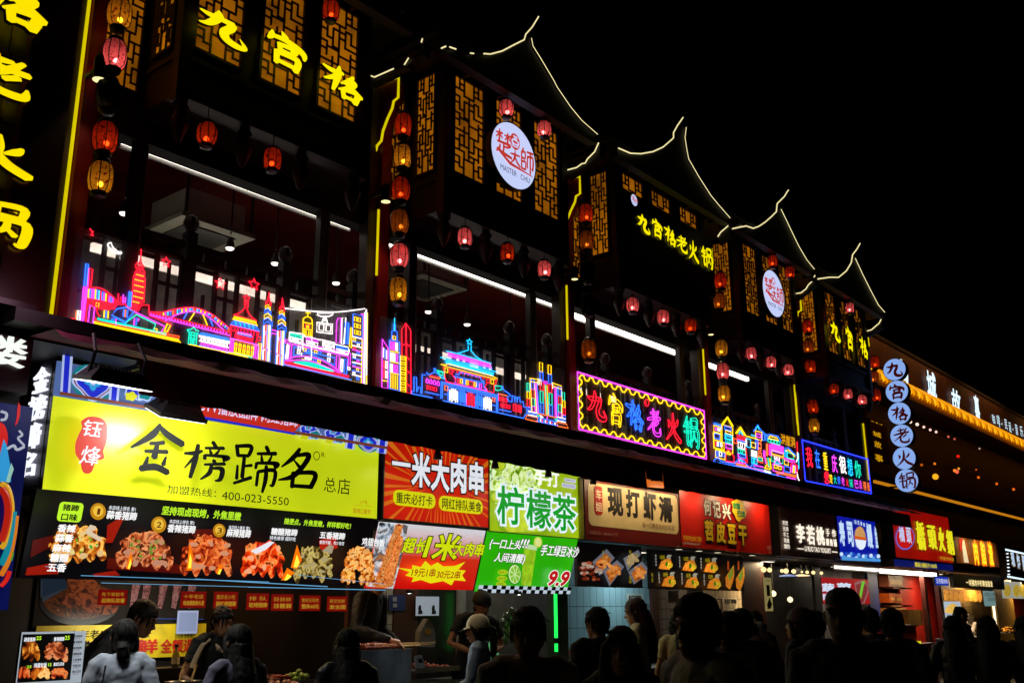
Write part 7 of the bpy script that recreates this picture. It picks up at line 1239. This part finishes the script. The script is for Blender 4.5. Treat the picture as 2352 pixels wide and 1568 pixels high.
# ================================================================= people
_cl = bpy.data.textures.new('cloth_folds', 'CLOUDS'); _cl.noise_scale = .11; _cl.noise_depth = 2
_hr = bpy.data.textures.new('hair_clumps', 'CLOUDS'); _hr.noise_scale = .035; _hr.noise_depth = 2
def rmesh(o, vox, sm=3, tex=None, st=0):
    r = o.modifiers.new('remesh', 'REMESH'); r.mode = 'VOXEL'; r.voxel_size = vox; r.use_smooth_shade = True
    s_ = o.modifiers.new('smooth', 'SMOOTH'); s_.iterations = sm; s_.factor = .5
    if tex: d = o.modifiers.new('folds', 'DISPLACE'); d.texture = tex; d.strength = st; d.mid_level = .5; d.texture_coords = 'LOCAL'
HAIR = mt('0a0706', .75, var=.4, scale=30); HAIRR = mt('3a120a', .7, var=.4, scale=20); SKIN = mt('b8845e', .5, var=.08); SKIND = mt('9a6a48', .5, var=.08); LIP = mt('7a3a30', .5); EYEW = mt('6e665c', .3); EYED = mt('100a08', .2)
def person(label, u, vtop, depth, face, top, low='16161c', hair='short', female=False, ground=0., lean=(0,0), head=(0,0), arms=None, skin=None, sleeve=1., hairmat=None, cap=None, group=None, vox=.011, extra=None, hold=None):
    d = ray(u, vtop)/F*depth; P = CAM+d; g = Vector((P.x, P.y, ground)); H = P.z-ground
    t = bpy.data.objects.new('person', None); COL.objects.link(t); t['_local'] = 1; tag(t, label, 'person', group)
    dh = math.atan2(d.y, d.x)+R(face); t.rotation_euler.z = dh-math.pi/2
    sk = skin or SKIN; w = .9 if female else 1.
    M = Matrix.Translation((0,0,.95)) @ Matrix.Rotation(R(-lean[0]), 4, 'X') @ Matrix.Rotation(R(lean[1]), 4, 'Y') @ Matrix.Translation((0,0,-.95))
    up = lambda p: M @ Vector(p)
    tp = up((0,.01,1.7)); k = H/tp.z; t.scale = (k, k, k); t.location = g-(Matrix.Rotation(dh-math.pi/2, 3, 'Z') @ Vector((tp.x, tp.y-.01, 0)))*k   # the head top stands where the photo shows it
    hc = up((0,.02,1.572)); Mh = Matrix.Translation(hc) @ Matrix.Rotation(R(head[0]), 4, 'Z') @ Matrix.Rotation(R(-head[1]), 4, 'X')
    hd = lambda p: Mh @ Vector(p)
    def loft(m, secs, mm, f, n=18):
        vs = [f((cx+rx*math.cos(2*math.pi*j/n), cy+ry*math.sin(2*math.pi*j/n), z)) for (z, cx, cy, rx, ry) in secs for j in range(n)]
        q = len(secs); fs = [(i*n+j, i*n+(j+1) % n, (i+1)*n+(j+1) % n, (i+1)*n+j) for i in range(q-1) for j in range(n)]
        fs += [tuple(range(n-1, -1, -1)), tuple((q-1)*n+j for j in range(n))]; m.add(vs, fs, mm)
    arms = arms or [((-.25,-.02,1.1),(-.26,.06,.86)), ((.25,-.02,1.1),(.26,.06,.86))]
    sh = [up((-.185*w,0,1.41)), up((.185*w,0,1.41))]
    A = [[up(a), up(b)] for a, b in arms]
    b = MB()
    loft(b, [(-.118,0,.05,.022,.02),(-.105,0,.047,.04,.04),(-.075,0,.03,.055,.066),(-.04,0,.015,.066,.085),(0,0,.006,.072,.094),(.04,0,0,.075,.098),(.075,0,-.004,.068,.09),(.1,0,-.006,.05,.068),(.115,0,-.006,.02,.03)], sk, hd, 20)
    b.tube([hd((0,.095,.012)), hd((0,.112,-.02)), hd((0,.118,-.034))], [.008,.013,.014], sk, 8); b.tube([hd((-.05,.088,.028)), hd((0,.1,.03)), hd((.05,.088,.028))], .009, sk, 6); b.tube([hd((-.024,.088,-.064)), hd((0,.098,-.064)), hd((.024,.088,-.064))], .009, sk, 6)
    for sx in (-1, 1): b.tube([hd((sx*.072,-.008,-.03)), hd((sx*.084,-.016,0)), hd((sx*.08,-.012,.028))], [.008,.013,.01], sk, 7)
    b.tube([hd((0,-.01,-.06)), up((0,-.015,1.46)), up((0,-.005,1.36))], [.052*w,.052*w,.075], sk, 14)
    loft(b, [(.86,0,0,.15*w,.1),(.95,0,0,.15*w,.095),(1.08,0,0,.12*w,.085),(1.25,0,.0,.145*w,.1),(1.36,0,0,.15*w,.085),(1.41,0,-.005,.09*w,.06)], sk, up)
    for sx, s_, (e, h_) in zip((-1, 1), sh, A): b.tube([up((sx*.07,0,1.4)), up((sx*.14*w,0,1.4)), s_.lerp(e,.1), s_.lerp(e,.5), e, e.lerp(h_,.35), h_], [.04,.045,.048*w,.044*w,.037*w,.036*w,.026*w], sk, 10)
    for sx in (-1, 1): b.tube([(sx*.085,0,.9), (sx*.09,.01,.5), (sx*.09,-.01,.09)], [.085,.055,.035], sk, 10); b.tube([(sx*.09,-.04,.04), (sx*.09,.08,.035), (sx*.1,.16,.03)], [.035,.038,.025], sk, 8)
    for i, (e, h_) in enumerate(A):     # palm, thumb and four fingers, half curled
        f_ = (h_-e).normalized(); sd = f_.cross(Vector((0,0,1)));  sd = (sd if sd.length > .2 else Vector((1,0,0))).normalized(); nn = sd.cross(f_).normalized(); c_ = -1 if nn.z > 0 else 1
        b.tube([h_, h_+f_*.05, h_+f_*.09], [.026,.034,.03], sk, 8)
        for j, L_ in enumerate((.07,.082,.078,.06)):
            q = h_+f_*.085+sd*(.024-.016*j); b.tube([q, q+f_*L_*.5+nn*c_*.008, q+f_*L_*.85+nn*c_*.03, q+f_*L_*.95+nn*c_*.05], [.0095,.0085,.008,.006], sk, 6)
        q = h_+f_*.03+sd*.03*(1 if i == 0 else -1); b.tube([q, q+f_*.03+sd*.018*(1 if i == 0 else -1), q+f_*.062+nn*c_*.02], [.013,.011,.008], sk, 6)
    o = b.build('body', t, True); rmesh(o, vox*.75, 2)
    for sx in (-1, 1): m = MB(); m.lathe([(.001,-.006),(.008,-.003),(.010,0),(.008,.003),(.001,.006)], hd((sx*.033,.089,.008)), EYEW, 8); m.lathe([(.001,-.005),(.005,0),(.001,.005)], hd((sx*.033,.0985,.008)), EYED, 6); m.build('eye', t)
    for sx in (-1, 1): m = MB(); m.tube([hd((sx*.018,.102,.036)), hd((sx*.036,.1,.042)), hd((sx*.055,.088,.036))], [.004,.005,.003], HAIR, 5); m.build('eyebrow', t)
    m = MB(); m.tube([hd((-.026,.09,-.064)), hd((0,.106,-.062)), hd((.026,.09,-.064))], [.003,.006,.003], LIP, 6); m.build('mouth', t)
    # clothes
    tm = top if not isinstance(top, str) else mt(top, .75, var=.12, scale=8)
    m = MB()
    loft(m, [(.80,0,0,.172*w,.122),(.9,0,0,.17*w,.12),(1.05,0,0,.155*w,.112),(1.22,0,.004,.168*w,.122),(1.35,0,0,.178*w,.112),(1.41,0,-.004,.168*w,.095),(1.445,0,-.008,.115,.08),(1.475,0,-.01,.066,.064)], tm, up)
    for sx, s_, (e, h_) in zip((-1, 1), sh, A):
        pts = [up((sx*.07,0,1.42)), up((sx*.135*w,0,1.42)), s_.lerp(e,.06), s_.lerp(e,.3), s_.lerp(e,.62), e, e.lerp(h_,.5), h_]; rr = [.06,.064,.068*w,.066*w,.064*w,.056*w,.05*w,.042*w]
        n_ = 8 if sleeve >= 1 else 5; P2_ = pts[:n_]; R2 = rr[:n_]
        m.tube(P2_, R2, tm, 12)
    o = m.build('shirt', t, True); rmesh(o, vox, 3, _cl, .032)
    lm = mt(low, .7, var=.15); m = MB(); loft(m, [(.78,0,0,.165*w,.115),(.88,0,0,.166*w,.117),(.98,0,0,.15*w,.108)], lm, lambda p: Vector(p))
    for sx in (-1, 1): m.tube([(sx*.085,0,.86), (sx*.092,.01,.5), (sx*.092,-.005,.1)], [.098,.072,.058], lm, 12)
    o = m.build('trousers', t, True); rmesh(o, vox*1.3, 3, _cl, .015)
    for sx in (-1, 1): m = MB(); m.tube([(sx*.09,-.06,.04), (sx*.09,.06,.045), (sx*.1,.19,.035)], [.04,.048,.034], mt('201c1c', .5), 8); m.build('shoe', t, True)
    # hair
    hm = hairmat or HAIR
    if hair:
        m = MB(); e_ = .9 if hair == 'buzz' else 1.
        loft(m, [(-.075,0,-.05,.058,.045),(-.05,0,-.042,.072,.06),(-.01,0,-.034,.081*e_,.072),(.03,0,-.016,.084*e_,.094*e_),(.06,0,-.004,.085*e_,.107*e_),(.09,0,-.006,.079*e_,.1*e_),(.115,0,-.01,.064*e_,.084*e_),(.135*e_,0,-.014,.04,.055),(.145*e_,0,-.016,.015,.02)], hm, hd)
        if hair in ('long','pony','bob','bun'):
            for sx in (-1, 1): m.tube([hd((sx*.05,.055,.07)), hd((sx*.077,.03,.02)), hd((sx*.082,0,-.05)), hd((sx*.075,-.02,-.12 if hair != 'bob' else -.1))], [.02,.024,.028,.022], hm, 8)
        if hair == 'long': m.tube([hd((0,-.05,0)), hd((0,-.065,-.1)), up((0,-.1,1.36)), up((0,-.115,1.22)), up((0,-.12,1.1))], [.085,.09,.085,.075,.05], hm, 12)
        if hair == 'longf':
            m.tube([hd((0,-.05,0)), hd((0,-.06,-.1)), up((0,-.09,1.34)), up((0,-.1,1.2))], [.085,.088,.08,.05], hm, 12)
            for sx in (-1, 1): m.tube([hd((sx*.04,.07,.085)), hd((sx*.08,.045,.03)), hd((sx*.09,.03,-.06)), up((sx*.1,.07,1.36)), up((sx*.1,.09,1.2)), up((sx*.09,.1,1.1))], [.02,.03,.036,.036,.03,.015], hm, 8)
        if hair == 'pony': m.tube([hd((0,-.1,.03)), hd((0,-.15,.0)), hd((0,-.155,-.1)), hd((0,-.14,-.22)), hd((0,-.13,-.32))], [.03,.04,.042,.036,.015], hm, 10)
        if hair == 'bun': m.tube([hd((0,-.08,-.03)), hd((0,-.115,-.06)), hd((.01,-.105,-.13)), hd((.012,-.09,-.17))], [.04,.045,.042,.02], hm, 10)
        rr = random.Random(int(u))
        o = m.build('hair', t, True); rmesh(o, .008, 2, _hr, .02 if hair in ('short','bob') else .013)
        if hair != 'buzz' and not cap:
            m = MB()
            for _ in range(60):
                a_ = rr.uniform(.6, 5.7)+math.pi/2; r0 = rr.uniform(.2,.9); x, y = math.cos(a_)*.08, math.sin(a_)*.1-.01
                m.tube([hd((x*.4, y*.4, .128)), hd((x*.85, y*.9, .1+rr.uniform(0,.012))), hd((x*1.08, y*1.08, .045)), hd((x*1.05*rr.uniform(.97,1.07), y*1.05, .01-rr.uniform(0,.05)))], [.003,.004,.004,.0015], hm, 4)
            for _ in range(46):            # loose hairs that break the outline
                a_ = rr.uniform(0, 6.28); e2 = rr.uniform(.15, 1.4); q = Vector((math.cos(a_)*math.cos(e2)*.086, math.sin(a_)*math.cos(e2)*.104-.012, .035+math.sin(e2)*.1)); n2 = Vector((q.x*2, q.y*1.6, .03+rr.uniform(-.06,.05)))*rr.uniform(.04,.16)
                m.tube([hd(q*.93), hd(q+n2*.6), hd(q+n2*1.2+Vector((rr.uniform(-.012,.012), rr.uniform(-.012,.012), -.012)))], [.0028,.0022,.0008], hm, 4)
            m.build('hair_strands', t, True)
    if cap:
        cm = mt(cap, .7); m = MB(); loft(m, [(.02,0,-.012,.098,.12),(.05,0,-.012,.098,.12),(.09,0,-.014,.092,.112),(.125,0,-.016,.074,.09),(.15,0,-.016,.045,.055),(.158,0,-.016,.015,.02)], cm, hd)
        m.tube([hd(p) for p in [(-.1,0,.02),(0,.11,.03),(.1,0,.02),(0,-.13,.02)]], .012, cm, 6, True) if cap == '0a0a0a' else m.add([hd(p) for p in [(-.088,.06,.03),(-.08,.14,.022),(-.04,.19,.01),(.04,.19,.01),(.08,.14,.022),(.088,.06,.03),(.07,.06,.055),(-.07,.06,.055)]], [(0,1,2,3,4,5,6,7)], cm); m.build('cap', t, True)
        if cap: t['cap'] = 1
    return t, up, hd, A, M
def on_person(t, m, name): return m.build(name, t)
BLK1 = mt('0a0a0c', .75)
# --- at the roast meat stall
t, up, hd, A, M = person('person seen from behind in grey blue tee with hair in a low bun', 289, 1424, 7.1, -2, mt('b8c4d4',.8,var=.08), hair='bun', female=True, sleeve=.5)
m = MB(); m.tube([up((-.1,-.12,1.4)), up((-.12,-.125,1.2)), up((-.16,-.1,1.0)), up((-.17,-.05,.85))], .006, BLK1); m.build('bag_strap', t)
person('person in black leaning forward over the sauce pots with face turned down', 352, 1390, 8.2, -104, BLK1, ground=.15, lean=(44,0), head=(-10,22), arms=[((-.28,.1,1.12),(-.2,.4,1.0)),((.28,.1,1.12),(.2,.4,1.0))], skin=SKIND)
t, up, hd, A, M = person('cook in black polo shirt with cream collar and cream sleeve stripes and apron', 512, 1394, 8.6, -140, BLK1, ground=.15, lean=(10,0), head=(0,14), sleeve=.5, arms=[((-.26,.06,1.1),(-.12,.34,1.0)),((.3,.0,1.12),(.2,.25,.98))])
CRM = mt('c8b088', .7)
m = MB(); m.tube([up((-.07,.06,1.4)), up((-.05,.1,1.36)), up((-.015,.115,1.33))], [.012,.022,.012], CRM, 6); m.tube([up((.07,.06,1.4)), up((.05,.1,1.36)), up((.015,.115,1.33))], [.012,.022,.012], CRM, 6); m.tube([up((-.08,0,1.43)), up((0,-.07,1.45)), up((.08,0,1.43))], .016, CRM, 6); m.build('collar', t)
m = MB()
for sx in (-1, 1): m.tube([up((sx*.12,.045,1.43)), up((sx*.2,.06,1.39)), up((sx*.25,.065,1.28)), up((sx*.275,.075,1.2))], [.018,.024,.026,.026], CRM, 6)
m.build('sleeve_stripes', t); m = MB(); m.add([up(p) for p in [(-.12,.145,1.2),(.12,.145,1.2),(.16,.15,.9),(.17,.13,.55),(-.17,.13,.55),(-.16,.15,.9)]], [(5,4,3,2,1,0)], mt('14100c', .7)); m.build('apron', t)
v, f, B = glyphs('金榜蹄', .01); m = MB(); m.add([up((.07-(x-B[0])/(B[1]-B[0])*.14, .156, 1.08+(y-B[2])/(B[3]-B[2])*.05)) for x, y, _ in v], f, mt('c88848', .6)); m.build('lettering', t)
person('person with long black hair and lilac sleeves holding a phone by the sauce pots', 552, 1436, 6.9, 30, mt('7a7890',.8), hair='long', female=True, arms=[((-.27,.02,1.13),(-.16,.3,1.12)),((.24,.04,1.1),(.02,.3,1.1))])
person('person with long black hair in striped grey top before the sausage tray', 800, 1446, 7.0, 12, pic(['101012','3a3a40','101012','44444a'],9,1,(.2,.2,9),0,'noise',False), hair='long', female=True)
t, up, hd, A, M = person('person in black long sleeved top reaching for the meat skewers on the grill', 868, 1302, 10.35, -120, BLK1, ground=.35, lean=(14,0), head=(0,15), arms=[((-.27,.05,1.12),(-.16,.3,1.06)),((.28,.1,1.14),(.2,.42,1.12))], sleeve=1.)
person('vendor in black tee and black bandana with arm resting behind the green menu', 1112, 1362, 10.7, -160, BLK1, ground=.25, lean=(16,-8), head=(12,16), hair='buzz', cap='0a0a0a', sleeve=.5, arms=[((-.3,.08,1.18),(-.1,.3,1.16)),((.3,.1,1.16),(.08,.3,1.14))], skin=SKIND)
t, up, hd, A, M = person('person in profile with cream cap, dark ponytail and light blue shirt, arms folded', 1101, 1416, 9.8, 82, mt('90a8c8',.75,var=.1), hair='pony', female=True, cap='d8ccae', arms=[((-.22,.06,1.1),(-.04,.26,1.0)),((.22,.06,1.1),(.06,.27,.97))], head=(0,6))
m = MB()
for sx in (-1, 1): m.tube([hd((sx*.035+.02*math.cos(i*.7), .112, .006+.017*math.sin(i*.7))) for i in range(9)], .0022, BLK1, 4, True); m.tube([hd((sx*.055,.108,.01)), hd((sx*.08,0,.01))], .002, BLK1, 4)
m.build('glasses', t)
m = MB(); m.tube([hd((0,-.12,-.06)), hd((0,-.16,-.1)), hd((0,-.15,-.14))], [.02,.035,.02], mt('b08060',.5,var=.6,scale=30), 8); m.build('scrunchie', t)
# --- in the street
t, up, hd, A, M = person('person walking toward the camera with fringe and pale long sleeved tee with lettering', 1213, 1398, 5.1, 178, mt('d0c8c0',.8,var=.06), hair='short', arms=[((-.24,-.02,1.1),(-.25,.05,.86)),((.24,-.02,1.1),(.2,.16,.9))], vox=.009)
m = MB(); m.tube([hd((-.06,.085,.075)), hd((-.02,.108,.05)), hd((.03,.106,.05)), hd((.065,.08,.07))], [.022,.03,.03,.02], HAIR, 8); o = m.build('fringe', t, True)
for i, (tx, z) in enumerate([('THIS IS', 1.12), ('NOW', 1.04)]):
    v, f, B = glyphs(tx, .015); w_ = .19 if i == 0 else .2; m = MB(); m.add([up((w_/2-(x-B[0])/(B[1]-B[0])*w_, .142, z+(y-B[2])/(B[3]-B[2])*.05)) for x, y, _ in v], f, mt('1c1a1a', .7)); m.build('lettering', t)
person('person with tousled black hair and black jacket seen from behind at the blue tiled stall', 1373, 1397, 8.3, 25, BLK1, hair='short', head=(20,8))
person('person with long dark hair and shadowed face looking at the camera', 1428, 1442, 5.3, 172, mt('1a1614',.8), hair='longf', female=True, vox=.009)
person('person in profile with dark red hair and beige blouse before the blue tiled wall', 1464, 1376, 10.8, 80, mt('d8c4a0',.8,var=.08), hair='long', hairmat=HAIRR, female=True, head=(0,10), arms=[((-.24,-.02,1.1),(-.14,.22,1.02)),((.24,-.02,1.1),(.16,.2,1.02))])
t, up, hd, A, M = person('person in cream tee with very long ponytail and pale scrunchie', 1556, 1409, 11.2, 5, mt('d0b480',.8), hair='pony', female=True, sleeve=.5)
m = MB(); m.lathe([(.01,-.03),(.045,-.02),(.055,0),(.045,.02),(.01,.03)], hd((0,-.14,.04)), mt('a8a098',.8,var=.5,scale=30), 12); m.build('scrunchie', t); m = MB(); m.tube([hd((0,-.14,0)), hd((0,-.16,-.15)), hd((.01,-.15,-.35)), hd((.02,-.14,-.55))], [.03,.05,.05,.02], HAIR, 10); m.build('ponytail', t, True)
person('tall person with short black hair and pale grey tee, head turned left', 1607, 1368, 4.35, 128, mt('d0c8c4',.8,var=.06), hair='short', head=(12,4), vox=.009, sleeve=.5)
person('person in dark clothes with black hair half hidden behind the tall grey tee walker', 1676, 1408, 7.0, 150, mt('24202a',.8), hair='short', skin=SKIND)
person('person in black with round black hat before the cream tiled wall', 1702, 1404, 8.0, 10, BLK1, hair='short', cap='08080a')
t, up, hd, A, M = person('person with glasses and warmly lit face behind a row of small plush balls', 1733, 1404, 11.8, 170, mt('4a2a18',.8), hair='bob', female=True)
m = MB()
for sx in (-1, 1): m.tube([hd((sx*.034+.022*math.cos(i*.7), .112, .006+.02*math.sin(i*.7))) for i in range(9)], .003, EYEW, 4, True)
m.build('glasses', t)
for i, (u, v, c_) in enumerate([(1706,1441,'c8b878'),(1718,1443,'d81818'),(1730,1444,'505058'),(1747,1442,'a8a8b0')]):
    p = at(u, v, 0) if False else CAM+ray(u, v)/F*8.6; tt = thing('plush_ball', ['small cream plush ball with dark spots','red plush ball','dark grey plush ball','black and white football shaped plush ball'][i]+' hanging in a row before the lit face', 'plush ball', p); r_ = .05 if i < 2 else .06; m = MB()
    m.lathe([(r_*.05,-r_),(r_*.6,-r_*.8),(r_*.95,-r_*.3),(r_*.95,r_*.3),(r_*.6,r_*.8),(r_*.05,r_)], p, mt(c_, .8), 14); m.build('ball', tt, True); m = MB()
    for dx, dz in ((0,0),(.6,.5),(-.6,.4),(.4,-.6),(-.5,-.5)): q = p-(_r2*0)+_r2*dx*r_*.8+_u2*dz*r_*.8-_f*r_*(.86 if dx == 0 else .5); m.lathe([(.001,-.008),(r_*.24,0),(.001,.008)], q, BLK1, 6, axis='y')
    m.build('patches', tt)
person('person with dark red cap and face turned up before the yoghurt shop', 1838, 1400, 8.2, 60, mt('3a3234',.8), hair='long', female=True, cap='3a1012', head=(0,-8))
person('person in profile beside the dark red cap wearer with pale draped sleeve', 1868, 1404, 8.8, 75, mt('6a6264',.8), hair='bob', female=True)
person('broad man with cropped hair in black clothes facing the camera in front', 1934, 1349, 4.75, 170, BLK1, hair='buzz', skin=mt('6a4a38',.6,var=.1), vox=.009)
person('person with short hair in grey top beside the broad man in black', 1996, 1398, 9.4, 30, mt('4a4446',.8), hair='short')
person('person in black jacket standing before the red hotpot shop', 2045, 1400, 8.0, -20, BLK1, hair='short')
person('person with long black hair and dark striped jumper seen from behind', 2186, 1416, 9.6, -5, pic(['08080a','2a2628','08080a','2a2628'],9,1,(.2,.2,9),0,'noise',False), low='0c0c10', hair='long', female=True)
person('seller in black tee with cropped hair leaning over the far right counter', 2204, 1393, 13.2, -60, BLK1, hair='buzz', ground=.15, lean=(12,0), head=(0,15), sleeve=.5, arms=[((-.28,.1,1.14),(-.16,.4,1.12)),((.28,.1,1.14),(.2,.42,1.12))])
person('person with very long black hair and grey jacket over the arm seen from behind', 2264, 1416, 9.4, -10, mt('221f24',.8), low='0c0c10', hair='long', female=True, arms=[((-.26,.02,1.12),(-.22,.24,1.02)),((.25,-.02,1.1),(.26,.04,.86))])
person('person in dusky grey sleeve cut by the right edge of the street', 2350, 1416, 9.8, 10, mt('3a363e',.8), low='0c0c10', hair='long', female=True)
for o in list(bpy.data.objects):
    for k_ in ('_local', 'cap'):
        if k_ in o: del o[k_]
